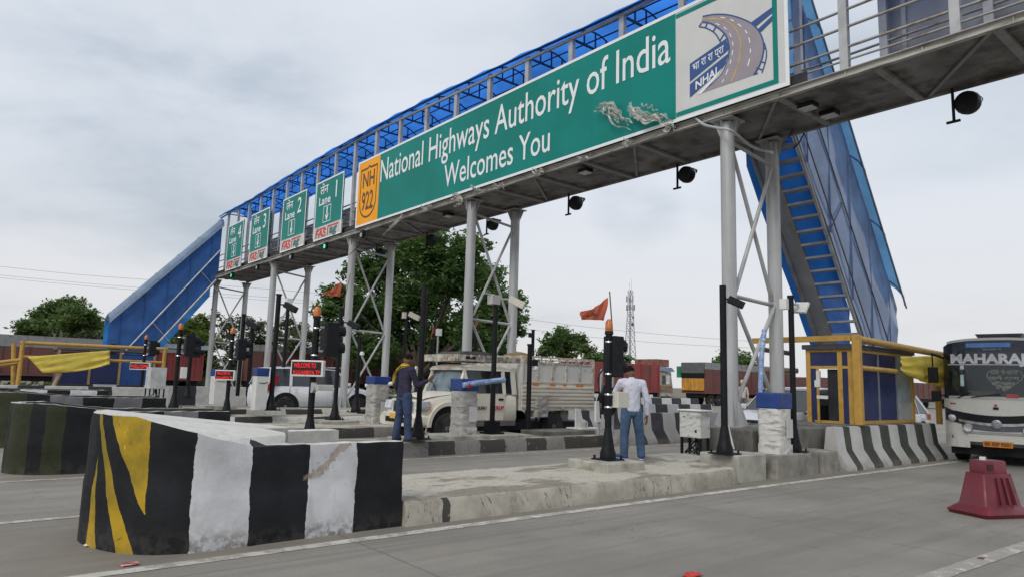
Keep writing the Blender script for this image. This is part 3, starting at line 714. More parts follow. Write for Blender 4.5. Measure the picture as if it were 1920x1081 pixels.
# four lane signs
RED = mat('tag_red', (.55, .05, .03), .5); TAGG = mat('tag_green', (.03, .14, .12), .5)
for num, (y1, y0) in {1: (27.62, 25.02), 2: (31.37, 28.67), 3: (35.68, 33.1), 4: (39.4, 36.9)}.items():
    o = thing('lane_sign', 'green lane sign with a white down arrow and the number %d' % num, 'sign', (SX, (y0+y1)/2, 7.15), 'green lane signs in a row on the footbridge')
    zb, zt, zm = 7.15, 9.66, 7.70; W = y1-y0
    board(o, y0, y1, zm, zt, GREEN, 'green_panel'); board(o, y0, y1, zb, zm, mat('tag_white', (.56, .55, .53), .5, 0, .08, 2, .2), 'tag_panel')
    mb = MB(); strip_frame(mb, y0-.01, y1+.01, zb-.01, zt+.01, .06, d=.006); mb.build('border', SIGNW, o)
    mb = MB(); text_into(mb, 'लेन', surf(y1-.42*W/2.6, 9.08), .52, xfit=.78, bold=.006); text_into(mb, 'Lane', surf(y1-.36, 8.62), .5, xfit=1.12, bold=.008)
    text_into(mb, str(num), surf(y1-1.72, 8.73), 1.02, bold=.004)
    ya = y1-1.2; r0 = .41
    strip_frame(mb, ya-.36, ya+.36, 7.82, 8.52, .03, d=.006)
    mb.box((SX-.006, ya-.05, 8.1), (SX-.0007, ya+.05, 8.46)); mb.add([(SX-.006, ya-.16, 8.14), (SX-.006, ya+.16, 8.14), (SX-.006, ya+.08, 7.98), (SX-.006, ya, 7.86), (SX-.006, ya-.08, 7.98)], [(0, 1, 2, 3, 4)])
    mb.build('lettering', SIGNW, o, fix=False)
    def it(yl, z): f = surf(yl, z); return lambda a, b, d: f(a+b*.18, b, d)
    mb = MB(); text_into(mb, 'FAS', it(y1-.18, 7.24), .46, xfit=1.0, bold=.016); mb.box((SX-.006, y1-1.1, 7.56), (SX-.0007, y1-.35, 7.62)); mb.box((SX-.006, y1-2.35, 7.56), (SX-.0007, y1-1.35, 7.63)); mb.box((SX-.006, y1-1.42, 7.24), (SX-.0007, y1-1.33, 7.56))
    mb.build('tag_lettering', RED, o, fix=False)
    mb = MB(); text_into(mb, 'ag', it(y1-1.52, 7.28), .5, xfit=.68, bold=.016); mb.box((SX-.006, y1-2.1, 7.205), (SX-.0007, y1-.55, 7.222)); mb.build('tag_lettering', TAGG, o, fix=False)
    for yy in (y0+.3, y1-.3): MB().bar((SX+.08, yy, 7.2), (SX+.08, yy, 9.6), .05).build('mounting_bar', STEEL, o)

# ------------------------------------------------------------------ lamps and torn sheets hanging from the bridge
def hang_signal(Y, x=13.55, zt=6.97, label='', rot=0):
    o = thing('signal_lamp', label, 'signal lamp', (x, Y, zt), 'black signal lamps hanging under the footbridge')
    MB().box((x-.02, Y-.02, zt-.62), (x+.02, Y+.02, zt)).box((x-.02, Y-.1, zt-.64), (x+.02, Y+.12, zt-.6)).build('bracket', BLACKM, o)
    mb = MB(); c = (x, Y-.2, zt-.3)
    mb.lathe([(.10, -.02), (.19, .0), (.21, .1), (.19, .2), (.08, .24)], c, 18, axis='X'); mb.bar((x+.05, Y-.2, zt-.3), (x+.05, Y, zt-.3), .08); mb.build('lamp_body', BLACKM, o, smooth=True)
    mb = MB(); n = 12
    for i in range(n):                                # hood
        a0, a1 = PI*(i/n), PI*((i+1)/n)
        f = lambda a, dx_: (x+.2+dx_, Y-.2+.2*math.cos(a), zt-.3+.2*math.sin(a))
        mb.add([f(a0, 0), f(a1, 0), f(a1, .2*math.sin(a1)), f(a0, .2*math.sin(a0))], [(0, 1, 2, 3)])
    mb.build('hood', BLACKM, o, fix=False, solid=.008)
    return o
for Y, l in ((4.2, 'black round signal lamp hanging over the bus lane, alone against the sky'), (10.25, 'black signal lamp hanging just beside the thick column pair'), (14.1, 'black signal lamp hanging over the pickup truck bed'), (18.0, 'black signal lamp seen between the crossed braces over the truck cab'), (21.7, 'black signal lamp hanging in front of the big tree crown'), (25.6, 'black signal lamp seen inside the braces below the orange route panel')):
    hang_signal(Y, label=l)
for Y, on, l in ((23.2, 0, 'small dark lamp bracket under the orange route panel'), (26.4, 1, 'small lamp glowing green under the lane 1 sign'), (30.0, 0, 'unlit small lamp under the lane 2 sign'), (34.3, 0, 'unlit small lamp under the lane 3 sign'), (38.2, 1, 'small lamp glowing green under the lane 4 sign')):
    o = thing('lane_lamp', l, 'signal lamp', (11.66, Y, 6.95), 'small lane lamps under the lane signs')
    MB().box((11.6, Y-.14, 6.68), (11.72, Y+.1, 6.96)).build('lamp_body', BLACKM, o, bevel=.02)
    MB().lathe([(.085, 0), (.08, .015), (.04, .03)], (11.585, Y-.02, 6.78), 14, axis='X').build('lens', mat('lens_green', (.02, .5, .25), .3, emit=((.05, .8, .4), .9)) if on else mat('lens_off', (.3, .3, .3), .2), o, smooth=True)
for x, y, l in ((12.3, 6.25, 'white floodlight fixed under the deck nearest the thick columns'), (12.95, 6.15, 'small pale floodlight under the deck rear edge'), (12.2, 12.1, 'grey floodlight under the deck below the word India'), (12.4, 18.6, 'floodlight under the deck beside the torn sheet')):
    o = thing('floodlight', l, 'floodlight', (x, y, 6.95), 'floodlights under the footbridge deck')
    MB().box((x-.13, y-.16, 6.86), (x+.13, y+.16, 6.96)).build('housing', BLACKM, o, bevel=.02)
    MB().box((x-.11, y-.14, 6.84), (x+.11, y+.14, 6.858)).build('lens', mat('flood_lens', (.5, .5, .5), .25), o)
def rag_material():
    m, nt, b, tc = newmat('torn_film'); v = tc.outputs['Object']; n = noi(nt, v, 9, 6, .65)
    c = mix(nt, n.sm(.3, .7), (.30, .28, .23), (.62, .62, .58)); nt.links.new(c, b.inputs['Base Color']); b.inputs['Roughness'].default_value = .4
    t = nt.nodes.new('ShaderNodeBsdfTransparent'); ms = nt.nodes.new('ShaderNodeMixShader'); nt.links.new(noi(nt, v, 5, 5, .6).sm(.38, .66, .05, .7).s, ms.inputs[0])
    nt.links.new(b.outputs[0], ms.inputs[1]); nt.links.new(t.outputs[0], ms.inputs[2]); nt.links.new(ms.outputs[0], nt.nodes['Material Output'].inputs[0]); return m
RAGM = rag_material()
def rag(label, pts, w, x, seed):
    """frayed film: several crumpled strands that start together and fan apart"""
    mb = MB(); rnd = random.Random(seed); base = smooth_path([(x, *p) for p in pts], 8)
    for k in range(9):
        off = rnd.uniform(-1, 1); end = rnd.uniform(.55, 1.0); st = rnd.uniform(0, .25); wd = w*rnd.uniform(.12, .42); ph = rnd.uniform(0, 20)
        def f(u, v):
            t = lerp(st, end, u)*(len(base)-1); i = min(int(t), len(base)-2); p = base[i].lerp(base[i+1], t-i); d = (base[i+1]-base[i]).normalized(); nrm = Vector((0, -d.z, d.y))
            sp = w*.42*off*(.35+.65*math.sin(PI*min(1, .15+u*.8)))+.05*w*mnoise.noise(Vector((u*5, ph, 0)))*6
            ww = wd*(.55+.6*abs(mnoise.noise(Vector((u*4, ph, 3)))))*(1-.7*u**3)
            q = p+nrm*(sp+(v-.5)*ww)+Vector((-.03*abs(off)-.05*mnoise.noise(Vector((u*4, v*2, ph))), 0, 0)); return q+Vector((0, .02*mnoise.noise(Vector((u*11, v*7, ph))), .02*mnoise.noise(Vector((u*9, v*5, ph+4)))))
        mb.grid(f, 26, 3)
    o = mb.build('torn_sheet', RAGM, None, smooth=True, fix=False)
    tag(o, label, 'torn plastic', 'torn plastic sheets caught on the footbridge'); return o
def pz(x, y, X=11.5): q = onx(x, y, X); return (q.y, q.z)
rag('pale torn plastic strip hanging across the green board below the letter o', [pz(*p) for p in ((1114, 205), (1140, 203), (1165, 228), (1193, 236))], .30, 11.5, 1)
rag('longer grey torn plastic strip tied at the foot of the logo panel', [pz(*p) for p in ((1176, 190), (1210, 212), (1245, 214), (1272, 226))], .42, 11.5, 5)
rag('small torn plastic flap below the letter W', [pz(*p) for p in ((879, 345), (888, 355), (905, 358), (930, 350))], .13, 11.55, 8)
rag('crumpled plastic knotted on the deck edge under the route panel', [pz(*p, 11.68) for p in ((758, 398), (752, 410), (735, 425), (722, 440))], .2, 11.62, 11)
rag('crumpled plastic caught on the deck edge beside the second column', [pz(*p, 11.68) for p in ((848, 376), (858, 368), (868, 380), (852, 386))], .2, 11.62, 15)
for i_, (px, py) in enumerate(((800, 384), (936, 344), (1010, 318), (1092, 292), (1180, 262), (1254, 236))):
    rag(['small rag knotted on the deck edge under the word Welcomes', 'grey scrap on the deck edge under the letter W', 'pale scrap on the deck edge under the word You', 'scrap of sacking on the deck edge over the truck bed', 'grey rag on the deck edge right of the word You', 'dangling scrap on the deck edge below the logo panel corner'][i_], [pz(px-9, py+1, 11.68), pz(px, py+8, 11.68), pz(px+8, py+2, 11.68), pz(px+14, py+(12 if i_ % 2 else 5), 11.68)], .16, 11.64, 20+i_*3)
def cable(label, pts, r=.012, m=None):
    o = MB().tube(smooth_path(pts, 10), r, 6).build('cable', m or BLACKM, None, smooth=True); tag(o, label, 'cable'); return o
cable('thin black cable drooping under the deck beside the right-hand stair', [onx(1512, 240, 13.8), onx(1500, 265, 13.8), onx(1488, 278, 13.9)], .015)
o = MB().tube(smooth_path([onx(x, y, 11.7) for x, y in ((1305, 222), (1320, 234), (1345, 240), (1372, 246))]+[onx(x, y, 12.6) for x, y in ((1410, 275), (1450, 287))], 8), .03, 8).build('conduit', STEEL, None, smooth=True); tag(o, 'grey conduit pipe sagging from deck edge round the thick column head', 'conduit')
cable('loose cable hanging down the column under the route panel', [onx(x, y, 11.72) for x, y in ((690, 432), (688, 446), (672, 462), (655, 478))], .014)

# ------------------------------------------------------------------ covered stairs
def stair(label, y0, y1, x0, z0, slope, sgn, zend, top, wallm, wallm2, canm, tread_m, tread_y, foot, xend, sheet_drop=.1, rails=True, bulge=.42, rail_m=None, rail_r=.045, far_drop=.1, over=.1):
    """stair along X from (x0,z0): sgn -1 comes towards the viewer, +1 goes away; top = (x, z) at both ends of the sheets' upper edge"""
    o = thing('stair_tower', label, 'stair', (x0, y0, 0)); run = (z0-zend)/slope
    Pz = lambda t: (x0+sgn*run*t, z0-(z0-zend)*t)
    (xa, za), (xb, zb) = top; Tz = lambda x: lerp(za, zb, (x-xa)/(xb-xa))
    for yy in (y0+.05, y1-.05): MB().bar((x0, yy, z0+.02), (x0+sgn*run, yy, zend+.02), .06, .22).build('stringer', tread_m, o)
    n = int((z0-zend)/.275)
    for i in range(1, n):
        x, z = Pz(i/n); MB().box((x-.11, tread_y[0], z-.05), (x+.11, tread_y[1], z)).build('tread', tread_m, o)
    if tread_y[1] < y1-.3: MB().bar((x0, y1-.29, z0+.02), (x0+sgn*run, y1-.29, zend+.02), .36, .06).build('gutter_plate', mat('gutter_grey', (.27, .275, .285), .6, .1, .15, 1.5, .2), o)
    near_drop = sheet_drop
    for yy, m in ((y0, wallm), (y1, wallm2)):
        sheet_drop = near_drop if yy == y0 else far_drop
        xs = xend; poly = [(x0, z0-sheet_drop), (x0, Tz(x0)), (xs, Tz(xs)), (xs, foot), (x0+sgn*(z0-sheet_drop-foot)/slope, foot)]
        mb = MB(); nn = 30
        # one thin sheet, lightly dished between its rails
        for i in range(nn):
            for j in range(6):
                def q(a, b):
                    x = lerp(x0, xs, a); lo = max(foot, z0-sheet_drop-slope*abs(x-x0)); hi = max(lo+.02, Tz(x)); z = lerp(lo, hi, b)
                    return (x, yy+.02*math.sin(b*PI*3)+.03*mnoise.noise(Vector((x*.9, z*.9, yy))), z)
                mb.add([q(i/nn, j/6), q((i+1)/nn, j/6), q((i+1)/nn, (j+1)/6), q(i/nn, (j+1)/6)], [(0, 1, 2, 3)])
        bm_o = mb.build('side_sheet', m, o, smooth=True, fix=False)
    def cf(u, v):
        x = lerp(xa, xb, lerp(-.01, 1.0, u)); a = PI*v; return (x, lerp(y0-over, y1+over, (1-math.cos(a))/2), Tz(x)-.03+bulge*math.sin(a))
    MB().grid(cf, 40, 12).build('canopy_sheet', canm, o, smooth=True, fix=False)
    mb = MB()
    for k in range(6):
        t = k/5; mb.tube([cf(t*.97+.015, i/10) for i in range(11)], .022, 6)
    for v in (.02, .14, .86, .98): mb.tube([cf(i/20, v) for i in range(21)], .02, 6)
    mb.build('canopy_frame', mat('stair_frame_steel', (.20, .24, .30), .5, .3), o, smooth=False)
    for k in range(5):
        x = lerp(x0, xend, .1+.2*k); zl = max(foot, z0-slope*abs(x-x0)); MB().bar((x, y0-.012, zl+.05), (x, y0-.012, Tz(x)-.05), .035, .012).build('sheet_lap', wallm, o)
    mb = MB(); yy = y0-.04
    for off in rails: x, z = Pz(0); zl = max(foot+.05, zend); mb.tube([(x, yy, z+off), (x+sgn*(z+off-zl)/slope, yy, zl)], rail_r, 8)
    for t in (.2, .66): x, z = Pz(t); mb.tube([(x, yy, z+rails[0]), (x-sgn*1.0, yy, z+.1+.45)], .016, 6)
    mb.build('handrail', rail_m or mat('stair_rail', (.50, .53, .58), .45, .2), o, smooth=True)
    return o
LBLUE = poly_sheet('stair_blue_sheet', (.04, .135, .37), .32, .4); LBL2 = poly_sheet('stair_blue_back', (.06, .30, .75), .7, .3); LCAN = poly_sheet('stair_canopy_grey', (.26, .36, .48), .45, .22)
STST = mat('stair_steel', (.36, .365, .37), .6, .2)
stair('dark blue sheeted stair running down from the far end of the footbridge', 41.55, 42.9, 11.9, 7.05, 1.385, -1, .3, ((11.92, 10.05), (6.62, 4.0)), LBLUE, LBL2, LCAN, STST, (41.65, 42.8), .25, 6.63, .0, (1.6, .0), .55, far_drop=1.0)
RBL = poly_sheet('stair_glossy_sheet', (.21, .30, .50), .10, .10); RBL2 = poly_sheet('stair_bright_sheet', (.027, .165, .52), .65, .3); RCAN = poly_sheet('stair_canopy_blue', (.20, .46, .74), .5, .12)
stair('steep grey blue sheeted stair with open treads dropping behind the near column pair', 7.3, 8.5, 13.78, 7.15, 1.47, 1, 2.62, ((13.78, 10.95), (18.66, 3.62)), RBL, RBL2, RCAN, STST, (7.34, 8.0), 2.56, 18.64, .05, (1.73, .42), .8, mat('seam_dark', (.09, .10, .13), .5), .016, .6, .22)

# ------------------------------------------------------------------ plinths, blocks and road barriers on the islands
def block(label, a, b, m=CONC, name='concrete_block', bev=.02, group='concrete blocks on the islands'):
    (x0, y0, z0), (x1, y1, z1) = a, b; mb = MB(); n = 6
    mb.loft([[(x, y0, z0), (x, y0+.012*mnoise.noise(Vector((x*4, 1, 0))), z1), (x, y1, z1), (x, y1, z0)] for x in [lerp(x0, x1, i/n) for i in range(n+1)]])
    o = mb.build(name, m, bevel=bev); tag(o, label, 'concrete block', group); return o
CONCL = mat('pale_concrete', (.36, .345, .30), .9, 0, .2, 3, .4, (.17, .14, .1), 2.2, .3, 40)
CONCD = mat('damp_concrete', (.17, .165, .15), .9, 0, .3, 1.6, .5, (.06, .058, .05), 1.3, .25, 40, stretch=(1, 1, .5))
block('square pale concrete pad under the flag topped signal pole', (7.5, 6.9, .2), (8.32, 7.72, .39), CONCL)
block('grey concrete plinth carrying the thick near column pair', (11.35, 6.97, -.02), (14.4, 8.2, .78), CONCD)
block('pale block under the plain black pole beside the thick columns', (10.16, 6.5, -.02), (11.0, 7.25, .43), CONCL)
block('low slab under the white cabinet on legs', (9.75, 7.25, .2), (11.3, 8.2, .30), CONCL)
block('large grey block under the wrapped boom cabinet with the vertical arm', (11.2, 6.42, -.02), (12.15, 7.2, .40), CONC)
block('middle grey block in front of the booth', (12.17, 6.46, -.02), (12.72, 7.2, .385), CONC)
block('grey block beside the sloping striped barrier', (12.8, 6.42, -.02), (13.4, 7.2, .40), CONC)
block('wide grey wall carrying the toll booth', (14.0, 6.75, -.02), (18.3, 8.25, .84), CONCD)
for i, (x, y) in enumerate(((11.5, 16.95), (11.6, 24.9), (11.5, 33.1))):
    pass
block('slab under the wrapped cabinet with the blue boom', (8.35, 12.1, .25), (9.4, 13.0, .36), CONCL)
block('slab at the feet of the man in the dark pullover', (7.3, 12.15, .25), (8.25, 12.9, .33), CONCL)
block('slab under the white topped camera pole', (9.5, 12.15, .25), (10.6, 13.0, .34), CONCL)
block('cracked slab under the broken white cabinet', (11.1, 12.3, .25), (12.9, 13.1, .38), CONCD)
block('slab under the tall black pole with an orange flag', (8.0, 17.6, .22), (9.1, 18.6, .34), CONCL)
block('slab behind the first raised kerb row', (6.6, 23.3, .4), (7.6, 24.2, .5), CONCL)

def jersey(label, x0, x1, y, h, spans, blk=(.022, .023, .026), wht=(.46, .455, .44), prof=None, moss=False):
    key = 'jersey'+str(len(bpy.data.materials))
    m, nt, b, tc = newmat(key); ob = tc.outputs['Object']; x, yy, z = sep(nt, ob); n = noi(nt, ob, 4, 5); f = noi(nt, ob, 9, 7, .7)
    c = mix(nt, noi(nt, ob, 1.5, 5).sm(.3, .7), tuple(k*.78 for k in wht), wht); xx = x+(n-.5)*.07
    for a, e in spans: c = mix(nt, xx.gt(a)*xx.lt(e), c, mix(nt, n.sm(.4, .7), blk, (.05, .06, .035) if moss else tuple(k*1.7 for k in blk)))
    c = mix(nt, f.sm(.6, .74)*.55, c, (.17, .15, .12)); c = mix(nt, z.sm(.22, .0)*f.sm(.35, .6)*.6, c, (.15, .13, .1))
    nt.links.new(c, b.inputs['Base Color']); b.inputs['Roughness'].default_value = .8; bump(nt, b, f, .3, .012)
    P_ = prof or [(0, -.02), (.012, .07), (.20, .36*h/.82), (.255, h-.02), (.275, h), (.40, h), (.42, h-.02), (.475, .36*h/.82), (.66, .07), (.67, -.02)]
    mb = MB(); k = 40
    mb.loft([[(lerp(x0, x1, i/k), y+a+.006*mnoise.noise(Vector((i*.7, a*5, b_*3))), b_) for a, b_ in P_] for i in range(k+1)])
    o = mb.build('jersey_barrier', m, smooth=True); tag(o, label, 'barrier', 'striped road barriers beyond the islands'); return o
def pxspans(pairs, yv, Y): return [(ony(a, yv, Y).x, ony(b, yv, Y).x) for a, b in pairs]
jersey('sloping black and white striped barrier in front of the yellow framed booth', 13.62, 18.7, 6.33, .82, pxspans([(1579, 1591), (1612, 1630), (1647, 1664), (1681, 1697), (1713, 1728), (1743, 1757)], 800, 6.6), moss=True, blk=(.03, .035, .03))
jersey('tall black and grey striped barrier behind the white cabinet on legs', 14.0, 21, 11.95, .80, pxspans([(1195, 1202), (1220, 1242), (1265, 1287), (1309, 1330), (1351, 1371)], 775, 12.2), wht=(.36, .355, .34))
jersey('first block painted barrier row behind the tall striped barrier', 15.2, 24.5, 16.6, .86, [(15.2+k*1.42, 15.2+k*1.42+.72) for k in range(7)], wht=(.5, .5, .48))
jersey('second block painted barrier row, half hidden by the first', 18.0, 32, 22.6, .95, [(18.3+k*1.62, 18.3+k*1.62+.8) for k in range(9)], wht=(.5, .5, .48))
jersey('farthest block painted barrier row below the red trucks', 21, 36, 29.0, 1.0, [(21.4+k*1.9, 21.4+k*1.9+.95) for k in range(8)], wht=(.52, .52, .5))

# red plastic water barrier on the road
o = thing('plastic_barrier', 'dark red plastic road barrier standing alone in the bus lane', 'barrier', (0, 0, 0))
mb = MB()
def rr(hx, hy, z, c=.05, tw=0, wav=0):
    R_ = []
    for sx_, sy_ in ((-1, -1), (1, -1), (1, 1), (-1, 1)):
        for k in range(4):
            t = k/3*PI/2+{(-1, -1): PI, (1, -1): 1.5*PI, (1, 1): 0, (-1, 1): .5*PI}[(sx_, sy_)]
            R_.append((sx_*(hx-c)+c*math.cos(t), sy_*(hy-c)+c*math.sin(t), z+wav*mnoise.noise(Vector((sx_*3, sy_*3+k, 2)))))
    return R_
secs = [(.44, .31, .0, .04, .0), (.475, .335, .05, .04, .03), (.36, .25, .13, .05, .02), (.345, .235, .145, .05, .0), (.27, .165, .53, .05, 0), (.265, .16, .55, .04, 0), (.205, .145, .552, .03, 0), (.20, .14, .70, .03, .006), (.185, .125, .715, .03, .01)]
RB = Matrix.Rotation(math.radians(-24), 4, 'Z'); RC = Vector((10.6, 3.14, 0))
mb.loft([[RB @ Vector((p[0]*.87, p[1]*.87, p[2]*.96))+RC for p in rr(a, b_, z, c, 0, w)] for a, b_, z, c, w in secs])
mb.build('barrier_body', mat('red_plastic', (.135, .012, .022), .42, 0, .22, 2.5, .3, (.12, .03, .035), 3, .05), o, smooth=True)
mb = MB()
for s_ in (-.13, 0, .13): mb.bar(RB @ Vector((s_*.87+.05, -.222, .16))+RC, RB @ Vector((s_*.7+.04, -.152, .48))+RC, .03, .03)
mb.build('rib', mat('red_plastic_dark', (.08, .01, .016), .4), o)
MB().box((-.03, -.03, 0), (.03, .03, .05)).build('filler_cap', WHITEP, o).location = RB @ Vector((-.05, .02, .675))+RC
MB().box((-.05, -.01, 0), (.05, .01, .08)).build('slot', mat('slot_dark', (.06, .006, .01), .5), o).location = RB @ Vector((-.11, -.124, .565))+RC
bpy.data.objects['slot'].rotation_euler.z = math.radians(-24)

# ------------------------------------------------------------------ toll booths with their yellow crash frames
def tarp(name, label, corners, m, sagv, seed, nu=30, nv=14):
    """hanging sheet between four corners (top a-b, bottom d-c), creased"""
    a, b_, c, d = [Vector(p) for p in corners]; nrm = (b_-a).cross(d-a).normalized(); mb = MB()
    def f(u, v):
        p = a.lerp(b_, u).lerp(d.lerp(c, u), v)
        w = .05*mnoise.noise(Vector((u*3+seed, v*3, 0)))+.028*mnoise.noise(Vector((u*11+v*9, v*3-u*2, seed)))+.02*math.sin((u*3+v*7)*2.2+seed)
        return p+nrm*w*(.35+v)+Vector((0, 0, -sagv*math.sin(PI*u)*v))
    mb.grid(f, nu, nv); o = mb.build(name, m, smooth=True, fix=False, solid=.006); tag(o, label, 'tarpaulin', 'yellow tarpaulins tied to the crash frames'); return o
TARP = poly_sheet('yellow_tarp', (.78, .62, .10), .14, .5, .12)
bo = thing('toll_booth', 'navy toll booth with yellow frame and open door above the striped barrier', 'toll booth', (14.9, 7.4, .84), 'toll booths')
x0, x1, y0, y1, zb, zt = 14.9, 17.95, 6.8, 7.74, .84, 2.42
FR = YELLOW
mb = MB()
for x, y in ((x0, y0), (x0, y1-.02), (x0, 7.02), (x1, y0), (x1, y1)): mb.box((x-.05, y-.05, zb), (x+.05, y+.05, zt))
mb.box((x0-.045, y0+.05, zt-.06), (x0+.045, y1-.07, zt)).box((x0-.045, y0+.05, 2.0), (x0+.045, y1-.07, 2.06)).box((x0-.045, 7.07, zb), (x0+.045, 7.6, zb+.05)).box((x0+.05, y0-.045, zb), (x1-.05, y0+.045, zb+.07)).box((x0+.05, y0-.045, zt-.06), (x1-.05, y0+.045, zt))
mb.build('frame', FR, bo)
mb = MB(); mb.box((x0-.03, y0+.05, 2.061), (x0+.02, y1-.07, zt-.061)).box((x0-.03, 7.52, zb+.051), (x0+.02, y1-.07, 1.999)).box((x0-.03, y0+.051, zb), (x0+.02, 6.969, 1.999)); mb.build('front_panel', NAVY, bo)
MB().box((x0+.05, y0-.02, zb+.071), (16.1, y0+.02, zt-.061)).build('side_panel', NAVY, bo); MB().box((16.17, y0-.02, zb+.071), (17.05, y0+.02, zt-.061)).build('side_panel', NAVY, bo)
MB().box((16.1, y0-.035, zb+.071), (16.17, y0+.03, zt-.061)).box((17.05, y0-.035, zb+.071), (17.12, y0+.03, zt-.061)).build('mullion', mat('mullion_grey', (.22, .23, .26), .5, .2), bo)
MB().box((17.12, y0-.012, 1.3), (x1-.05, y0+.012, zt-.061)).build('window_glass', mat('booth_glass', (.25, .31, .33), .12, 0, .2), bo); MB().box((17.12, y0-.02, zb+.071), (x1-.05, y0+.02, 1.299)).build('lower_panel', mat('booth_alu', (.45, .46, .46), .4, .4), bo)
MB().box((x0+.3, y1-.04, zb), (x1, y1-.01, 1.2)).box((16.4, y0+.05, zb), (16.44, y1-.06, 2.3)).build('rear_panel', mat('booth_inside', (.03, .032, .04), .6), bo)
MB().box((x0-.12, y0-.08, zt+.001), (x1+.1, y1+.08, zt+.1)).build('roof', mat('booth_roof', (.045, .05, .065), .5), bo)
MB().box((x0+.05, 7.12, zb+.05), (x0+.07, 7.34, 1.99)).build('door_sheet', mat('door_dark', (.02, .02, .025), .4), bo)
MB().tube([(x0-.07, 7.5, .3), (x0-.07, 7.5, 2.0)], .03, 8).build('door_pipe', YELLOW, bo, smooth=True)
MB().box((x0-.1, 7.28, 1.35), (x0-.06, 7.52, 1.42)).box((x0-.1, 7.44, 1.6), (x0-.06, 7.56, 1.75)).box((x0-.1, 7.44, 1.75), (x0-.05, 7.52, 1.95)).build('door_fitting', WHITEP, bo)
cf = thing('crash_frame', 'yellow pipe crash frame wrapped round the navy toll booth', 'frame', (14.75, 6.6, 0), 'yellow pipe frames at the booths')
MB().box((14.68, 6.52, .84), (14.82, 6.68, 2.70)).build('post', YELLOW, cf, bevel=.015)
MB().box((14.7, 6.701, 2.58), (14.82, 9.0, 2.70)).build('top_bar', YELLOW, cf)
MB().tube([(14.84, 6.6, 2.62), (19.3, 6.55, 2.5)], .075, 12).build('pipe', YELLOW, cf, smooth=True)
MB().tube([(14.84, 6.6, 2.02), (16.6, 6.58, 2.0)], .055, 12).build('pipe', YELLOW, cf, smooth=True)
MB().tube([(14.9, 8.9, 2.45), (16.2, 8.9, 2.42)], .06, 10).tube([(14.9, 8.9, 1.95), (14.9, 8.0, 1.95)], .06, 10).build('pipe', mat('pipe_brown', (.2, .14, .09), .6), cf, smooth=True)
MB().tube([(18.9, 6.55, .8), (18.9, 6.55, 2.52)], .07, 10).build('post', YELLOW, cf, smooth=True)
tarp('tarpaulin', 'yellow tarpaulin tied to the right-hand crash frame beside the bus', [(16.55, 6.46, 2.33), (19.2, 6.45, 2.47), (19.2, 6.4, 1.62), (16.6, 6.45, 1.98)], TARP, .02, 3)
MB().box((18.0, 6.9, .84), (18.3, 7.5, 1.9)).build('barrel', WHITEP).location = (0, 0, 0)
tag(bpy.data.objects['barrel'], 'small white cabin box standing behind the booth window', 'cabin box'); bpy.data.objects['barrel'].name = 'cabin_box'
# far booth on the left
YB = 36.6
b2 = thing('toll_booth', 'long navy toll booth behind the yellow tarpaulin, beneath the far stair', 'toll booth', (5, YB, 0), 'toll booths')
xs = [ony(p, 690, YB).x for p in (108, 168, 224, 288)]
for a, e in zip(xs, xs[1:]): MB().box((a+.06, YB-.02, .3), (e-.06, YB+.02, 2.25)).build('panel', NAVY if e < xs[-1] else mat('booth_blue', (.02, .07, .24), .35, 0, .1), b2)
for x in xs: MB().box((x-.05, YB-.04, .3), (x+.05, YB+.05, 2.4)).build('frame_post', mat('frame_tan', (.34, .23, .12), .5), b2)
MB().box((xs[0], YB+.05, .3), (xs[-1], YB+1.4, 2.3)).build('body', mat('booth_body_dark', (.03, .035, .06), .5), b2)
MB().box((xs[0]-.1, YB-.06, 2.401), (xs[-1]+.1, YB+1.5, 2.5)).build('roof', mat('booth_roof_brown', (.1, .08, .07), .6), b2)
YF = 34.4
cf2 = thing('crash_frame', 'yellow pipe crash frame round the far navy booth', 'frame', (2.5, YF, 0), 'yellow pipe frames at the booths')
xa, xb = ony(42, 650, YF).x, ony(309, 660, YF).x
for x in (xa, xb): MB().tube([(x, YF, .3), (x, YF, 2.62)], .085, 10).build('post', YELLOW, cf2, smooth=True)
MB().tube([(xa, YF+1.6, .3), (xa-.2, YF+1.6, 2.55)], .085, 10).build('post', YELLOW, cf2, smooth=True)
MB().tube([(xa-.1, YF, 2.54), (xb+.1, YF, 2.56)], .075, 10).build('pipe', YELLOW, cf2, smooth=True)
MB().tube([(xa, YF, 1.98), (xb, YF, 1.95)], .06, 10).build('pipe', YELLOW, cf2, smooth=True)
MB().tube([(xa-2.6, YF-.2, 1.35), (xa, YF, 1.85)], .075, 10).tube([(xa-2.6, YF+.2, 1.2), (xa, YF+.3, 1.72)], .07, 10).build('pipe', YELLOW, cf2, smooth=True)
MB().tube([(xa+1.1, YF, .4), (xa+1.5, YF, 1.7)], .08, 8).build('brace', mat('brace_tan', (.36, .24, .14), .6), cf2, smooth=True)
tarp('tarpaulin', 'long yellow tarpaulin tied to the far crash frame by the red trailer', [ony(52, 668, YF-.15), ony(206, 656, YF-.15), ony(206, 682, YF-.15), ony(80, 698, YF-.15)], TARP, .12, 9)

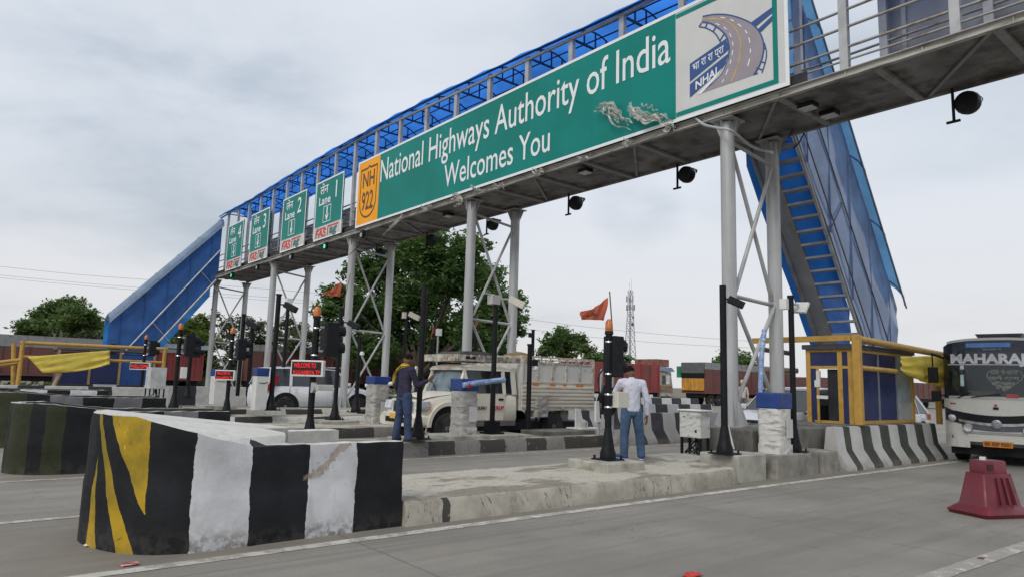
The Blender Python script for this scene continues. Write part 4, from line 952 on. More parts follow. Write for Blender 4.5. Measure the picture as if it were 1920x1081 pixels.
# ------------------------------------------------------------------ poles with their fittings
def pole(name, label, base, zt, r=.055, flange=True, group='black poles on the toll islands', m=None, tip=True):
    """black steel pole at base; returns the thing"""
    o = thing(name, label, 'pole', base, group); x, y, z = base; m = m or BLACKP
    mb = MB(); mb.lathe([(r, z+.02), (r, zt)]+([(r*1.25, zt), (r*1.25, zt+.05)] if tip else []), (x, y, 0), 16); mb.build('shaft', m, o, smooth=True)
    if flange:
        MB().lathe([(r*2.4, z+.02), (r*2.35, z+.1), (r*1.9, z+.17), (r*1.05, z+.46)], (x, y, 0), 12).build('base_flare', m, o, smooth=True)
        mb = MB(); s = r*3.4; mb.box((x-s, y-s, z), (x+s, y+s, z+.022))
        for a in (-1, 1):
            for b_ in (-1, 1): mb.lathe([(.018, z+.022), (.018, z+.07)], (x+a*s*.8, y+b_*s*.8, 0), 8)
        mb.build('base_plate', m, o)
    return o
def beacon(o, x, y, z, r=.075):
    MB().lathe([(r*1.15, z), (r*1.15, z+.05)], (x, y, 0), 14).build('beacon_base', BLACKM, o, smooth=True)
    MB().lathe([(r, z+.05), (r*1.05, z+.1), (r*.95, z+.19), (r*.5, z+.235), (.01, z+.24)], (x, y, 0), 16).build('beacon', mat('beacon_amber', (.50, .145, .03), .35, 0, .25, 9, .3, (.2, .08, .02), 8), o, smooth=True)
def lights(o, x, y, z0, n=2, w=.26, h=.32, dx=.12, dp=.24, hd_=.15):
    """signal head on the side of a pole, its hooded lamps facing away along the lane"""
    mb = MB(); mb.box((x+dx-.02, y-w/2, z0), (x+dx+dp, y+w/2, z0+n*h)); hd = mb.build('signal_head', BLACKM, o, bevel=.015)
    mb = MB()
    for i in range(n):
        c = z0+h*(i+.5); k = 12
        for j in range(k):
            a0, a1 = -.25*PI+1.5*PI*j/k, -.25*PI+1.5*PI*(j+1)/k; f = lambda a, d: (x+dx+dp+d, y+.12*math.cos(a), c+.12*math.sin(a))
            mb.add([f(a0, 0), f(a1, 0), f(a1, hd_), f(a0, hd_)], [(0, 1, 2, 3)])
        mb.lathe([(.11, 0), (.10, .02)], (x+dx+dp, y, c), 14, axis='X')
    mb.build('hood', BLACKM, o, fix=False, solid=.008)
    MB().bar((x, y, z0+.1), (x+dx, y, z0+.1), .04).bar((x, y, z0+n*h-.1), (x+dx, y, z0+n*h-.1), .04).build('bracket', STEEL, o)
def clamp(o, x, y, zs, r=.062):
    for z in zs: MB().lathe([(r, z), (r+.008, z+.01), (r, z+.028)], (x, y, 0), 14).build('clamp', CHROME, o, smooth=True)
def camera_head(o, x, y, z, s=1., arm=(.16, -.1), kind='box'):
    ax, ay = arm
    MB().tube([(x, y, z), (x+ax, y+ay, z)], .014*s, 6).build('camera_arm', STEEL if kind == 'box' else BLACKM, o)
    c = Vector((x+ax, y+ay, z))
    mb = MB(); d = Vector((.5, -.62, -.38)).normalized()
    mb.bar(c-d*.02*s, c+d*.24*s, .1*s, .11*s); mb.build('camera_body', mat('camera_cream', (.55, .52, .44), .4, 0, .05) if kind == 'box' else BLACKM, o, bevel=.01)
def flag_thing(label, base, top, tip_pts, seed, emblem=True):
    """orange pennant on a thin stick"""
    o = thing('pennant_flag', label, 'flag', base, 'orange pennant flags on the poles')
    MB().tube([base, top], .011, 6).build('stick', mat('flag_stick', (.12, .07, .04), .6), o, smooth=True)
    a, b_, c, d = [Vector(p) for p in tip_pts]           # hoist top, hoist foot, fly foot, fly top
    nrm = (b_-a).cross(c-a).normalized(); mb = MB()
    def f(u, v):
        p = a.lerp(d, u).lerp(b_.lerp(c, u), v)
        return p+nrm*(.05*math.sin(u*7+v*2+seed)*u+.02*math.sin(u*15-v*5))+Vector((0, 0, -.06*math.sin(PI*u)*(1-v)*(d-a).length))
    mb.grid(f, 16, 8); mb.build('cloth', poly_sheet('flag_orange', (.56, .13, .065), .35, .7, .12), o, smooth=True, fix=False)
    if emblem:
        mb = MB()
        for k in range(5):
            u0 = .42+.07*k; q = [f(u0, .55+.12*math.sin(k*2.1)), f(u0+.07, .5+.12*math.sin(k*2.1+1)), f(u0+.05, .68+.08*math.sin(k*1.7)), f(u0-.02, .7)]
            mb.add([p+nrm*.006 for p in q], [(0, 1, 2, 3)]); mb.add([p-nrm*.006 for p in q], [(0, 1, 2, 3)])
        mb.build('emblem', mat('emblem_dark', (.12, .03, .03), .7), o, fix=False)
    return o
def small_box(o, nm, a, b, m, bev=.008): return MB().box(a, b).build(nm, m, o, bevel=bev)
BT = lambda px, py, z: tuple(onz(px, py, z))
# near island
x, y, z = BT(1135, 872, .39); x, y = 7.93, 7.3
o = pole('signal_pole', 'black signal pole with an orange flag at its top on the near pale island', (x, y, .39), 2.28, .052)
beacon(o, x, y, 2.28, .058); lights(o, x, y, 1.63, 2, .24, .315, .02, .20, .08); clamp(o, x, y, (1.66, 1.35, 1.16, 2.15), .056)
MB().box((x+.05, y-.16, 1.17), (x+.30, y+.12, 1.41)).build('control_box', mat('box_cream', (.56, .555, .48), .45, 0, .05), o, bevel=.008); MB().box((x+.02, y-.04, 1.2), (x+.05, y+.04, 1.36)).build('box_bracket', BLACKM, o)
mb = MB(); mb.tube(smooth_path([(x-.06, y+.06, 1.75), (x-.12, y+.1, 1.62), (x-.1, y+.1, 1.45), (x-.08, y+.08, 1.0)], 6), .012, 6); mb.build('cable', BLACKM, o, smooth=True)
flag_thing('large frayed orange flag on the near signal pole beside the man in white', (x+.06, y-.02, 2.3), tuple(ony(1143, 546, y)), [ony(1140, 557, y), ony(1134, 600, y), ony(1091, 598, y), ony(1093, 583, y)], 0)
x, y, z = BT(1359, 850, .43)
o = pole('black_pole', 'plain thick black pole in front of the thick near column', (x, y, .43), 3.25, .057, tip=False); camera_head(o, x, y, 3.02, 1.1, (.1, -.06), 'dark')
x, y, z = BT(1490, 846, .4)
o = pole('black_pole', 'black pole with two white antenna boxes beside the yellow booth', (x, y, .4), 3.22, .052); 
small_box(o, 'antenna_box', (x-.17, y+.0, 3.0), (x-.065, y+.14, 3.2), WHITEP); MB().bar((x+.06, y, 3.12), (x+.2, y-.04, 3.1), .04).build('antenna_arm', STEEL, o)
q = MB().box((-.03, -.15, -.11), (.03, .15, .11)).build('antenna_panel', WHITEP, o, bevel=.01, world=(0, 0, 0)); q.location = Vector((x+.26, y-.06, 3.06))-WL[o.name]; q.rotation_euler = (.1, .45, -.2)
# second island
x, y, z = BT(922, 812, .34)
o = pole('camera_pole', 'slim black camera pole in front of the pickup cab', (x, y, .34), 3.35, .06, False); MB().box((x-.2, y-.2, .34), (x+.2, y+.2, .38)).box((x-.13, y-.13, .38), (x+.13, y+.13, .62)).build('base_box', BLACKP, o)
small_box(o, 'camera_housing', (x-.18, y-.1, 3.28), (x+.06, y+.1, 3.5), mat('housing_grey', (.42, .42, .40), .5)); camera_head(o, x+.02, y-.05, 3.42, 1.5, (.26, -.16)); MB().tube([(x-.35, y, 3.52), (x-.02, y, 3.5)], .02, 6).build('camera_bar', STEEL, o)
x, y, z = BT(783, 822, .33)
o = pole('black_pole', 'thick black pole held by the man in the dark pullover', (x, y, .33), 3.42, .058, tip=False)
x, y = 11.3, 13.05
o = pole('camera_pole', 'black pole with a small white dome camera in front of the cargo bed', (x, y, .27), 2.42, .06, False); small_box(o, 'camera_bracket', (x-.02, y-.16, 1.92), (x+.14, y-.06, 2.08), BLACKM); MB().lathe([(.02, .0), (.055, .015), (.06, .06), (.04, .1), (.01, .11)], (x+.08, y-.15, 1.82), 12).build('dome_camera', WHITEP, o, smooth=True)
def led(o, x, y, z, l1, l2, w=.64, h=.30, rot=.0):
    """white framed panel with red luminous lettering, facing the approaching lane"""
    hs = MB().box((-.05, -w/2, -h/2), (.05, w/2, h/2)).build('display_housing', WHITEP, o, bevel=.012, world=(0, 0, 0)); hs.location = Vector((x-.12, y, z))-WL[o.name]
    hs.rotation_euler.z = rot; WL[hs.name] = Vector((0, 0, 0))
    MB().box((-.056, -w/2+.045, -h/2+.04), (-.0505, w/2-.025, h/2-.03)).build('display_face', mat('led_face', (.012, .006, .006), .3), hs)
    mb = MB(); f = lambda b0: (lambda a, b, d: (-.058-d, w/2-.07-a, b0+b))
    ww = w-.13
    if l1: text_into(mb, l1, f(.015), .12, xfit=ww*.84, bold=.0)
    text_into(mb, l2, f(-h/2+.045 if l1 else -.075), .105 if l1 else .2, xfit=ww, bold=.0)
    mb.build('display_lettering', mat('led_red', (.6, .01, .01), .5, emit=((1, .012, .02), .95)), hs, fix=False)
def gate_pole(label, px, py, z, zt, zled, zl, text=('WELCOME TO', 'KULHARIYA TP'), rot=.72, w=.66, xy=None):
    x, y = xy or BT(px, py, z)[:2]
    o = pole('display_pole', label, (x, y, z), zt, .062, group='black display poles with amber beacons')
    beacon(o, x, y, zt, .068); clamp(o, x, y, (zt-.2, zl+.0), .066)
    if zl: lights(o, x+.06, y-.05, zl, 2, .3, .33, .1)
    if zled: led(o, x, y-.02, zled, text[0], text[1], w, .31, rot)
    return o, x, y
o, x, y = gate_pole('black display pole with a bright red two line panel near the white car', 567, 830, .27, 2.62, 1.66, 1.9, xy=(5.55, 12.75))
small_box(o, 'camera_housing', (x-.02, y-.3, 1.25), (x+.3, y-.16, 1.36), mat('housing_grey', (.42, .42, .40), .5)); MB().lathe([(.10, -.03), (.10, .04), (.03, .06)], (x-.02, y-.07, 1.3), 12, axis='X').build('round_lamp', STEEL, o, smooth=True)
o, x, y = gate_pole('black display pole with a red two line panel, middle of the three lit panels', 422, 775, .3, 2.72, 1.48, 1.95, xy=BT(424, 775, .3)[:2])
# third island and beyond
x, y, z = BT(627, 786, .34)
o = pole('black_pole', 'tall leaning black pole with an orange flag before the third column pair', (x, y, .34), 3.4, .06); camera_head(o, x, y, 3.05, 1.4, (.22, -.12), 'dark')
flag_thing('orange triangular flag on the tall pole, against the big tree', (x+.02, y, 3.3), (x+.2, y-.02, 4.45), [ony(640, 527, y), ony(639, 556, y), ony(604, 552, y), ony(607, 549, y)], 2)
x, y, z = BT(507, 768, .45)
o = pole('black_pole', 'black pole with a square camera in front of the white car tail', (x, y, .45), 4.0, .075); camera_head(o, x, y, 3.72, 1.7, (.2, -.12), 'dark')
x, y, z = BT(667, 772, .45)
o = pole('black_pole', 'short black pole with a round camera in front of the white car bonnet', (x, y, .45), 2.7, .065); MB().lathe([(.02, .0), (.07, .02), (.075, .08), (.05, .13)], (x+.05, y-.1, 2.2), 12).build('dome_camera', WHITEP, o, smooth=True)
x, y, z = BT(527, 756, .45)
o = pole('black_pole', 'thin black pole with a cream antenna beside the white car door', (x, y, .45), 4.3, .07, False); small_box(o, 'antenna_box', (x-.1, y-.12, 4.2), (x+.12, y+.1, 4.5), WHITEP)
x, y, z = BT(325, 765, .45)
o, x, y = gate_pole('black beacon pole without a panel before the green hedge trees', 325, 765, .45, 2.75, None, 2.0); small_box(o, 'white_meter_box', (x+.08, y-.2, 1.35), (x+.24, y-.04, 1.68), WHITEP)
x, y, z = BT(350, 745, .45)
o = pole('black_pole', 'black pole with a signal head behind the beacon pole without a panel', (x, y, .45), 3.2, .08); lights(o, x, y, 2.2, 2, .36, .4, .12)
o, x, y = gate_pole('black display pole with a solid red single line panel at the far navy booth', 262, 745, .4, 2.85, 1.75, 2.2, ('', 'WELCOME'), .72, .95, xy=BT(263, 745, .4)[:2])
x, y, z = BT(208, 735, .4)
o = pole('signal_pole', 'black signal pole with a pale cross arm before the far navy booth', (x, y, .4), 2.4, .07, False); lights(o, x-.1, y, 2.0, 2, .5, .45, -.15); small_box(o, 'cross_arm', (x-.5, y-.1, 1.35), (x+.62, y-.04, 1.7), WHITEP)
for px, py, top, lab in ((445, 742, 590, 'dark slim pole with a boxy camera beyond the left-most column pair'), (464, 742, 606, 'slim dark pole standing just right of a boxy camera pole')):
    q = ony(px, py, 33.5); t = ony(px+10, top, 33.5); o = pole('black_pole', lab, (q.x, 33.5, q.z), t.z, .09, False)
    camera_head(o, q.x, 33.5, t.z-.35, 2.4, (.2, -.15), 'dark') if px < 450 else None
q = ony(757, 690, 24.0); t = ony(759, 585, 24.0)
o = pole('antenna_pole', 'black pole with two cream antenna boxes above the man in the dark pullover', (q.x, 24.0, .45), t.z, .06, False); small_box(o, 'antenna_box', (q.x-.18, 23.9, t.z-.25), (q.x-.05, 24.05, t.z), mat('camera_cream', (.55, .52, .44), .4)); camera_head(o, q.x, 24, t.z-.05, 1.8, (.14, -.05))
q = ony(998, 690, 26); t = ony(998, 619, 26)
o = pole('black_pole', 'black pole with a side camera rising behind the pickup load', (q.x, 26, .3), t.z, .08, False); small_box(o, 'camera_body', (q.x-.28, 25.9, t.z-.35), (q.x-.08, 26.05, t.z-.12), BLACKM)
for px, py, top, Y, lab in ((890, 700, 590, 25.6, 'small red orange flag seen between the two columns over the truck cab'), (808, 700, 609, 31, 'small orange flag in front of the dark big tree trunk')):
    q = ony(px, py, Y); t = ony(px, top, Y)
    o = pole('black_pole', 'dark pole carrying a '+lab.split(' seen')[0].split(' in ')[0]+(' over the truck cab' if px > 850 else ' by the dark trunk'), (q.x, Y, .3), t.z-.6 if px > 850 else t.z-.5, .09, False, m=BLACKP)
    flag_thing(lab, (q.x, Y, t.z-.75), (q.x+.06, Y, t.z+.05), [(q.x+.05, Y, t.z), (q.x, Y, t.z-.75), (q.x-.12, Y-.05, t.z-.72), (q.x-.1, Y-.05, t.z-.35)], 5, False)
q = ony(818, 700, 33); t = ony(819, 622, 33)
o = pole('antenna_pole', 'thin grey pole with a white antenna in front of the big tree', (q.x, 33, .3), t.z, .05, False, m=STEEL); small_box(o, 'antenna_box', (q.x-.1, 32.9, t.z-.2), (q.x+.2, 33.1, t.z+.2), WHITEP)

# ------------------------------------------------------------------ boom cabinets and equipment boxes
def boom_cabinet(label, base, h=1.12, w=.40, wrapped=True, cap=.28, arm=None, body=None):
    x, y, z = base; o = thing('boom_cabinet', label, 'boom barrier', base, 'boom barrier cabinets on the islands')
    rot = lambda: None
    mb = MB(); hb = h-cap; k = 14
    if wrapped:
        def f(u, v):
            a = u*2*PI; zz = z+v*hb; cx_, sy_ = math.cos(a), math.sin(a); s = 1/max(abs(cx_), abs(sy_)); s = min(s, 1.25)
            rr_ = w/2*s*(1.02+.05*mnoise.noise(Vector((a*2, v*9, x)))+.10*max(0, v-.55)*abs(mnoise.noise(Vector((a*3, v*22, 2)))))
            return (x+rr_*cx_, y+rr_*sy_, zz)
        mb.grid(f, 56, 34); mb.f.append(tuple(57*0+j*0+i*35+34 for i in range(56) for j in (0,))); mb.m.append(0)
        mb.build('wrapped_body', body or POLY, o, smooth=True, fix=False)
        MB().box((x-w/2+.01, y-w/2-.004, z), (x+w/2-.01, y+w/2-.01, z+.16)).build('plinth_box', GREYBOX, o)
        MB().box((x-w*.05, y-w/2-.035, z+.28), (x+w*.4, y-w/2-.02, z+.60)).build('paper_notice', mat('paper', (.55, .55, .54), .7), o)
    else:
        MB().box((x-w/2, y-w/2, z), (x+w/2, y+w/2, z+hb)).build('cabinet_body', body or WHITEP, o, bevel=.012)
        MB().tube([(x-w/2+.08, y-w/2-.006, z+hb-.2), (x+w*.2, y-w/2-.006, z+hb-.21), (x+w/2-.02, y-w/2-.006, z+hb-.17)], .012, 5).build('handle_slot', BLACKM, o)
    MB().box((x-w/2-.012, y-w/2-.012, z+hb), (x+w/2+.012, y+w/2+.012, z+h)).build('blue_cap', BLUECAP, o, bevel=.02)
    if arm:
        pts, r, m, knot = arm; mb = MB(); P_ = smooth_path(pts, 8); mb.tube(P_, [r*(1+.18*mnoise.noise(Vector((i*.9, 1, x)))) for i in range(len(P_))], 12); mb.build('boom_arm', m, o, smooth=True)
        if knot: MB().lathe([(.02, -.06), (.07, -.03), (.075, .03), (.03, .07)], knot, 10, axis='X').build('arm_knot', mat('red_rag', (.45, .03, .04), .7), o, smooth=True)
    return o
BLUEWRAP = mat('blue_white_wrap', (.30, .38, .52), .45, 0, .3, 5, .6, (.10, .2, .45), 9, .5, 16, stretch=(1, 1, 4))
WRAPW = mat('white_wrap', (.60, .59, .55), .4, 0, .08, 3, .38, (.13, .12, .08), 3.2, .14, 8, stretch=(1, 1, 4.5))
boom_cabinet('white wrapped boom cabinet with a blue wrapped arm raised along the thick far column', (11.58, 6.67, .40), 1.06, .43, True, .28, ([(11.5, 6.90, 1.0), (11.56, 6.92, 1.5), (11.72, 6.98, 2.1), (11.9, 7.02, 2.62)], .045, BLUEWRAP, None), WRAPW)
boom_cabinet('grey wrapped boom cabinet with a blue wrapped arm stub beside the pickup wheel', (8.95, 12.5, .36), 1.2, .44, True, .27, ([(8.7, 12.2, 1.42), (9.0, 12.15, 1.47), (9.4, 12.12, 1.52), (9.75, 12.1, 1.56)], .06, BLUEWRAP, (8.82, 12.18, 1.42)))
boom_cabinet('grey wrapped boom cabinet with a white arm behind the man in the dark pullover', (*BT(705, 792, .27)[:2], .27), 1.3, .5, True, .22, ([ony(685, 722, 17.9), ony(715, 720, 17.6), ony(745, 717, 17.2)], .055, WHITEP, None))
boom_cabinet('clean white boom cabinet with blue top in front of the white car', (*BT(484, 768, .45)[:2], .45), 1.28, .36, False, .25)
boom_cabinet('white boom cabinet with blue top half hidden behind the middle red panel', (*BT(410, 757, .3)[:2], .3), 1.4, .62, False, .28)
def box_on_legs(label, c, s, leg, m=GREYBOX, name='equipment_cabinet', lid=True):
    x, y, z = c; w, d, h = s; o = thing(name, label, 'cabinet', c, 'equipment cabinets on the islands')
    MB().box((x-w/2, y-d/2, z+leg), (x+w/2, y+d/2, z+leg+h)).build('cabinet_body', m, o, bevel=.008)
    if lid: MB().box((x-w/2-.03, y-d/2-.03, z+leg+h), (x+w/2+.03, y+d/2+.03, z+leg+h+.025)).build('lid', WHITEP, o, bevel=.005)
    if leg:
        for a in (-1, 1):
            for b_ in (-1, 1): MB().box((x+a*(w/2-.03)-.02, y+b_*(d/2-.03)-.02, z), (x+a*(w/2-.03)+.02, y+b_*(d/2-.03)+.02, z+leg)).build('leg', BLACKP, o)
        mb = MB(); rnd = random.Random(x)
        for k in range(7): mb.tube(smooth_path([(x+rnd.uniform(-.2, .2)*w, y+rnd.uniform(-.2, .2)*d, z+leg), (x+rnd.uniform(-.3, .3)*w, y+rnd.uniform(-.3, .3)*d, z+leg*.5), (x+rnd.uniform(-.5, .5)*w, y+rnd.uniform(-.5, .5)*d, z+.01)], 5), .014, 5)
        mb.build('cable_bundle', BLACKM, o, smooth=True)
    MB().box((x-w/2-.004, y+d/2-.12, z+leg+h*.75), (x-w/2, y+d/2-.09, z+leg+h*.8)).box((x-w/2-.004, y-d/2+.08, z+leg+h*.2), (x-w/2, y-d/2+.12, z+leg+h*.3)).build('latch', BLACKM, o)
    return o
box_on_legs('scratched white steel cabinet standing on black legs on the near island', (*onz(1303, 850, .30).xy, .30), (.30, .46, .48), .30)
box_on_legs('small pale grey box on thin legs before the far wall', (*BT(288, 752, .5)[:2], .4), (.5, .7, .72), .55, mat('box_grey', (.45, .47, .46), .5), lid=False)
def wrapped_box(label, c, s, z0, m=POLY, skew=0):
    x, y, z = c; w, d, h = s; o = thing('wrapped_cabinet', label, 'cabinet', c, 'equipment cabinets on the islands'); mb = MB()
    def f(u, v):
        a = u*2*PI; cx_, sy_ = math.cos(a), math.sin(a); q = min(1/max(abs(cx_), abs(sy_)), 1.28); n_ = 1+.07*mnoise.noise(Vector((a*2, v*7, x)))
        return (x+w/2*q*cx_*n_+skew*v, y+d/2*q*sy_*n_, z+z0+h*v)
    mb.grid(f, 48, 24); mb.f.append(tuple(i*25+24 for i in range(48))); mb.m.append(0); mb.f.append(tuple(i*25 for i in range(48))[::-1]); mb.m.append(0)
    mb.build('wrapped_body', m, o, smooth=True, fix=False)
    for a, b_ in ((-1, -1), (1, -1), (1, 1), (-1, 1)): MB().box((x+a*w*.4-.018, y+b_*d*.4-.018, z), (x+a*w*.4+.018, y+b_*d*.4+.018, z+z0+.05)).build('leg', BLACKP, o)
    return o
wrapped_box('grey plastic wrapped cabinet on legs below the cargo bed', (*onz(1005, 806, .27).xy, .27), (.46, .5, .52), .36)
wrapped_box('narrow pale wrapped bin next to the cargo bed wheel', (*onz(1052, 803, .27).xy, .27), (.3, .3, .56), .1, mat('bin_pale', (.42, .42, .37), .5, 0, .2, 5, .5, (.12, .12, .1), 4))
o = thing('broken_cabinet', 'broken white cabinet shell with one jagged side beside the narrow bin', 'cabinet', (12.3, 12.9, .38)); q = onz(1090, 803, .38)
mb = MB(); mb.prism([(-.22, 0), (.22, 0), (.22, .18), (.02, .26), (-.06, .5), (-.22, .52)], lambda a, b, d: (q.x+a, q.y+d, .38+b), -.02, .02); mb.box((q.x-.25, q.y-.25, .38), (q.x+.5, q.y+.3, .41)); mb.build('cabinet_shell', WHITEP, o)
MB().tube(smooth_path([(q.x+.1, q.y-.05, .4), (q.x+.12, q.y-.08, .55), (q.x+.2, q.y-.06, .56), (q.x+.2, q.y-.05, .4)], 5), .008, 5).build('wire', BLACKM, o, smooth=True)
o = thing('bent_panel', 'dark rack frame leaning behind the near signal pole', 'rack', (11.9, 12.6, .3))
q = onz(1122, 815, .3)
MB().bar((q.x, q.y, .3), (q.x+.1, q.y, 1.9), .05).bar((q.x+.5, q.y, .3), (q.x+.5, q.y, 1.9), .05).bar((q.x, q.y, .9), (q.x+.5, q.y, 1.5), .03).bar((q.x+.1, q.y, 1.6), (q.x+.5, q.y, 1.0), .03).build('frame', STEEL, o)
mb = MB(); mb.grid(lambda u, v: (q.x-.05+.5*u+.05*math.sin(v*8), q.y-.1+.08*math.sin(u*9+v*4), .75+.75*v+.05*math.sin(u*7)), 14, 14); mb.build('black_sheet', BLACKM, o, smooth=True, fix=False)
MB().box((q.x-.15, q.y-.06, .62), (q.x+.02, q.y+.0, 1.12)).build('white_panel', WHITEP, o)
o = thing('bent_panel', 'bent white sheet panel leaning on the concrete plinth', 'panel', (11.2, 7.5, .45)); MB().prism([(0, 0), (.16, .02), (.05, .42), (-.02, .44)], lambda a, b, d: (11.0+d, 7.28-a, .43+b), 0, .02).build('sheet', WHITEP, o)
# small litter
def litter(label, px, py, s, m, seed, z=.004):
    p = onz(px, py, z); mb = MB(); mb.grid(lambda u, v: (p.x+(u-.5)*s+.02*mnoise.noise(Vector((u*5, v*5, seed))), p.y+(v-.5)*s*.6, z+.005+.04*s*8*abs(mnoise.noise(Vector((u*3.1, v*3.3, seed)))*.5)), 7, 7)
    o = mb.build('crumpled_wrapper', m, smooth=True, fix=False); tag(o, label, 'litter'); return o
litter('crumpled red and white wrapper beside the lane line', 243, 1058, .13, mat('wrapper_red', (.5, .2, .18), .5, 0, .8, 14), 2)
litter('small white scrap at the foot of the chevron nose', 170, 1022, .1, mat('wrapper_white', (.6, .62, .58), .5), 5)
litter('torn red scrap on the road at the bottom edge', 1298, 1078, .16, mat('wrapper_scarlet', (.5, .03, .02), .5), 8)
litter('dirty scrap lying on the worn lane dash', 1840, 1046, .08, mat('wrapper_brown', (.2, .1, .07), .7), 11)
litter('tiny brown brick bit on the near island by the blue shoes', 1262, 858, .12, mat('brick_bit', (.2, .13, .09), .8), 12, .26)

# ------------------------------------------------------------------ vehicles
def wheel(o, c, r, w, side=-1, rim=None, name='wheel'):
    """tyre with a rim, axle along Y; side -1 shows its face towards -Y"""
    x, y, z = c; mb = MB(); mb.lathe([(r*.6, -w/2), (r*.93, -w/2), (r, -w/2+.03), (r, w/2-.03), (r*.93, w/2), (r*.6, w/2)], c, 28, axis='Y')
    t = mb.build(name, RUBBER, o, smooth=True)
    yy = y+side*(w/2-.02); mb = MB(); mb.lathe([(r*.62, 0), (r*.58, side*.005), (r*.54, -side*.03), (r*.2, -side*.01), (r*.17, side*.02), (.01, side*.03)], (x, yy, z), 24, axis='Y')
    for k in range(6):
        a = k*PI/3; mb.lathe([(.022, 0), (.018, side*.03)], (x+math.cos(a)*r*.36, yy-side*.015, z+math.sin(a)*r*.36), 6, axis='Y')
    mb.build('rim', rim or mat('steel_rim', (.20, .19, .18), .55, .4, .3, 5, .5, (.1, .08, .06), 4), t, smooth=True, fix=True); return t
CREAM = mat('cream_paint', (.68, .645, .55), .35, 0, .05, 1.2, .26, (.42, .33, .22), 1.3, spec=.4)
def ring(x, hw, zb, zt, yc, tum=.0, r=.08):
    """rounded body section"""
    o = []
    for sy_, pts in ((-1, [(zb, .92), (zb+r, 1), (lerp(zb, zt, .5), 1.0), (zt-r, 1-tum), (zt, .9-tum)]), (1, [(zt, .9-tum), (zt-r, 1-tum), (lerp(zb, zt, .5), 1.0), (zb+r, 1), (zb, .92)])):
        o += [(x, yc+sy_*hw*k, z) for z, k in pts]
    return o
pk = thing('pickup_truck', 'cream pickup truck with a tall caged cargo bed waiting in the second lane', 'pickup truck', (11.4, 14.7, 0))
py0, py1 = 13.8, 15.5; pc = (py0+py1)/2; hw = .83
mb = MB(); mb.loft([ring(8.72, .76, .62, 1.0, pc, .02), ring(8.85, .80, .6, 1.08, pc, .02), ring(9.3, .82, .62, 1.17, pc, .03), ring(9.75, .83, .60, 1.22, pc, .03), ring(10.0, .83, .5, 1.22, pc, .03), ring(11.55, .83, .5, 1.22, pc, .02)])
mb.build('body', CREAM, pk, smooth=True)
mb = MB(); mb.loft([ring(8.52, .78, .42, .68, pc, 0, .06), ring(8.62, .84, .40, .72, pc, 0, .06), ring(8.98, .85, .42, .7, pc, 0, .06)]); mb.build('bumper', CREAM, pk, smooth=True)
mb = MB(); mb.box((8.51, pc-.5, .5), (8.53, pc+.5, .62)); mb.build('bumper_intake', BLACKM, pk)
MB().box((8.495, pc-.27, .58), (8.509, pc+.27, .70)).build('number_plate', mat('plate_yellow', (.62, .36, .03), .45), pk)
mb = MB()
for k in range(5): mb.box((8.675, pc-.42+k*.17, .74), (8.71, pc-.30+k*.17, .98))
mb.build('grille', BLACKM, pk); MB().box((8.69, pc-.46, .71), (8.715, pc+.46, 1.0)).build('grille_surround', CHROME, pk)
for s in (-1, 1):
    mb = MB(); mb.prism([(0, .80), (.36, .80), (.44, 1.02), (.06, 1.0)], lambda a, b, d: (8.66+a*.62, pc+s*(.845-.02*a+d), b), -.30, .006); hl = mb.build('headlight', mat('lamp_glass', (.55, .58, .62), .08, .3, .25, 9), pk, bevel=.02)
    MB().prism([(.39, .82), (.41, .82), (.45, .9), (.43, .9)], lambda a, b, d: (8.66+a*.62, pc+s*(.84+d), b), -.02, .012).build('indicator', ORANGE, hl)
# bonnet with raised centre, wings with wheel arches
mb = MB(); mb.grid(lambda u, v: (lerp(8.74, 9.95, u), pc+(v-.5)*1.52, 1.06+.16*u**.7+.05*(1-abs(2*v-1)**3)), 12, 14); mb.build('bonnet', CREAM, pk, smooth=True, fix=False)
for s in (-1, 1):
    mb = MB(); n = 18; cx_, cz_ = 9.42, .42
    P_ = [(cx_+.47*math.cos(PI*k/n), cz_+.49*math.sin(PI*k/n)) for k in range(n+1)]; Q_ = [(cx_+.56*math.cos(PI*k/n), cz_+.58*math.sin(PI*k/n)) for k in range(n+1)]
    mb.prism(Q_+P_[::-1], lambda a, b, d: (a, pc+s*(.80+d), b), 0, .085); mb.build('wheel_arch', CREAM, pk, smooth=True)
    MB().prism(P_+[(cx_-.47, .3), (cx_+.47, .3)][::1], lambda a, b, d: (a, pc+s*(.70+d), b), 0, .142).build('arch_lining', BLACKM, pk)
for x in (9.42, 12.85):
    for s in (-1, 1): wheel(pk, (x, pc+s*.745, .375), .375, .24, s)
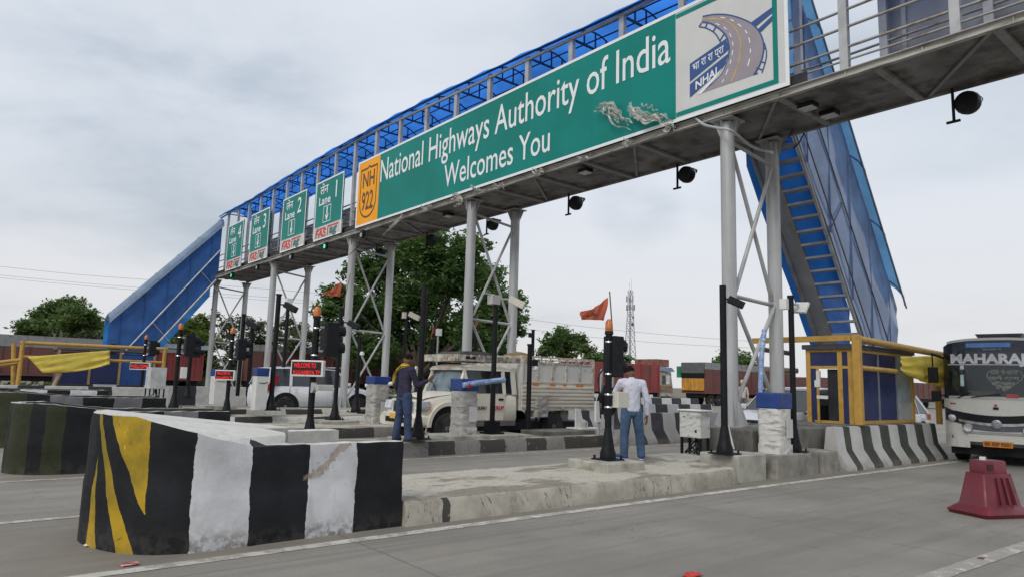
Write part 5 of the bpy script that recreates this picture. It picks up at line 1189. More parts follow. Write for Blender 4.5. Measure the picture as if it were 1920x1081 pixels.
# cab
mb = MB()
def cabring(x, zb, zt, hb=.82, ht=.68): return [(x, pc-hb, zb), (x, pc-ht, zt-.06), (x, pc-ht+.1, zt), (x, pc+ht-.1, zt), (x, pc+ht, zt-.06), (x, pc+hb, zb)]
mb.loft([[(9.52-.02, pc-.72, 1.80), (9.55, pc-.66, 1.84), (9.55, pc+.66, 1.84), (9.5, pc+.72, 1.80)][:0] or cabring(9.86, 1.78, 1.87, .72, .69), cabring(10.3, 1.78, 1.94, .75, .71), cabring(11.1, 1.78, 1.95, .75, .72), cabring(11.5, 1.78, 1.90, .74, .7)]); mb.build('roof', CREAM, pk, smooth=True)
def slab(name, poly, m, t=.02, s=-1, inset=0): return MB().prism(poly, lambda a, b, d: (a, pc+s*(.83-inset-(max(0, b-1.22)*.16)+d), b), -t, 0).build(name, m, pk)
for s in (-1, 1):
    slab('cab_side', [(10.02, 1.2), (10.1, 1.2), (9.98, 1.78), (9.9, 1.82)], CREAM, .05, s); 
    slab('cab_side', [(11.12, 1.2), (11.2, 1.2), (11.2, 1.82), (11.1, 1.82)], CREAM, .05, s); slab('cab_side', [(11.42, 1.2), (11.56, 1.2), (11.54, 1.85), (11.4, 1.85)], CREAM, .05, s)
    slab('side_window', [(10.11, 1.225), (11.115, 1.225), (11.095, 1.775), (9.99, 1.775)], GLASSD, .015, s, .03); slab('side_window', [(11.2, 1.225), (11.42, 1.225), (11.4, 1.78), (11.2, 1.78)], GLASSD, .015, s, .03)
    d = slab('door', [(10.06, .56), (11.12, .56), (11.16, 1.215), (10.06, 1.215)], CREAM, .03, s, -.014); MB().box((10.95, pc+s*.845-.012, 1.05), (11.1, pc+s*.845+.012, 1.1)).build('handle', BLACKM, d); MB().box((10.16, pc+s*.845-.012, 1.05), (10.28, pc+s*.845+.012, 1.09)).build('hinge', BLACKM, d)
mb = MB()
for k in range(12):
    t0, t1 = k/12, (k+1)/12; f = lambda t: (lerp(9.78, 9.66, math.sin(PI*t)), pc-.73+1.46*t); g = lambda t: (lerp(10.02, 9.93, math.sin(PI*t)), pc-.665+1.33*t)
    mb.add([(*f(t0), 1.215), (*f(t1), 1.215), (*g(t1), 1.80), (*g(t0), 1.80)], [(0, 1, 2, 3)])
mb.build('windscreen', mat('screen_glass', (.10, .14, .16), .05, 0, .5, 1.6, spec=.8), pk, smooth=True, fix=False)
for s in (-1, 1): MB().bar((9.76, pc+s*.765, 1.2), (9.99, pc+s*.70, 1.84), .07, .06).build('pillar', CREAM, pk)
MB().bar((9.72, pc-.5, 1.26), (9.84, pc-.05, 1.55), .015).bar((9.68, pc+.1, 1.26), (9.8, pc+.5, 1.5), .015).build('wiper', BLACKM, pk)
MB().lathe([(.19, -.015), (.205, 0), (.19, .015)], (10.2, pc-.35, 1.28), 18, axis='X').build('steering_wheel', BLACKM, pk, smooth=True)
q = MB().bar((9.72, py0-.02, 1.3), (9.68, py0-.22, 1.36), .02); q.box((9.66, py0-.32, 1.25), (9.7, py0-.14, 1.5)); q.build('mirror', BLACKM, pk, bevel=.015)
q = MB().bar((9.72, py1+.02, 1.3), (9.6, py1+.2, 1.36), .02); q.bar((9.55, py1+.2, 1.2), (9.72, py1+.25, 1.85), .05, .12); q.build('mirror', CREAM, pk, bevel=.015)
mb = MB(); fn = lambda x: (lambda a, b, d: (x+a, py0-.019-d, .83+b)); text_into(mb, 'BOLERO', fn(10.2), .1, xfit=.36, bold=.004); mb.build('lettering', BLACKM, pk, fix=False)
mb = MB(); fr_ = fn(10.68); text_into(mb, 'PICKUP', lambda a, b, d: fr_(a+b*.2, b, d), .11, xfit=.42, bold=.008); mb.build('lettering', mat('decal_red', (.5, .03, .05), .4), pk, fix=False)
mb = MB(); text_into(mb, 'PUBLIC CARRIER', lambda a, b, d: (9.83-.004+0*a, pc+.3-a, 1.79+b), .06, xfit=.62); mb.build('lettering', mat('decal_red', (.5, .03, .05), .4), pk, fix=False)
MB().box((9.9, py0+.04, .30), (14.2, py1-.04, .5)).build('chassis', BLACKM, pk); MB().box((10.1, py0-.02, .42), (11.5, py0+.06, .54)).build('side_step', mat('step_dirty', (.12, .11, .1), .8), pk)
# cargo bed: ribbed lower side, flat upper panels, frame with hanging ornaments
bx0, bx1 = 11.66, 14.3; by0, by1 = py0-.06, py1+.06
mb = MB(); n = 6
prof = [(0, .80), (.0, .86)]
for k in range(n): z = .88+k*.098; prof += [(0, z), (.03, z+.014), (.03, z+.062), (0, z+.078)]
prof += [(0, 1.5), (.015, 1.52), (.015, 1.56)]
BEDP = mat('bed_paint', (.60, .56, .48), .5, 0, .1, 1.5, .34, (.36, .28, .2), 1.2, stretch=(.6, 1, 2.5))
for s, y in ((-1, by0), (1, by1)):
    mb = MB(); mb.prism([(d, z) for d, z in prof]+[(-.05, 1.56), (-.05, .80)], lambda a, b, d: (d, y+s*a, b), bx0, bx1); mb.build('side_board', BEDP, pk)
BEDG = mat('bed_grey', (.58, .575, .54), .5, 0, .06, 2, .2, (.15, .12, .09), 3.5)
mb = MB(); mb.box((bx0, by0+.02, 1.56), (bx1, by0+.04, 2.04)); mb.box((bx0, by1-.04, 1.56), (bx1, by1-.02, 2.04)); mb.box((bx0, by0+.041, .8), (bx0+.03, by1-.041, 2.2)); mb.box((bx1-.03, by0+.041, .8), (bx1, by1-.041, 2.04)); mb.build('upper_panel', BEDG, pk)
mb = MB()
for k in range(6): x = lerp(bx0+.02, bx1-.03, k/5); mb.box((x-.02, by0-.015, 1.56), (x+.02, by0+.0195, 2.05))
for z in (2.05, 2.19): mb.bar((bx0, by0+.02, z), (bx1, by0+.02, z), .045); mb.bar((bx0, by1-.02, z), (bx1, by1-.02, z), .045)
for k in range(9): x = lerp(bx0+.03, bx1-.03, k/8); mb.bar((x, by0+.02, 2.05), (x, by0+.02, 2.19), .03)
mb.box((bx1-.06, by0-.02, .78), (bx1+.02, by0+.06, 2.2)); mb.box((bx1-.06, by1-.06, .78), (bx1+.02, by1+.02, 2.2)); mb.bar((bx1-.02, by0, 2.19), (bx1-.02, by1, 2.19), .05); mb.bar((bx0+.02, by0, 2.19), (bx0+.02, by1, 2.19), .05)
mb.build('cage_frame', mat('cage_grimy', (.48, .45, .38), .6, .1, .25, 6, .35, (.12, .08, .05), 5), pk)
rnd = random.Random(4)
ORN = [mat('orn_blue', (.05, .14, .35), .5), mat('orn_cream', (.5, .46, .36), .5), mat('orn_red', (.4, .06, .05), .5), mat('orn_green', (.05, .22, .1), .5)]
for k in range(18): x = lerp(10.0, bx1-.1, k/17); mb = MB(); mb.lathe([(.04, 0), (.04, .008), (.02, .012)], (x, by0-.01, 2.12-.02*rnd.random()), 10, (1, 1, 0, 1, 3, 1, 2)[k % 7], axis='Y'); mb.lathe([(.025, -.012), (.022, -.014)], (x, by0-.01, 2.12), 8, 1, axis='Y'); mb.build('ornament', ORN, pk, smooth=True, fix=False)
mb = MB()
for a, e in ((12.02, 12.22), (12.62, 12.82), (13.1, 13.22), (13.6, 13.88)): mb.box((a, by0-.022, 1.43), (e, by0-.0155, 1.5))
mb.build('reflector_strip', mat('reflector_orange', (.62, .2, .03), .4, 0, .2, 9), pk)
mb = MB()
for x in (11.75, 12.5, 13.1, 13.9): mb.lathe([(.05, 0), (.055, -.02), (.02, -.03)], (x, by0-.02, .86), 12, axis='Y')
mb.build('latch', STEEL, pk, smooth=True)
# carrier over the cab
mb = MB(); cz = 1.99
for x in (9.66, 9.7): mb.box((x, py0+.02, cz), (x+.03, py1-.02, cz+.17))
for yy in (py0+.02, py1-.05): mb.box((9.731, yy, cz+.01), (bx0, yy+.03, cz+.16))
for k in range(5): mb.bar((9.75+k*.42, py0+.055, cz+.02), (9.75+k*.42, py1-.055, cz+.02), .04, .03)
mb.build('roof_carrier', mat('carrier_pale', (.46, .44, .38), .55, 0, .25, 8, .55, (.14, .09, .05), 6), pk)
MB().box((9.9, py0+.01, cz+.06), (10.2, py0+.0195, cz+.12)).build('carrier_slot', BLACKM, pk)
MB().loft([[(x, py0+.25, cz+.14), (x, py0+.3, cz+.16+h), (x, py1-.3, cz+.16+h), (x, py1-.25, cz+.14)] for x, h in ((9.9, .02), (10.1, .1), (10.7, .11), (11.0, .05))]).build('rolled_tarpaulin', mat('tarp_dark', (.05, .045, .05), .7, 0, .3, 5, 0, bmp=.4, bsc=12), pk, smooth=True)
mb = MB(); mb.grid(lambda u, v: (lerp(bx0+.05, bx1-.05, u), lerp(by0+.06, by1-.06, v), 1.78+.28*math.exp(-((u-.18)*5.2)**2-((v-.45)*2.6)**2)+.30*(1-(2*v-1)**2)+.06*mnoise.noise(Vector((u*6, v*5, 1)))), 30, 16)
o = mb.build('load', mat('sacking', (.20, .135, .06), .9, 0, .3, 4, .3, bmp=.4, bsc=40), None, smooth=True, fix=False); tag(o, 'brown heaped load rising out of the pickup cargo bed', 'load'); o.name = 'heaped_load'

def car(o, x0, yc, L, W, H, m, fwd=-1, suv=False, wh=.34):
    """passenger car from its tail-or-nose end at x0; fwd -1 has its nose at x0"""
    X = (lambda t: x0+t*L) if fwd < 0 else (lambda t: x0+(1-t)*L)
    h = W/2; zb = .24 if not suv else .34
    hood = .62*H if not suv else .63*H
    st = [(0, .80, .42*H, .34), (.03, .9, .52*H, .26), (.1, .97, .57*H, zb), (.25, 1, hood, zb), (.5, 1, hood+.02, zb), (.8, 1, hood+.03, zb), (.95, .97, hood+.04, zb), (.985, .92, hood, .3), (1, .86, hood-.1, .42)]
    mb = MB(); mb.loft([ring(X(t), h*k, z0, zt, yc, .03, .09) for t, k, zt, z0 in st]); mb.build('body', m, o, smooth=True)
    gl = mat('car_glass', (.02, .026, .03), .05, 0, .3, 2, spec=.8)
    gh = [(.24, .46, hood+.0), (.42 if not suv else .37, .40, H-.06), (.6, .40, H-.02), (.82 if not suv else .93, .395, H-.06), (.97 if not suv else .985, .45, hood)]
    prof_ = [(X(a), z) for a, k, z in gh]
    mb = MB(); n = len(gh)
    low = [(X(a), hood-.02) for a, k, z in gh]
    rings = []
    for (a, k, z) in gh: rings.append([(X(a), yc-W*.47, hood-.02), (X(a), yc-W*(.47-.08*(z-hood)/(H-hood)), z-.01), (X(a), yc+W*(.47-.08*(z-hood)/(H-hood)), z-.01), (X(a), yc+W*.47, hood-.02)])
    mb.loft(rings); mb.build('windows', gl, o, smooth=False)
    r0, r1 = gh[1][0]-.005, gh[3][0]+.01
    mb = MB(); mb.loft([[(X(t), yc-W*.39, z-.03), (X(t), yc-W*.36, z+.025), (X(t), yc, z+.045), (X(t), yc+W*.36, z+.025), (X(t), yc+W*.39, z-.03)] for t, z in ((r0, H-.07), ((r0+r1)/2, H-.03), (r1, H-.07))]); mb.build('roof', m, o, smooth=True)
    for s in (-1, 1):
        mb = MB()
        for (a0, z0), (a1, z1), w in (((.25, hood), (gh[1][0], H-.05), .06), ((.58, hood), (.58, H-.04), .05), ((gh[3][0]-.0, H-.05), (gh[4][0]-.01, hood), .10 if not suv else .12), ((.78, hood), (.77, H-.05), .10 if suv else .04)):
            yy = lambda z: yc+s*W*(.475-.08*(z-hood)/(H-hood)); mb = MB(); mb.bar((X(a0), yy(z0), z0-.02), (X(a1), yy(z1), z1), w, .02, up=(0, s, 0)); mb.build('pillar', m, o)
        mb = MB()
        for t in (.41, .60, .79): mb.box((X(t)-.005, yc+s*(h+.0015)-.004, zb+.1), (X(t)+.005, yc+s*(h+.0015)+.004, hood-.05))
        mb.build('door_gap', BLACKM, o)
        for t in (.17, .82):
            n_ = 16; cx_ = X(t); P_ = [(cx_+(wh+.05)*math.cos(PI*k/n_), wh+(wh+.05)*math.sin(PI*k/n_)) for k in range(n_+1)]; Q_ = [(cx_+(wh+.15)*math.cos(PI*k/n_), wh+(wh+.15)*math.sin(PI*k/n_)) for k in range(n_+1)]
            MB().prism(P_, lambda a, b, d: (a, yc+s*(h-.2+d), b), 0, .206).build('arch_lining', BLACKM, o); MB().prism(Q_+P_[::-1], lambda a, b, d: (a, yc+s*(h-.02+d), b), 0, .035).build('wheel_arch', BLACKM if suv else m, o)
            wheel(o, (cx_, yc+s*(h-.075), wh), wh, .21, s, CHROME if not suv else None)
        MB().box((X(.27)-.06, yc+s*(h+.02)-.08, hood+.02), (X(.27)+.06, yc+s*(h+.02)+.08, hood+.14)).build('mirror', m, o, bevel=.03)
        MB().prism([(0, 0), (.10, .02), (.17, .1), (.04, .12)], lambda a, b, d: (X(0.0)+(-fwd)*a*1.6, yc+s*(h*.90-.02+d*1), hood-.27+b), -.28, .035).build('headlight', mat('lamp_glass', (.55, .58, .62), .08, .3, .25, 9), o, bevel=.01)
        tl = [(0, 0), (-.26, .02), (-.44, .52), (-.32, .56), (-.08, .2)] if suv else [(0, 0), (-.2, .02), (-.16, .18), (0, .18)]
        MB().prism(tl, lambda a, b, d: (X(.995)-(-fwd)*(-a)*1.2, yc+s*(h*.93+d), hood-.22+b*1.05), -.1, .082 if suv else .05).build('tail_light', mat('tail_red', (.35, .01, .02), .2), o, bevel=.01)
    xs_ = X(-.004); MB().box((xs_-.02, yc-h*.55, .50*H-.18), (xs_+.03, yc+h*.55, .50*H-.02)).box((xs_-.02, yc-h*.6, .28), (xs_+.05, yc+h*.6, .42)).build('grille', mat('grille_blueblack', (.018, .022, .035), .25), o, bevel=.01)
    MB().box((xs_-.028, yc-h*.5, .50*H-.115), (xs_-.015, yc+h*.5, .50*H-.095)).build('grille_bar', CHROME, o)
    MB().box((X(.03), yc-h*.96, zb-.06), (X(.97), yc+h*.96, zb+.06)).build('sill', BLACKM, o)
    return o
SILV = mat('silver_white_paint', (.72, .735, .76), .25, .1, .03, 2, .12, (.3, .27, .22), 1.5)
c1 = thing('white_suv', 'white sport utility car with tall red tail lights behind the white boom cabinet', 'car', (9.2, 26.2, 0)); car(c1, 9.15, 26.15, 4.55, 1.86, 1.84, SILV, 1, True, .38)
for yy in (25.48, 26.8): MB().tube([(10.0, yy, 1.86), (12.2, yy, 1.88)], .025, 6).build('roof_rail', CHROME, c1, smooth=True)
c2 = thing('white_car', 'white car with a dark blue grille half hidden behind the toll booth', 'car', (15.1, 9.7, 0)); car(c2, 15.3, 9.42, 4.3, 1.78, 1.60, SILV, -1, False, .34)
o = thing('white_car', 'second white car glimpsed through the toll booth doorway', 'car', (20.5, 9.5, 0)); car(o, 20.6, 9.6, 4.0, 1.7, 1.5, SILV, -1, False, .32)

# bus (only its near half is inside the picture)
bs = thing('minibus', 'white minibus with a dark windscreen and big name lettering at the picture edge', 'bus', (0, 0, 0))
BW, BH = 2.06, 2.82; hb = BW/2
BUSW = mat('bus_white', (.62, .62, .575), .3, 0, .04, 1.5, .2, (.32, .29, .24), 1.4); BUSD = mat('bus_dark_glass', (.014, .02, .024), .07, 0, .3, 1.2, spec=.6)
NAVD = mat('bus_navy', (.012, .018, .035), .3)
def fx(y, z):                                       # front surface: depth behind the foremost point
    k = abs(y)/hb; return .16*k**2.4+.16*max(0, k-.82)/.18*max(0, k-.82)/.18+max(0, z-1.45)*.14+(.06 if z < .75 else .06*max(0, (.95-z)/.2) if z < .95 else 0)*0
def fpatch(name, y0, y1, zf0, zf1, m, off=0., parent=None, nu=24, nv=6, under=.03):
    """panel on the curved front between lower edge zf0(y) and upper edge zf1(y), with returns"""
    f0 = zf0 if callable(zf0) else (lambda y: zf0); f1 = zf1 if callable(zf1) else (lambda y: zf1); mb = MB()
    def f(u, v): y = lerp(y0, y1, u); z = lerp(f0(y), f1(y), v); return (fx(y, z)-off, y, z)
    mb.grid(f, nu, nv)
    return mb.build(name, m, parent or bs, smooth=True, fix=False)
mb = MB()
def bring(x, sc=1.0, zt=BH, zb=.36): return [(x, -hb*.97*sc, zb), (x, -hb*sc, zb+.25), (x, -hb*sc, 1.5), (x, -hb*.97*sc, zt-.35), (x, -hb*.86*sc, zt-.1), (x, -hb*.6*sc, zt), (x, hb*.6*sc, zt), (x, hb*.86*sc, zt-.1), (x, hb*.97*sc, zt-.35), (x, hb*sc, 1.5), (x, hb*sc, zb+.25), (x, hb*.97*sc, zb)]
mb.loft([bring(.42, .985, BH-.06), bring(.8), bring(3.5), bring(6.4)]); mb.build('body', BUSW, bs, smooth=True)
top = lambda y: BH-.06-.10*(abs(y)/hb)**3-.16*max(0, abs(y)/hb-.8)*5*max(0, abs(y)/hb-.8)
fpatch('front_panel', -hb, hb, .60, 1.44, BUSW); 
fpatch('windscreen', -hb*.99, hb*.99, 1.44, 2.5, BUSD, .004); fpatch('destination_panel', -hb*.985, hb*.985, 2.5, top, NAVD, .008)
fpatch('roof_lip', -hb*.9, hb*.9, lambda y: top(y)-.0, lambda y: top(y)+.06, BUSW, -.02)
fpatch('bumper', -hb, -.52, .36, .62, BUSW, .03); fpatch('bumper', .52, hb, .36, .62, BUSW, .03); fpatch('bumper', -.55, .55, .5, .66, BUSW, .03)
fpatch('grille', -.80, .80, lambda y: .98-.06*(1-(y/.8)**2), lambda y: 1.17-.09*(1-(y/.8)**2), BLACKM, .008); fpatch('grille_bar', -.72, .72, lambda y: .93-.07*(1-(y/.72)**2), lambda y: .985-.07*(1-(y/.72)**2), CHROME, .03); fpatch('lower_grille', -.66, .66, lambda y: .80-.06*(1-(y/.66)**2), lambda y: .92-.07*(1-(y/.66)**2), mat('grille_slate', (.10, .11, .14), .35), .01)
for s in (-1, 1):
    a, e = (.60, hb*.985) if s > 0 else (-hb*.985, -.60)
    hl = fpatch('headlight', a, e, (lambda y: .86+.10*(abs(y)-.6)/.4), (lambda y: 1.08+.16*(abs(y)-.6)/.4), mat('lamp_dark', (.03, .033, .038), .1, .2), .02)
    MB().lathe([(.085, 0), (.07, -.03), (.02, -.035)], (fx(.84, .98)-.02, s*.84, 1.0), 14, axis='X').build('lamp', CHROME, hl, smooth=True)
    MB().lathe([(.04, .05), (.085, .03), (.095, -.03), (.08, -.05), (.02, -.045)], (-.05+fx(.52, .8), s*.54, .80), 16, axis='X').build('auxiliary_lamp', CHROME, bs, smooth=True)
    MB().lathe([(.045, 0), (.04, -.012)], (fx(.85, .6)-.02, s*.83, .58), 12, axis='X').build('fog_lamp', BLACKM, bs, smooth=True)
mb = MB(); mb.lathe([(.095, 0), (.10, -.02), (.07, -.035), (.02, -.03)], (-.03, 0, .9), 20, axis='X'); mb.build('emblem', mat('emblem_grey', (.30, .31, .34), .35, .4), bs, smooth=True)
MB().tube([(fx(y, .7)-.06, y, .715) for y in [-.62+k*.1033 for k in range(13)]], .014, 6).build('bumper_rail', STEEL, bs, smooth=True)
pl = MB().box((-.075, -.27, .405), (-.055, .27, .535)).build('number_plate', mat('plate_orange', (.62, .23, .02), .5, 0, .1, 3), bs, bevel=.006)
mb = MB(); text_into(mb, 'BR 03P 9301', lambda a, b, d: (-.0755-d, .24-a, .435+b), .105, xfit=.47, bold=.004); mb.build('plate_lettering', mat('plate_brown', (.16, .04, .01), .5), pl, fix=False)
def fsurf(y0, z0, off=.012): return lambda a, b, d: (fx(y0-a, z0+b)-off-d*.2, y0-a, z0+b)
def slabtext(mb, s, y0, z0, size, w, bold): text_into(mb, s, fsurf(y0, z0), size, xfit=w, bold=bold)
mb = MB(); slabtext(mb, 'MAHARAJA', .84, 2.245, .29, 1.66, .014)
for k in range(26): pass
mb.build('name_lettering', mat('letter_white', (.62, .63, .66), .5), bs, fix=False)
fpatch('pinstripe', -.9, .9, 2.2, 2.218, mat('letter_white', (.62, .63, .66), .5), .012, nv=1)
fpatch('banner', -.32, .52, 2.60, 2.70, mat('banner_blue', (.10, .24, .55), .5), .014, nv=2)
mb = MB(); slabtext(mb, 'BHOLAJEE MOTORS', .5, 2.615, .09, .8, .003); text_into(mb, 'आरा पटना 73', fsurf(.2, 2.53), .06, xfit=.34); mb.build('banner_lettering', mat('banner_pale', (.3, .45, .72), .5), bs, fix=False)
STK = mat('sticker_green', (.20, .23, .19), .6)
mb = MB()
H_ = [(16*math.sin(t)**3, 13*math.cos(t)-5*math.cos(2*t)-2*math.cos(3*t)-math.cos(4*t)) for t in [2*PI*k/48 for k in range(49)]]
for (a, b_), (c, d) in zip(H_, H_[1:]):
    g = lambda p, q, k: (fx(p*.021*k-.19, 1.9+q*.017*k)-.012, p*.021*k-.19, 1.9+q*.017*k)
    k = len(mb.v); mb.v += [g(a, b_, 1), g(c, d, 1), g(c, d, .94), g(a, b_, .94)]; mb.f.append((k, k+1, k+2, k+3)); mb.m.append(0)
for s_, y_, z_, w_ in (('दिल से पटना', .07, 2.00, .5), ('पारो आरा', .1, 1.87, .55), ('बिक्रमगंज', .05, 1.75, .42), ('विश्वनाथ', -.02, 1.67, .3)): text_into(mb, s_, fsurf(y_, z_), .11, xfit=w_, bold=.004)
mb.build('heart_sticker', STK, bs, fix=False)
fpatch('paper_sticker', .58, .65, 1.72, 1.98, mat('sticker_mint', (.45, .58, .55), .5), .012, nv=2); fpatch('paper_sticker', .57, .65, 2.1, 2.19, mat('sticker_white', (.6, .62, .6), .5), .012, nv=2)
fpatch('dashboard', .0, .5, 1.5, 1.62, mat('dash_grey', (.07, .075, .08), .6), .008, nv=2); fpatch('dashboard_cushion', -.42, -.2, 1.48, 1.57, mat('cushion_red', (.35, .05, .05), .6), .012, nv=3); fpatch('screen_band', -.9, .9, 1.44, 1.5, mat('band_cream', (.42, .42, .38), .4), .010, nv=2)
MB().tube([(fx(.5, 1.5)-.03, .45, 1.47), (fx(.2, 1.55)-.03, -.1, 1.56)], .012, 6).tube([(fx(.7, 1.5)-.03, .72, 1.45), (fx(.5, 1.6)-.03, .45, 1.58)], .012, 6).build('wiper', BLACKM, bs)
mb = MB(); text_into(mb, 'force', fsurf(.88, 1.31), .06, xfit=.12, bold=.003); mb.build('corner_badge', mat('decal_red', (.5, .03, .05), .4), bs, fix=False)
MB().box((-.02, -.05, 1.22), (.0, .05, 1.27)).build('badge', BLACKM, bs); MB().lathe([(.03, 0), (.028, -.01)], (-.005, 0, 1.31), 10, axis='X').build('badge', mat('decal_red', (.5, .03, .05), .4), bs)
MB().loft([[(.9, -.4, BH-.02), (.9, .34, BH-.02), (.8, .42, BH+.13), (.8, -.5, BH+.13)], [(1.9, -.4, BH-.02), (1.9, .34, BH-.02), (1.9, .42, BH+.15), (1.9, -.5, BH+.15)]]).build('roof_vent', mat('vent_dark', (.06, .065, .08), .5), bs)
for s in (-1, 1):
    MB().bar((.3, s*(hb-.05), 2.36), (.0, s*(hb+.16), 2.45), .05).bar((.0, s*(hb+.14), 2.45), (.0, s*(hb+.14), 2.1), .03).box((-.06, s*(hb+.14)-.1, 1.78), (.06, s*(hb+.14)+.1, 2.14)).box((.0, s*(hb+.1)-.09, 1.36), (.12, s*(hb+.1)+.1, 1.6)).bar((.4, s*hb, 1.5), (.05, s*(hb+.1), 1.5), .03).build('mirror', BLACKM, bs, bevel=.03)
    for x in (1.3, 5.1): wheel(bs, (x, s*(hb-.16), .42), .42, .26, s)
MB().box((.25, -hb*.9, .2), (6.2, hb*.9, .4)).build('underbody', BLACKM, bs); 
mb = MB()
for k in range(5): 
    for s in (-1, 1): mb.box((1.0+k*1.05, s*hb*.985-.02, 1.55), (1.95+k*1.05, s*hb*.985+.02, 2.4))
mb.build('side_window', BUSD, bs)
bs.location = (18.05, 5.12, 0); bs.rotation_euler.z = math.radians(9); WL[bs.name] = Vector((0, 0, 0))

# trucks and trailers in the far lanes
REDS = mat('truck_red', (.24, .035, .035), .5, 0, .18, .8, .42, (.12, .06, .045), .9, stretch=(1, 1, .5)); MAROON = mat('truck_maroon', (.15, .05, .045), .6, 0, .2, .8, .5, (.09, .055, .04), .8, stretch=(1, 1, .5)); GREYT = mat('truck_grey_band', (.24, .25, .255), .6, 0, .2, 1.5, .4, (.12, .09, .07), 1.5)
def cargo_box(o, x0, x1, y0, y1, z0, z1, m, ribs=12, band=0, name='cargo_body'):
    MB().box((x0, y0, z0), (x1, y1, z1-band)).build(name, m, o)
    mb = MB()
    for k in range(ribs+1): x = lerp(x0+.04, x1-.04, k/ribs); mb.box((x-.05, y0-.06, z0), (x+.05, y0-.001, z1-band))
    mb.box((x0, y0-.08, z0-.0), (x1, y0-.061, z0+.12)); mb.build('rib', m, o)
    if band:
        MB().box((x0, y0-.02, z1-band+.001), (x1, y1, z1)).build('top_band', GREYT, o)
def truck(label, x0, x1, y0, m, z1=3.3, band=0, cab=None, group='trucks parked in the far lanes', ribs=10):
    o = thing('cargo_truck', label, 'truck', (x0, y0, 0), group); cargo_box(o, x0, x1, y0, y0+2.5, 1.05, z1, m, ribs, band)
    MB().box((x0+.2, y0+.3, .7), (x1+(2.2 if cab else -.2), y0+2.2, 1.04)).build('chassis', BLACKM, o)
    for x in ([x0+1.0, x0+2.2]+([x1+1.2] if cab else [x1-1.0])): wheel(o, (x, y0+.28, .52), .52, .3, -1); wheel(o, (x, y0+2.2, .52), .52, .3, 1)
    if cab:
        c = thing_cab = None
        cx0, cx1 = x1+.12, x1+2.1
        MB().loft([[(cx0, y0+.05, .75), (cx0, y0+.05, 2.75), (cx0, y0+2.45, 2.75), (cx0, y0+2.45, .75)], [(cx1-.25, y0+.05, .75), (cx1-.45, y0+.08, 2.75), (cx1-.45, y0+2.42, 2.75), (cx1-.25, y0+2.45, .75)], [(cx1, y0+.15, .8), (cx1-.3, y0+.2, 2.55), (cx1-.3, y0+2.3, 2.55), (cx1, y0+2.35, .8)]]).build('cab', mat('cab_pale', (.36, .33, .29), .5, 0, .25, 2, .4, (.2, .08, .06), 1.4), o, bevel=.04)
        MB().box((cx0+.35, y0+.02, 1.75), (cx0+.75, y0+.06, 2.45)).build('window', GLASSD, o); MB().box((cx0+.85, y0+.02, 1.75), (cx0+1.25, y0+.06, 2.45)).build('window', mat('curtain_white', (.6, .6, .6), .5), o)
        MB().box((cx0+.05, y0+.01, 1.1), (cx1-.4, y0+.055, 1.62)).build('painted_panel', mat('cab_painted', (.3, .10, .08), .5, 0, .5, 3, .6, (.05, .2, .08), 2.2), o)
        MB().loft([[(cx0-.1, y0-.05, 2.78), (cx0-.1, y0-.05, 3.15), (cx0-.1, y0+2.5, 3.15), (cx0-.1, y0+2.5, 2.78)], [(cx1-.1, y0-.05, 2.78), (cx1-.5, y0-.05, 3.1), (cx1-.5, y0+2.5, 3.1), (cx1-.1, y0+2.5, 2.78)]]).build('visor', mat('visor_blue', (.20, .27, .36), .5, 0, .3, 4), o)
        MB().box((cx0-.3, y0+.1, 3.16), (cx1-.7, y0+2.4, 3.75)).build('cab_rack', mat('rack_red', (.22, .08, .06), .6, 0, .4, 4, .4), o)
    return o
truck('red cargo truck with a pale painted cab and blue visor, beyond the barrier rows', 36.5, 45.1, 36, REDS, 3.25, 0, True, ribs=8)
o = truck('maroon cargo truck with a grey top band and an orange covered tail', 51.4, 66, 36, MAROON, 3.75, .6, None, ribs=12)
MB().box((51.25, 36.1, 1.3), (51.39, 38.4, 2.35)).build('tail_cover', mat('tail_orange', (.5, .24, .03), .6, 0, .35, 3, .2, stretch=(1, 3, .4)), o); MB().box((51.28, 36.1, 2.36), (51.39, 38.4, 2.8)).build('tail_gap', BLACKM, o); MB().box((51.25, 36.05, 2.81), (51.39, 38.45, 3.7)).build('tail_sheet', mat('tail_grey', (.10, .105, .11), .6), o); MB().box((51.2, 38.46, 2.4), (51.5, 38.9, 3.4)).build('tail_flag', mat('tail_green', (.02, .2, .11), .5), o)
truck('low maroon trailer far beyond the thick columns by the booth', 60, 90, 30, MAROON, 2.75, 0, None, ribs=20)
truck('long dark red trailer with a grey top behind the yellow tarpaulin', -14, 8.6, 55, MAROON, 3.65, .75, None, ribs=16)
truck('long maroon trailer behind the white sport utility car', 18.5, 31.3, 55, MAROON, 3.9, .5, None, ribs=12)
o = truck('pale cabbed truck parked under the big tree behind the man in the dark pullover', 24, 31.8, 53.4, MAROON, 4.0, .4, True, ribs=9)
o = truck('red maroon truck tail beside the middle red panel', 9.6, 13.0, 47, REDS, 2.75, 0, None, ribs=6)
truck('dark trailer beyond the end of the blue far stair', 9.2, 16.0, 58, MAROON, 3.3, .4, None, ribs=6)
MB().box((9.0, 46.8, 3.02), (13.5, 49, 3.3)).build('sheet_roof', mat('roof_sheet', (.36, .41, .45), .5, .3)); tag(bpy.data.objects['sheet_roof'], 'pale blue grey sheet roof edge below the far stair', 'roof'); bpy.data.objects['sheet_roof']['kind'] = 'thing'

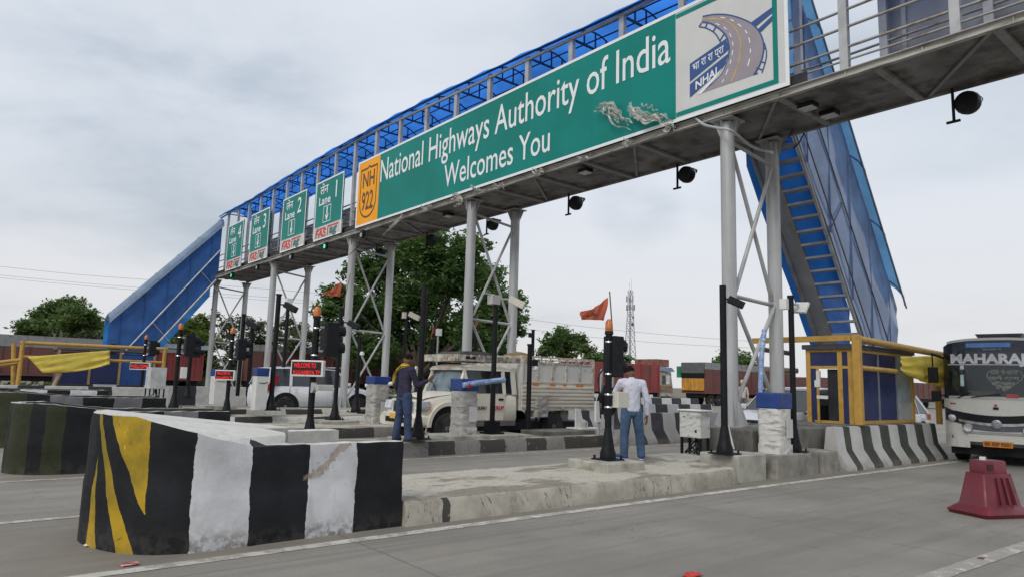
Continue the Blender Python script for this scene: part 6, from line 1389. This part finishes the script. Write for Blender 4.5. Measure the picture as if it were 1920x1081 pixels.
# ------------------------------------------------------------------ people
SKIN = mat('skin_brown', (.17, .085, .05), .55, 0, .12, 12, spec=.4); HAIR = mat('hair_black', (.006, .0055, .0055), .75, 0, .3, 30, spec=.12)
def caps(mb, a, b, ra, rb, n=14, fl=1.0, fdir=None, ec=1.0):
    """tapered limb with round ends; fl flattens it along fdir"""
    a, b = Vector(a), Vector(b); d = (b-a); L = d.length; d = d/L if L > 1e-6 else Vector((0, 0, 1))
    u = (Vector(fdir) if fdir is not None else d.orthogonal()); u = (u-d*u.dot(d))
    u = u.normalized() if u.length > 1e-4 else d.orthogonal().normalized(); w = d.cross(u); rings = []
    for k in range(5): t = -PI/2+PI/2*k/4; rings.append((a+d*math.sin(t)*ra*ec, max(.001, math.cos(t)*ra)))
    for k in range(1, 4): rings.append((a.lerp(b, k/4), lerp(ra, rb, k/4)))
    for k in range(5): t = PI/2*k/4; rings.append((b+d*math.sin(t)*rb*ec, max(.001, math.cos(t)*rb)))
    mb.loft([[p+(u*math.cos(2*PI*j/n)*fl+w*math.sin(2*PI*j/n))*r for j in range(n)] for p, r in rings])
def remesh(mb, name, m, o, vox, smooth_it=3, crease=None):
    ob = mb.build(name, m, o, smooth=True)
    md = ob.modifiers.new('remesh', 'REMESH'); md.mode = 'VOXEL'; md.voxel_size = vox; md.use_smooth_shade = True
    if smooth_it: s = ob.modifiers.new('smooth', 'SMOOTH'); s.iterations = smooth_it; s.factor = .5
    if crease:
        tx = bpy.data.textures.new(name+'_folds', 'CLOUDS'); tx.noise_scale = crease[1]; d = ob.modifiers.new('folds', 'DISPLACE'); d.texture = tx; d.strength = crease[0]; d.mid_level = .5; d.texture_coords = 'LOCAL'
    return ob
def person(label, base, f, H, J, shirt, trousers, shoes, scarf=None, hands=(1, 1)):
    """J: joints in (forward, right, up) as fractions of H"""
    o = thing('person', label, 'person', base); B = Vector(base); F = Vector((f[0], f[1], 0)).normalized(); R = Vector((F.y, -F.x, 0)); U = Vector((0, 0, 1))
    P = {k: B+(F*v[0]+R*v[1]+U*v[2])*H for k, v in J.items() if isinstance(v, tuple)}; D = lambda v: F*v[0]+R*v[1]+U*v[2]
    h = H/1.7; hd = D(J['look']).normalized(); hu = (P['head']-P['neck']).normalized(); hr = hd.cross(hu).normalized(); hd = hu.cross(hr).normalized()
    mb = MB(); c = P['head']
    def ell(c0, a, b_, e, n=16, mfn=None):
        rings = []
        for i in range(n+1):
            t = -PI/2+PI*i/n; rings.append([c0+hu*math.sin(t)*e+(hd*math.cos(2*PI*j/n)*a+hr*math.sin(2*PI*j/n)*b_)*max(.02, math.cos(t)) for j in range(n)])
        mb.loft(rings)
    ell(c, .098*h, .077*h, .118*h); ell(c+hd*.022*h-hu*.055*h, .068*h, .058*h, .07*h)        # skull and jaw
    caps(mb, c+hd*.092*h+hu*.012*h, c+hd*.115*h-hu*.022*h, .010*h, .017*h)                     # nose
    caps(mb, c+hd*.085*h-hr*.014*h-hu*.055*h, c+hd*.085*h+hr*.014*h-hu*.055*h, .012*h, .012*h)   # mouth
    for s in (-1, 1):
        caps(mb, c+hr*s*.078*h+hu*.02*h-hd*.005*h, c+hr*s*.078*h-hu*.025*h, .017*h, .013*h, 10, .5, hr); caps(mb, c+hd*.078*h+hr*s*.034*h+hu*.024*h, c+hd*.082*h+hr*s*.03*h+hu*.014*h, .016*h, .014*h)
    caps(mb, P['neck']-U*.03*h, c-hu*.05*h, .058*h, .055*h)
    # trunk, limbs
    sh = (P['sl']+P['sr'])/2; hipc = (P['hl']+P['hr'])/2
    caps(mb, sh-U*.06*h, (sh+hipc)/2, .135*h, .12*h, 16, .75, F); caps(mb, (sh+hipc)/2, hipc, .12*h, .13*h, 16, .8, F)
    for s in 'lr':
        caps(mb, P['neck']-U*.03*h, P['s'+s], .06*h, .06*h); caps(mb, P['s'+s], P['e'+s], .052*h, .04*h); caps(mb, P['e'+s], P['w'+s], .041*h, .028*h)
        caps(mb, P['h'+s], P['k'+s], .088*h, .058*h); caps(mb, P['k'+s], P['a'+s], .056*h, .038*h); caps(mb, P['a'+s], P['a'+s]+D(J['t'+s])*.12*h-U*.045*h, .036*h, .03*h)
        # hand: palm, four bent fingers, thumb from the side of the palm
        w = P['w'+s]; fd = (w-P['e'+s]).normalized(); fd = (fd+D(J.get('g'+s, (0, 0, 0)))).normalized(); side = fd.cross(D(J['pn'+s])).normalized(); pn = side.cross(fd).normalized(); sg = J.get('thumb'+s, 1)
        caps(mb, w+fd*.015*h, w+fd*.085*h, .030*h, .036*h, 12, .42, pn); curl = J.get('curl'+s, .5)
        for i, (off, ln) in enumerate(((-.027, .07), (-.009, .08), (.009, .075), (.027, .058))):
            a = w+fd*.095*h+side*off*h*1.05; d1 = (fd+pn*curl*.4).normalized(); d2 = (fd+pn*curl*1.3).normalized(); b1 = a+d1*ln*.5*h; caps(mb, a, b1, .0105*h, .0095*h, 8); caps(mb, b1, b1+d2*ln*.55*h, .0095*h, .0075*h, 8)
        ta = w+fd*.035*h+side*sg*.03*h; tb = ta+(fd*.5+side*sg*.75+pn*.25).normalized()*.038*h; caps(mb, ta, tb, .0135*h, .0115*h, 8); caps(mb, tb, tb+(fd*.85+side*sg*.2+pn*.35).normalized()*.032*h, .011*h, .0085*h, 8)
    remesh(mb, 'body', SKIN, o, .0065*h, 2)
    mb = MB(); hr_ = .012*h; rings = []
    for i in range(13):                                     # hair: a cap over crown and nape
        t = -PI*.16+PI*.66*i/12
        ring_ = []
        for j in range(20):
            a = 2*PI*j/20; cut = max(0, math.cos(a)); tt = max(t, PI*.02+PI*.15*cut); q = hd*math.cos(a)*.104*h*math.cos(tt)+hr*math.sin(a)*.084*h*math.cos(tt)+hu*math.sin(tt)*.126*h
            ring_.append(c+q*(1+.035*mnoise.noise(q*60)))
        rings.append(ring_)
    mb.loft(rings); mb.build('hair', HAIR, o, smooth=True)
    # shirt or pullover
    mb = MB(); g = 1.17
    caps(mb, sh-U*.07*h, (sh+hipc)/2, .165*h, .155*h, 18, .78, F, 1.0); caps(mb, (sh+hipc)/2, hipc+U*.0*h, .155*h, .162*h, 18, .80, F, .25); caps(mb, P['neck']-U*.055*h, P['neck']-U*.005*h, .075*h, .062*h)
    for s in 'lr':
        caps(mb, P['neck']-U*.045*h, P['s'+s]-U*.01*h, .075*h, .072*h); caps(mb, P['s'+s], P['e'+s], .068*h, .056*h); q = P['e'+s].lerp(P['w'+s], J.get('sleeve'+s, .9)); caps(mb, P['e'+s], q, .056*h, .043*h)
    caps(mb, P['sl'].lerp(P['sr'], .12)-U*.04*h, P['sl'].lerp(P['sr'], .88)-U*.04*h, .088*h, .088*h, 14, .9, F); caps(mb, P['neck']-U*.12*h, P['neck']-U*.02*h, .10*h, .072*h)
    remesh(mb, 'shirt', shirt, o, .010*h, 3, (.022*h, .07*h))
    mb = MB()
    caps(mb, hipc+U*.06*h, hipc-U*.04*h, .146*h, .15*h, 18, .8, F, .5)
    for s in 'lr': caps(mb, P['h'+s], P['k'+s], .106*h, .082*h); caps(mb, P['k'+s], P['a'+s].lerp(P['k'+s], .02), .082*h, .072*h)
    remesh(mb, 'trousers', trousers, o, .010*h, 3, (.02*h, .06*h))
    for s in 'lr':
        t_ = D(J['t'+s]).normalized(); a = P['a'+s].copy(); a.z = B.z+.045*h; mb = MB(); caps(mb, a-t_*.045*h, a+t_*.15*h, .046*h, .042*h, 12); caps(mb, a+U*.045*h, a-t_*.01*h, .046*h, .05*h)
        remesh(mb, 'shoe', shoes[0], o, .009*h, 2); mb = MB(); sd = t_.cross(U)
        mb.loft([[a+t_*(.055*h+.15*h*math.cos(2*PI*j/20))+sd*math.sin(2*PI*j/20)*.05*h+U*(zz-.045*h) for j in range(20)] for zz in (0, .022*h)]); mb.build('shoe_sole', shoes[1], o, smooth=True)
    if scarf: scarf(o, P, F, R, U, h)
    return o
def denim(nm, c): return mat(nm, c, .8, 0, .3, 3, .25, tuple(k*1.7 for k in c), 2.2, .2, 120)
J1 = dict(head=(.035, -.01, .905), neck=(.02, 0, .835), look=(.75, -.25, -.65), sl=(.02, -.112, .80), sr=(.0, .115, .795), el=(.10, -.165, .665), er=(-.02, .165, .615), wl=(.20, -.10, .66), wr=(.01, .172, .455), hl=(0, -.055, .50), hr=(0, .055, .50), kl=(.01, -.075, .27), kr=(.0, .085, .27), al=(-.01, -.085, .045), ar=(-.02, .10, .045), tl=(.85, -.5, 0), tr=(.88, .35, 0), pnl=(0, .3, -1), pnr=(0, -1, 0), curll=.7, curlr=.6, thumbr=1, thumbl=-1, sleevel=.95, sleever=.9)
b1 = onz(1184, 860, .255)
person('man in a white shirt and jeans bending his head over the control box', (b1.x, b1.y, .255), (.52, .85), 1.64, J1, mat('shirt_white', (.56, .57, .66), .75, 0, .06, 4, bmp=.25, bsc=14), denim('jeans_blue', (.05, .095, .17)), (mat('shoe_blue', (.015, .04, .2), .6), mat('sole_white', (.6, .6, .6), .6)))
J2 = dict(head=(.02, .012, .935), neck=(.0, 0, .85), look=(.95, .15, -.05), sl=(.0, -.118, .815), sr=(.01, .118, .815), el=(-.01, -.16, .63), er=(.06, .15, .64), wl=(.08, -.14, .50), wr=(.20, .17, .70), hl=(0, -.055, .515), hr=(0, .055, .515), kl=(.0, -.08, .285), kr=(.02, .06, .285), al=(-.03, -.10, .045), ar=(.02, .075, .045), tl=(.9, -.3, 0), tr=(.95, .25, 0), pnl=(0, 1, 0), pnr=(.2, -1, .1), gr=(.4, .1, .5), curll=.5, curlr=.45, thumbl=-1, thumbr=-1, sleeveb=.9)
b2_ = onz(754, 826, .33)
def scarf2(o, P, F, R, U, h):
    mb = MB()
    def fn(u, v):
        a = lerp(-2.9, .25, u); c = P['neck']-U*.05*h; rad = (.135+.035*v)*h
        q = c+(-F*math.cos(a)*.085*h/.135+R*math.sin(a))*0
        # a cloth laid from the right collar round the nape and hanging down behind the left shoulder
        path = smooth_path([P['neck']+F*.08*h+R*.07*h-U*.03*h, P['neck']-F*.02*h+R*.095*h+U*.01*h, P['neck']-F*.085*h-R*.0*h+U*.012*h, P['neck']-F*.09*h-R*.12*h-U*.05*h, P['sl']-F*.085*h-R*.04*h-U*.09*h, P['sl']-F*.06*h-R*.085*h-U*.2*h, P['sl']-F*.05*h-R*.10*h-U*.28*h], 6)
        i = u*(len(path)-1); k = min(int(i), len(path)-2); p = path[k].lerp(path[k+1], i-k); w = lerp(.07, .17, min(1, u*1.5))*h
        return p+(U*.75+R*.55).normalized()*(v-.4)*w-F*(.03*math.sin(v*PI)+.012*math.sin(v*13+u*5))*h
    mb.grid(fn, 30, 8); mb.build('scarf', mat('scarf_yellow', (.56, .40, .05), .8, 0, .15, 6), o, smooth=True, fix=False, solid=.012)
person('man in a dark purple pullover with a yellow scarf holding the thick black pole', (b2_.x, b2_.y, .33), (.97, .08), 1.66, J2, mat('pullover_dark', (.022, .018, .045), .85, 0, .25, 5, bmp=.25, bsc=30), denim('trousers_blue', (.032, .055, .12)), (mat('shoe_dark', (.02, .022, .035), .5), mat('sole_dark', (.03, .03, .03), .6)), scarf2)
J3 = dict(J2); J3.update(look=(.9, -.4, 0), er=(0, .16, .63), wr=(.05, .17, .47), gr=(0, 0, 0))
b3 = onz(1393, 752, .9); b3 = ony(1393, 745, 20.2)
def turban(o, P, F, R, U, h):
    MB().lathe([(.09*h, -.02), (.135*h, .02), (.15*h, .10), (.14*h, .17), (.08*h, .2)], P['head']+U*.03*h, 14).build('cloth_bundle', mat('bundle_white', (.5, .47, .42), .8, 0, .2, 6), o, smooth=True)
person('far man in a pale shirt with a white cloth bundle on his head', (b3.x, b3.y, .25), (.6, .75), 1.62, J3, mat('shirt_cream', (.5, .43, .36), .8), denim('trousers_grey', (.12, .12, .12)), (mat('shoe_dark', (.02, .022, .035), .5), mat('sole_dark', (.03, .03, .03), .6)), turban)

# ------------------------------------------------------------------ trees, tower, wires
def leafmat(name, c, back):
    if name in _MC: return _MC[name]
    m, nt, b, tc = newmat(name); g = nt.nodes.new('ShaderNodeNewGeometry'); r = N(nt, g.outputs['Random Per Island'])
    cl = noi(nt, tc.outputs['Object'], .35, 3, .6)
    col = mix(nt, r, tuple(k*.55 for k in c), tuple(k*1.35 for k in c)); col = mix(nt, cl.sm(.35, .65), col, mix(nt, r, tuple(k*.8 for k in c), (c[0]*1.9, c[1]*1.6, c[2]*1.2)))
    nt.links.new(col, b.inputs['Base Color']); b.inputs['Roughness'].default_value = .6; b.inputs['Specular IOR Level'].default_value = .3
    t = nt.nodes.new('ShaderNodeBsdfTranslucent'); nt.links.new(mix(nt, .5, col, back), t.inputs[0]); ms = nt.nodes.new('ShaderNodeMixShader'); ms.inputs[0].default_value = .38
    nt.links.new(b.outputs[0], ms.inputs[1]); nt.links.new(t.outputs[0], ms.inputs[2]); nt.links.new(ms.outputs[0], nt.nodes['Material Output'].inputs[0]); _MC[name] = m; return m
BARK = mat('bark', (.075, .06, .045), .9, 0, .3, 4, .3, bmp=.4, bsc=10)
def tree(label, lumps, n, size, m, trunk_xy, seed, droop=.2, fill=.55, group='trees behind the toll plaza', tr=.3, clump=26):
    """lumps: (centre, radius) of the crown; leaves sit in sprays through each lump, thicker towards its shell"""
    rnd = random.Random(seed); o = thing('tree', label, 'tree', (trunk_xy[0], trunk_xy[1], 0), group); mb = MB(); V, Fc = mb.v, mb.f
    tot = sum(r*r for c, r in lumps)
    limbs = []
    for c, r in lumps:
        c = Vector(c); k = max(1, int(n*r*r/tot/clump))
        for _ in range(k):
            d = Vector((rnd.gauss(0, 1), rnd.gauss(0, 1), rnd.gauss(0, 1))).normalized(); rad = r*(fill+(1-fill)*rnd.random())*(1+.16*mnoise.noise(d*2.3+c)); p = c+Vector((d.x, d.y, d.z*.8))*rad
            s = size*rnd.uniform(2.0, 3.6)
            for _ in range(clump):
                q = p+Vector((rnd.gauss(0, .5), rnd.gauss(0, .5), rnd.gauss(0, .32)))*s; nn = Vector((rnd.gauss(0, .8), rnd.gauss(0, .8), .6+rnd.random())).normalized(); a = nn.orthogonal().normalized(); a = Matrix.Rotation(rnd.random()*6.28, 3, nn) @ a; b_ = nn.cross(a); l = size*rnd.uniform(.5, 1.5); w = l*rnd.uniform(.36, .58)
                i = len(V); V.extend([tuple(q-a*l), tuple(q+b_*w-a*l*.1), tuple(q+a*l), tuple(q-b_*w-a*l*.1)]); Fc.append((i, i+1, i+2, i+3)); mb.m.append(0)
        limbs.append(c)
    mb.build('crown', m, o, fix=False)
    mb = MB(); zt = min(c.z for c in limbs); top = sum((c for c in limbs), Vector())/len(limbs); base = Vector((trunk_xy[0], trunk_xy[1], -.1)); fork = base.lerp(Vector((lerp(base.x, top.x, .5), lerp(base.y, top.y, .5), max(1.5, zt*.7))), 1)
    mb.tube(smooth_path([base, base.lerp(fork, .5)+Vector((.15, -.1, 0)), fork], 5), [tr*(1.25-.45*k/10) for k in range(11)], 10)
    for c in limbs: mb.tube(smooth_path([fork, fork.lerp(c, .5)+Vector((rnd.uniform(-.3, .3), rnd.uniform(-.3, .3), .3)), c], 5), [tr*.5*(1-.85*k/10)+.015 for k in range(11)], 6)
    mb.build('trunk', BARK, o, smooth=True); return o
def lumps_px(lst, depth, seed=0, spread=.1):
    rnd = random.Random(seed); return [(CAM+ray(x, y)*(depth*(1+rnd.uniform(-spread, spread))), r*depth/FPX) for x, y, r in lst]
G1 = leafmat('leaf_deep', (.068, .132, .045), (.15, .25, .05)); G2 = leafmat('leaf_mid', (.075, .13, .046), (.16, .24, .04)); G3 = leafmat('leaf_light', (.085, .135, .035), (.2, .28, .06)); G4 = leafmat('leaf_dusty', (.075, .095, .05), (.16, .2, .08))
c0 = CAM+ray(780, 700)*55
tree('big dense dark green tree filling the view behind the third and fourth column pairs', lumps_px([(800, 475, 62), (740, 490, 52), (690, 515, 55), (640, 560, 42), (625, 620, 28), (655, 650, 36), (720, 590, 72), (790, 560, 70), (850, 520, 62), (880, 462, 34), (905, 520, 48), (930, 575, 46), (962, 610, 32), (900, 620, 58), (840, 630, 62), (770, 650, 60), (700, 655, 46), (860, 680, 40), (800, 690, 45), (955, 565, 26), (612, 585, 22), (920, 650, 40)], 55, 1), 78000, .19, G1, (c0.x, c0.y), 11, tr=.5, fill=.18)
c0 = CAM+ray(115, 700)*66
tree('round green tree rising above the long red trailer', lumps_px([(115, 580, 30), (85, 600, 32), (150, 600, 34), (60, 618, 24), (175, 615, 24), (115, 620, 40), (60, 632, 18), (190, 632, 18), (140, 572, 18)], 72, 2), 20000, .20, G2, (c0.x, c0.y), 12)
c0 = CAM+ray(165, 720)*62
tree('pale bushy shrub between the round tree and the far stair', lumps_px([(165, 632, 16), (140, 640, 14), (188, 638, 12)], 68, 3), 2500, .18, G4, (c0.x, c0.y), 13, tr=.12)
c0 = CAM+ray(350, 740)*60
tree('bright green tree under the far stair', lumps_px([(372, 610, 24), (350, 640, 34), (320, 670, 32), (365, 680, 36), (382, 640, 22), (330, 700, 26), (380, 715, 20), (345, 720, 24)], 62, 4), 16000, .17, G3, (c0.x, c0.y), 14)
c0 = CAM+ray(440, 740)*60
tree('thin pale leafed tree seen between the two left-most column pairs', lumps_px([(430, 610, 24), (460, 600, 22), (480, 630, 26), (415, 640, 22), (450, 650, 30), (490, 610, 16), (425, 680, 24), (410, 590, 10)], 60, 5), 4600, .15, G4, (c0.x, c0.y), 15, fill=.35)
c0 = CAM+ray(550, 740)*62
tree('thin pale leafed tree in front of the maroon trailer left end', lumps_px([(540, 605, 18), (560, 620, 24), (525, 630, 22), (585, 630, 20), (555, 640, 24), (500, 640, 16), (600, 645, 18)], 62, 6), 4200, .15, G4, (c0.x, c0.y), 16, fill=.35)
c0 = CAM+ray(1060, 720)*92
tree('flat topped tree standing alone right of the pickup load', lumps_px([(1060, 632, 20), (1035, 642, 20), (1085, 640, 20), (1022, 656, 14), (1100, 654, 14), (1060, 655, 26), (1050, 622, 10)], 92, 7), 5200, .24, G2, (c0.x, c0.y), 17, fill=.3)
c0 = CAM+ray(1378, 720)*85
tree('small spreading tree behind the maroon truck roof', lumps_px([(1378, 680, 24), (1350, 678, 14), (1405, 684, 16), (1395, 668, 12), (1365, 668, 12), (1384, 658, 6)], 88, 8), 3200, .22, G1, (c0.x, c0.y), 18, fill=.3)
c0 = CAM+ray(1140, 720)*110
tree('dark low thicket behind the near signal pole head', lumps_px([(1135, 672, 14), (1115, 670, 12), (1165, 674, 12), (1100, 676, 10)], 110, 9), 1500, .3, G1, (c0.x, c0.y), 19, tr=.2)
# thicket along the far side of the plaza
mb = MB(); rnd = random.Random(5)
for k in range(5200):
    t = rnd.random(); p = Vector((lerp(-40, 75, t), 66+rnd.gauss(0, 2.2), abs(rnd.gauss(0, 1.1)))); nn = Vector((rnd.gauss(0, 1), rnd.gauss(0, 1), rnd.random())).normalized(); a = nn.orthogonal().normalized(); b_ = nn.cross(a); l = rnd.uniform(.15, .4); i = len(mb.v)
    mb.v.extend([tuple(p-a*l), tuple(p+b_*l*.5), tuple(p+a*l), tuple(p-b_*l*.5)]); mb.f.append((i, i+1, i+2, i+3)); mb.m.append(0)
o = mb.build('undergrowth', G4, None, fix=False); tag(o, 'dusty undergrowth along the far edge of the plaza', 'undergrowth', kind='stuff')
tb = CAM+ray(1181, 740)*195; tb.z = 0; o = thing('telecom_tower', 'tall steel lattice phone mast far beyond the red truck', 'tower', tuple(tb))
mb = MB(); HT = 30.5; wz = lambda z: lerp(1.55, .5, min(1, z/24)); cor = lambda z, i: (tb.x+wz(z)*(-1, 1, 1, -1)[i], tb.y+wz(z)*(-1, -1, 1, 1)[i], z)
for i in range(4): mb.bar(cor(0, i), cor(24, i), .16); mb.bar(cor(24, i), cor(HT-2, i), .12)
for k in range(14):
    z0, z1 = k*2.05, (k+1)*2.05
    for i in range(4): j = (i+1) % 4; mb.bar(cor(z0, i), cor(z1, j), .07); mb.bar(cor(z0, j), cor(z1, i), .07); mb.bar(cor(z1, i), cor(z1, j), .07)
mb.build('lattice', mat('mast_grey', (.36, .36, .38), .6, .2), o)
MB().bar((tb.x-.1, tb.y, 0), (tb.x-.1, tb.y, 27), .3, .12).build('cable_ladder', mat('mast_dark', (.12, .12, .14), .6), o)
for k in range(7): a = k*.9; z = 26.2 if k % 2 else 23.8; MB().box((tb.x+1.15*math.cos(a)-.12, tb.y+1.15*math.sin(a)-.12, z-.85), (tb.x+1.15*math.cos(a)+.12, tb.y+1.15*math.sin(a)+.12, z+.85)).build('antenna', mat('mast_panel', (.22, .24, .28), .5), o)
MB().lathe([(.45, 0), (.5, .1), (.35, .35)], (tb.x, tb.y-.9, 19), 14, axis='Y').lathe([(.35, 0), (.4, .1), (.25, .3)], (tb.x+.4, tb.y-.8, 21), 14, axis='Y').build('dish', mat('mast_dark', (.12, .12, .14), .6), o, smooth=True)
MB().bar((tb.x-.4, tb.y, HT-2.2), (tb.x-.4, tb.y, HT+.6), .05).bar((tb.x+.4, tb.y, HT-2.2), (tb.x+.4, tb.y, HT+1.5), .05).build('lightning_rod', mat('mast_grey', (.36, .36, .38), .6, .2), o)
def wire(label, pts, depth, r=.03):
    P_ = [CAM+ray(x, y)*d for (x, y), d in zip(pts, depth)]; o = MB().tube(smooth_path(P_, 8), r, 5).build('power_line', mat('wire_grey', (.16, .17, .19), .6), None, smooth=True); tag(o, label, 'power line', 'power lines across the sky')
wire('upper power line crossing the grey sky at the left', [(-120, 486), (120, 512), (300, 526), (620, 552), (1000, 596)], (100, 100, 98, 96, 92), .022)
wire('middle power line crossing the sky at the left', [(-120, 504), (120, 527), (300, 542), (620, 566), (900, 590)], (100, 100, 98, 96, 92), .02)
wire('lower power line just under the middle one at the left', [(-120, 509), (120, 532), (300, 547), (620, 572), (900, 596)], (101, 101, 99, 97, 93), .02)
wire('upper power line behind the phone mast', [(960, 594), (1100, 612), (1250, 627), (1420, 640)], (120, 122, 124, 126), .025)
wire('lower power line behind the phone mast', [(960, 612), (1100, 630), (1250, 643), (1420, 652)], (120, 122, 124, 126), .025)
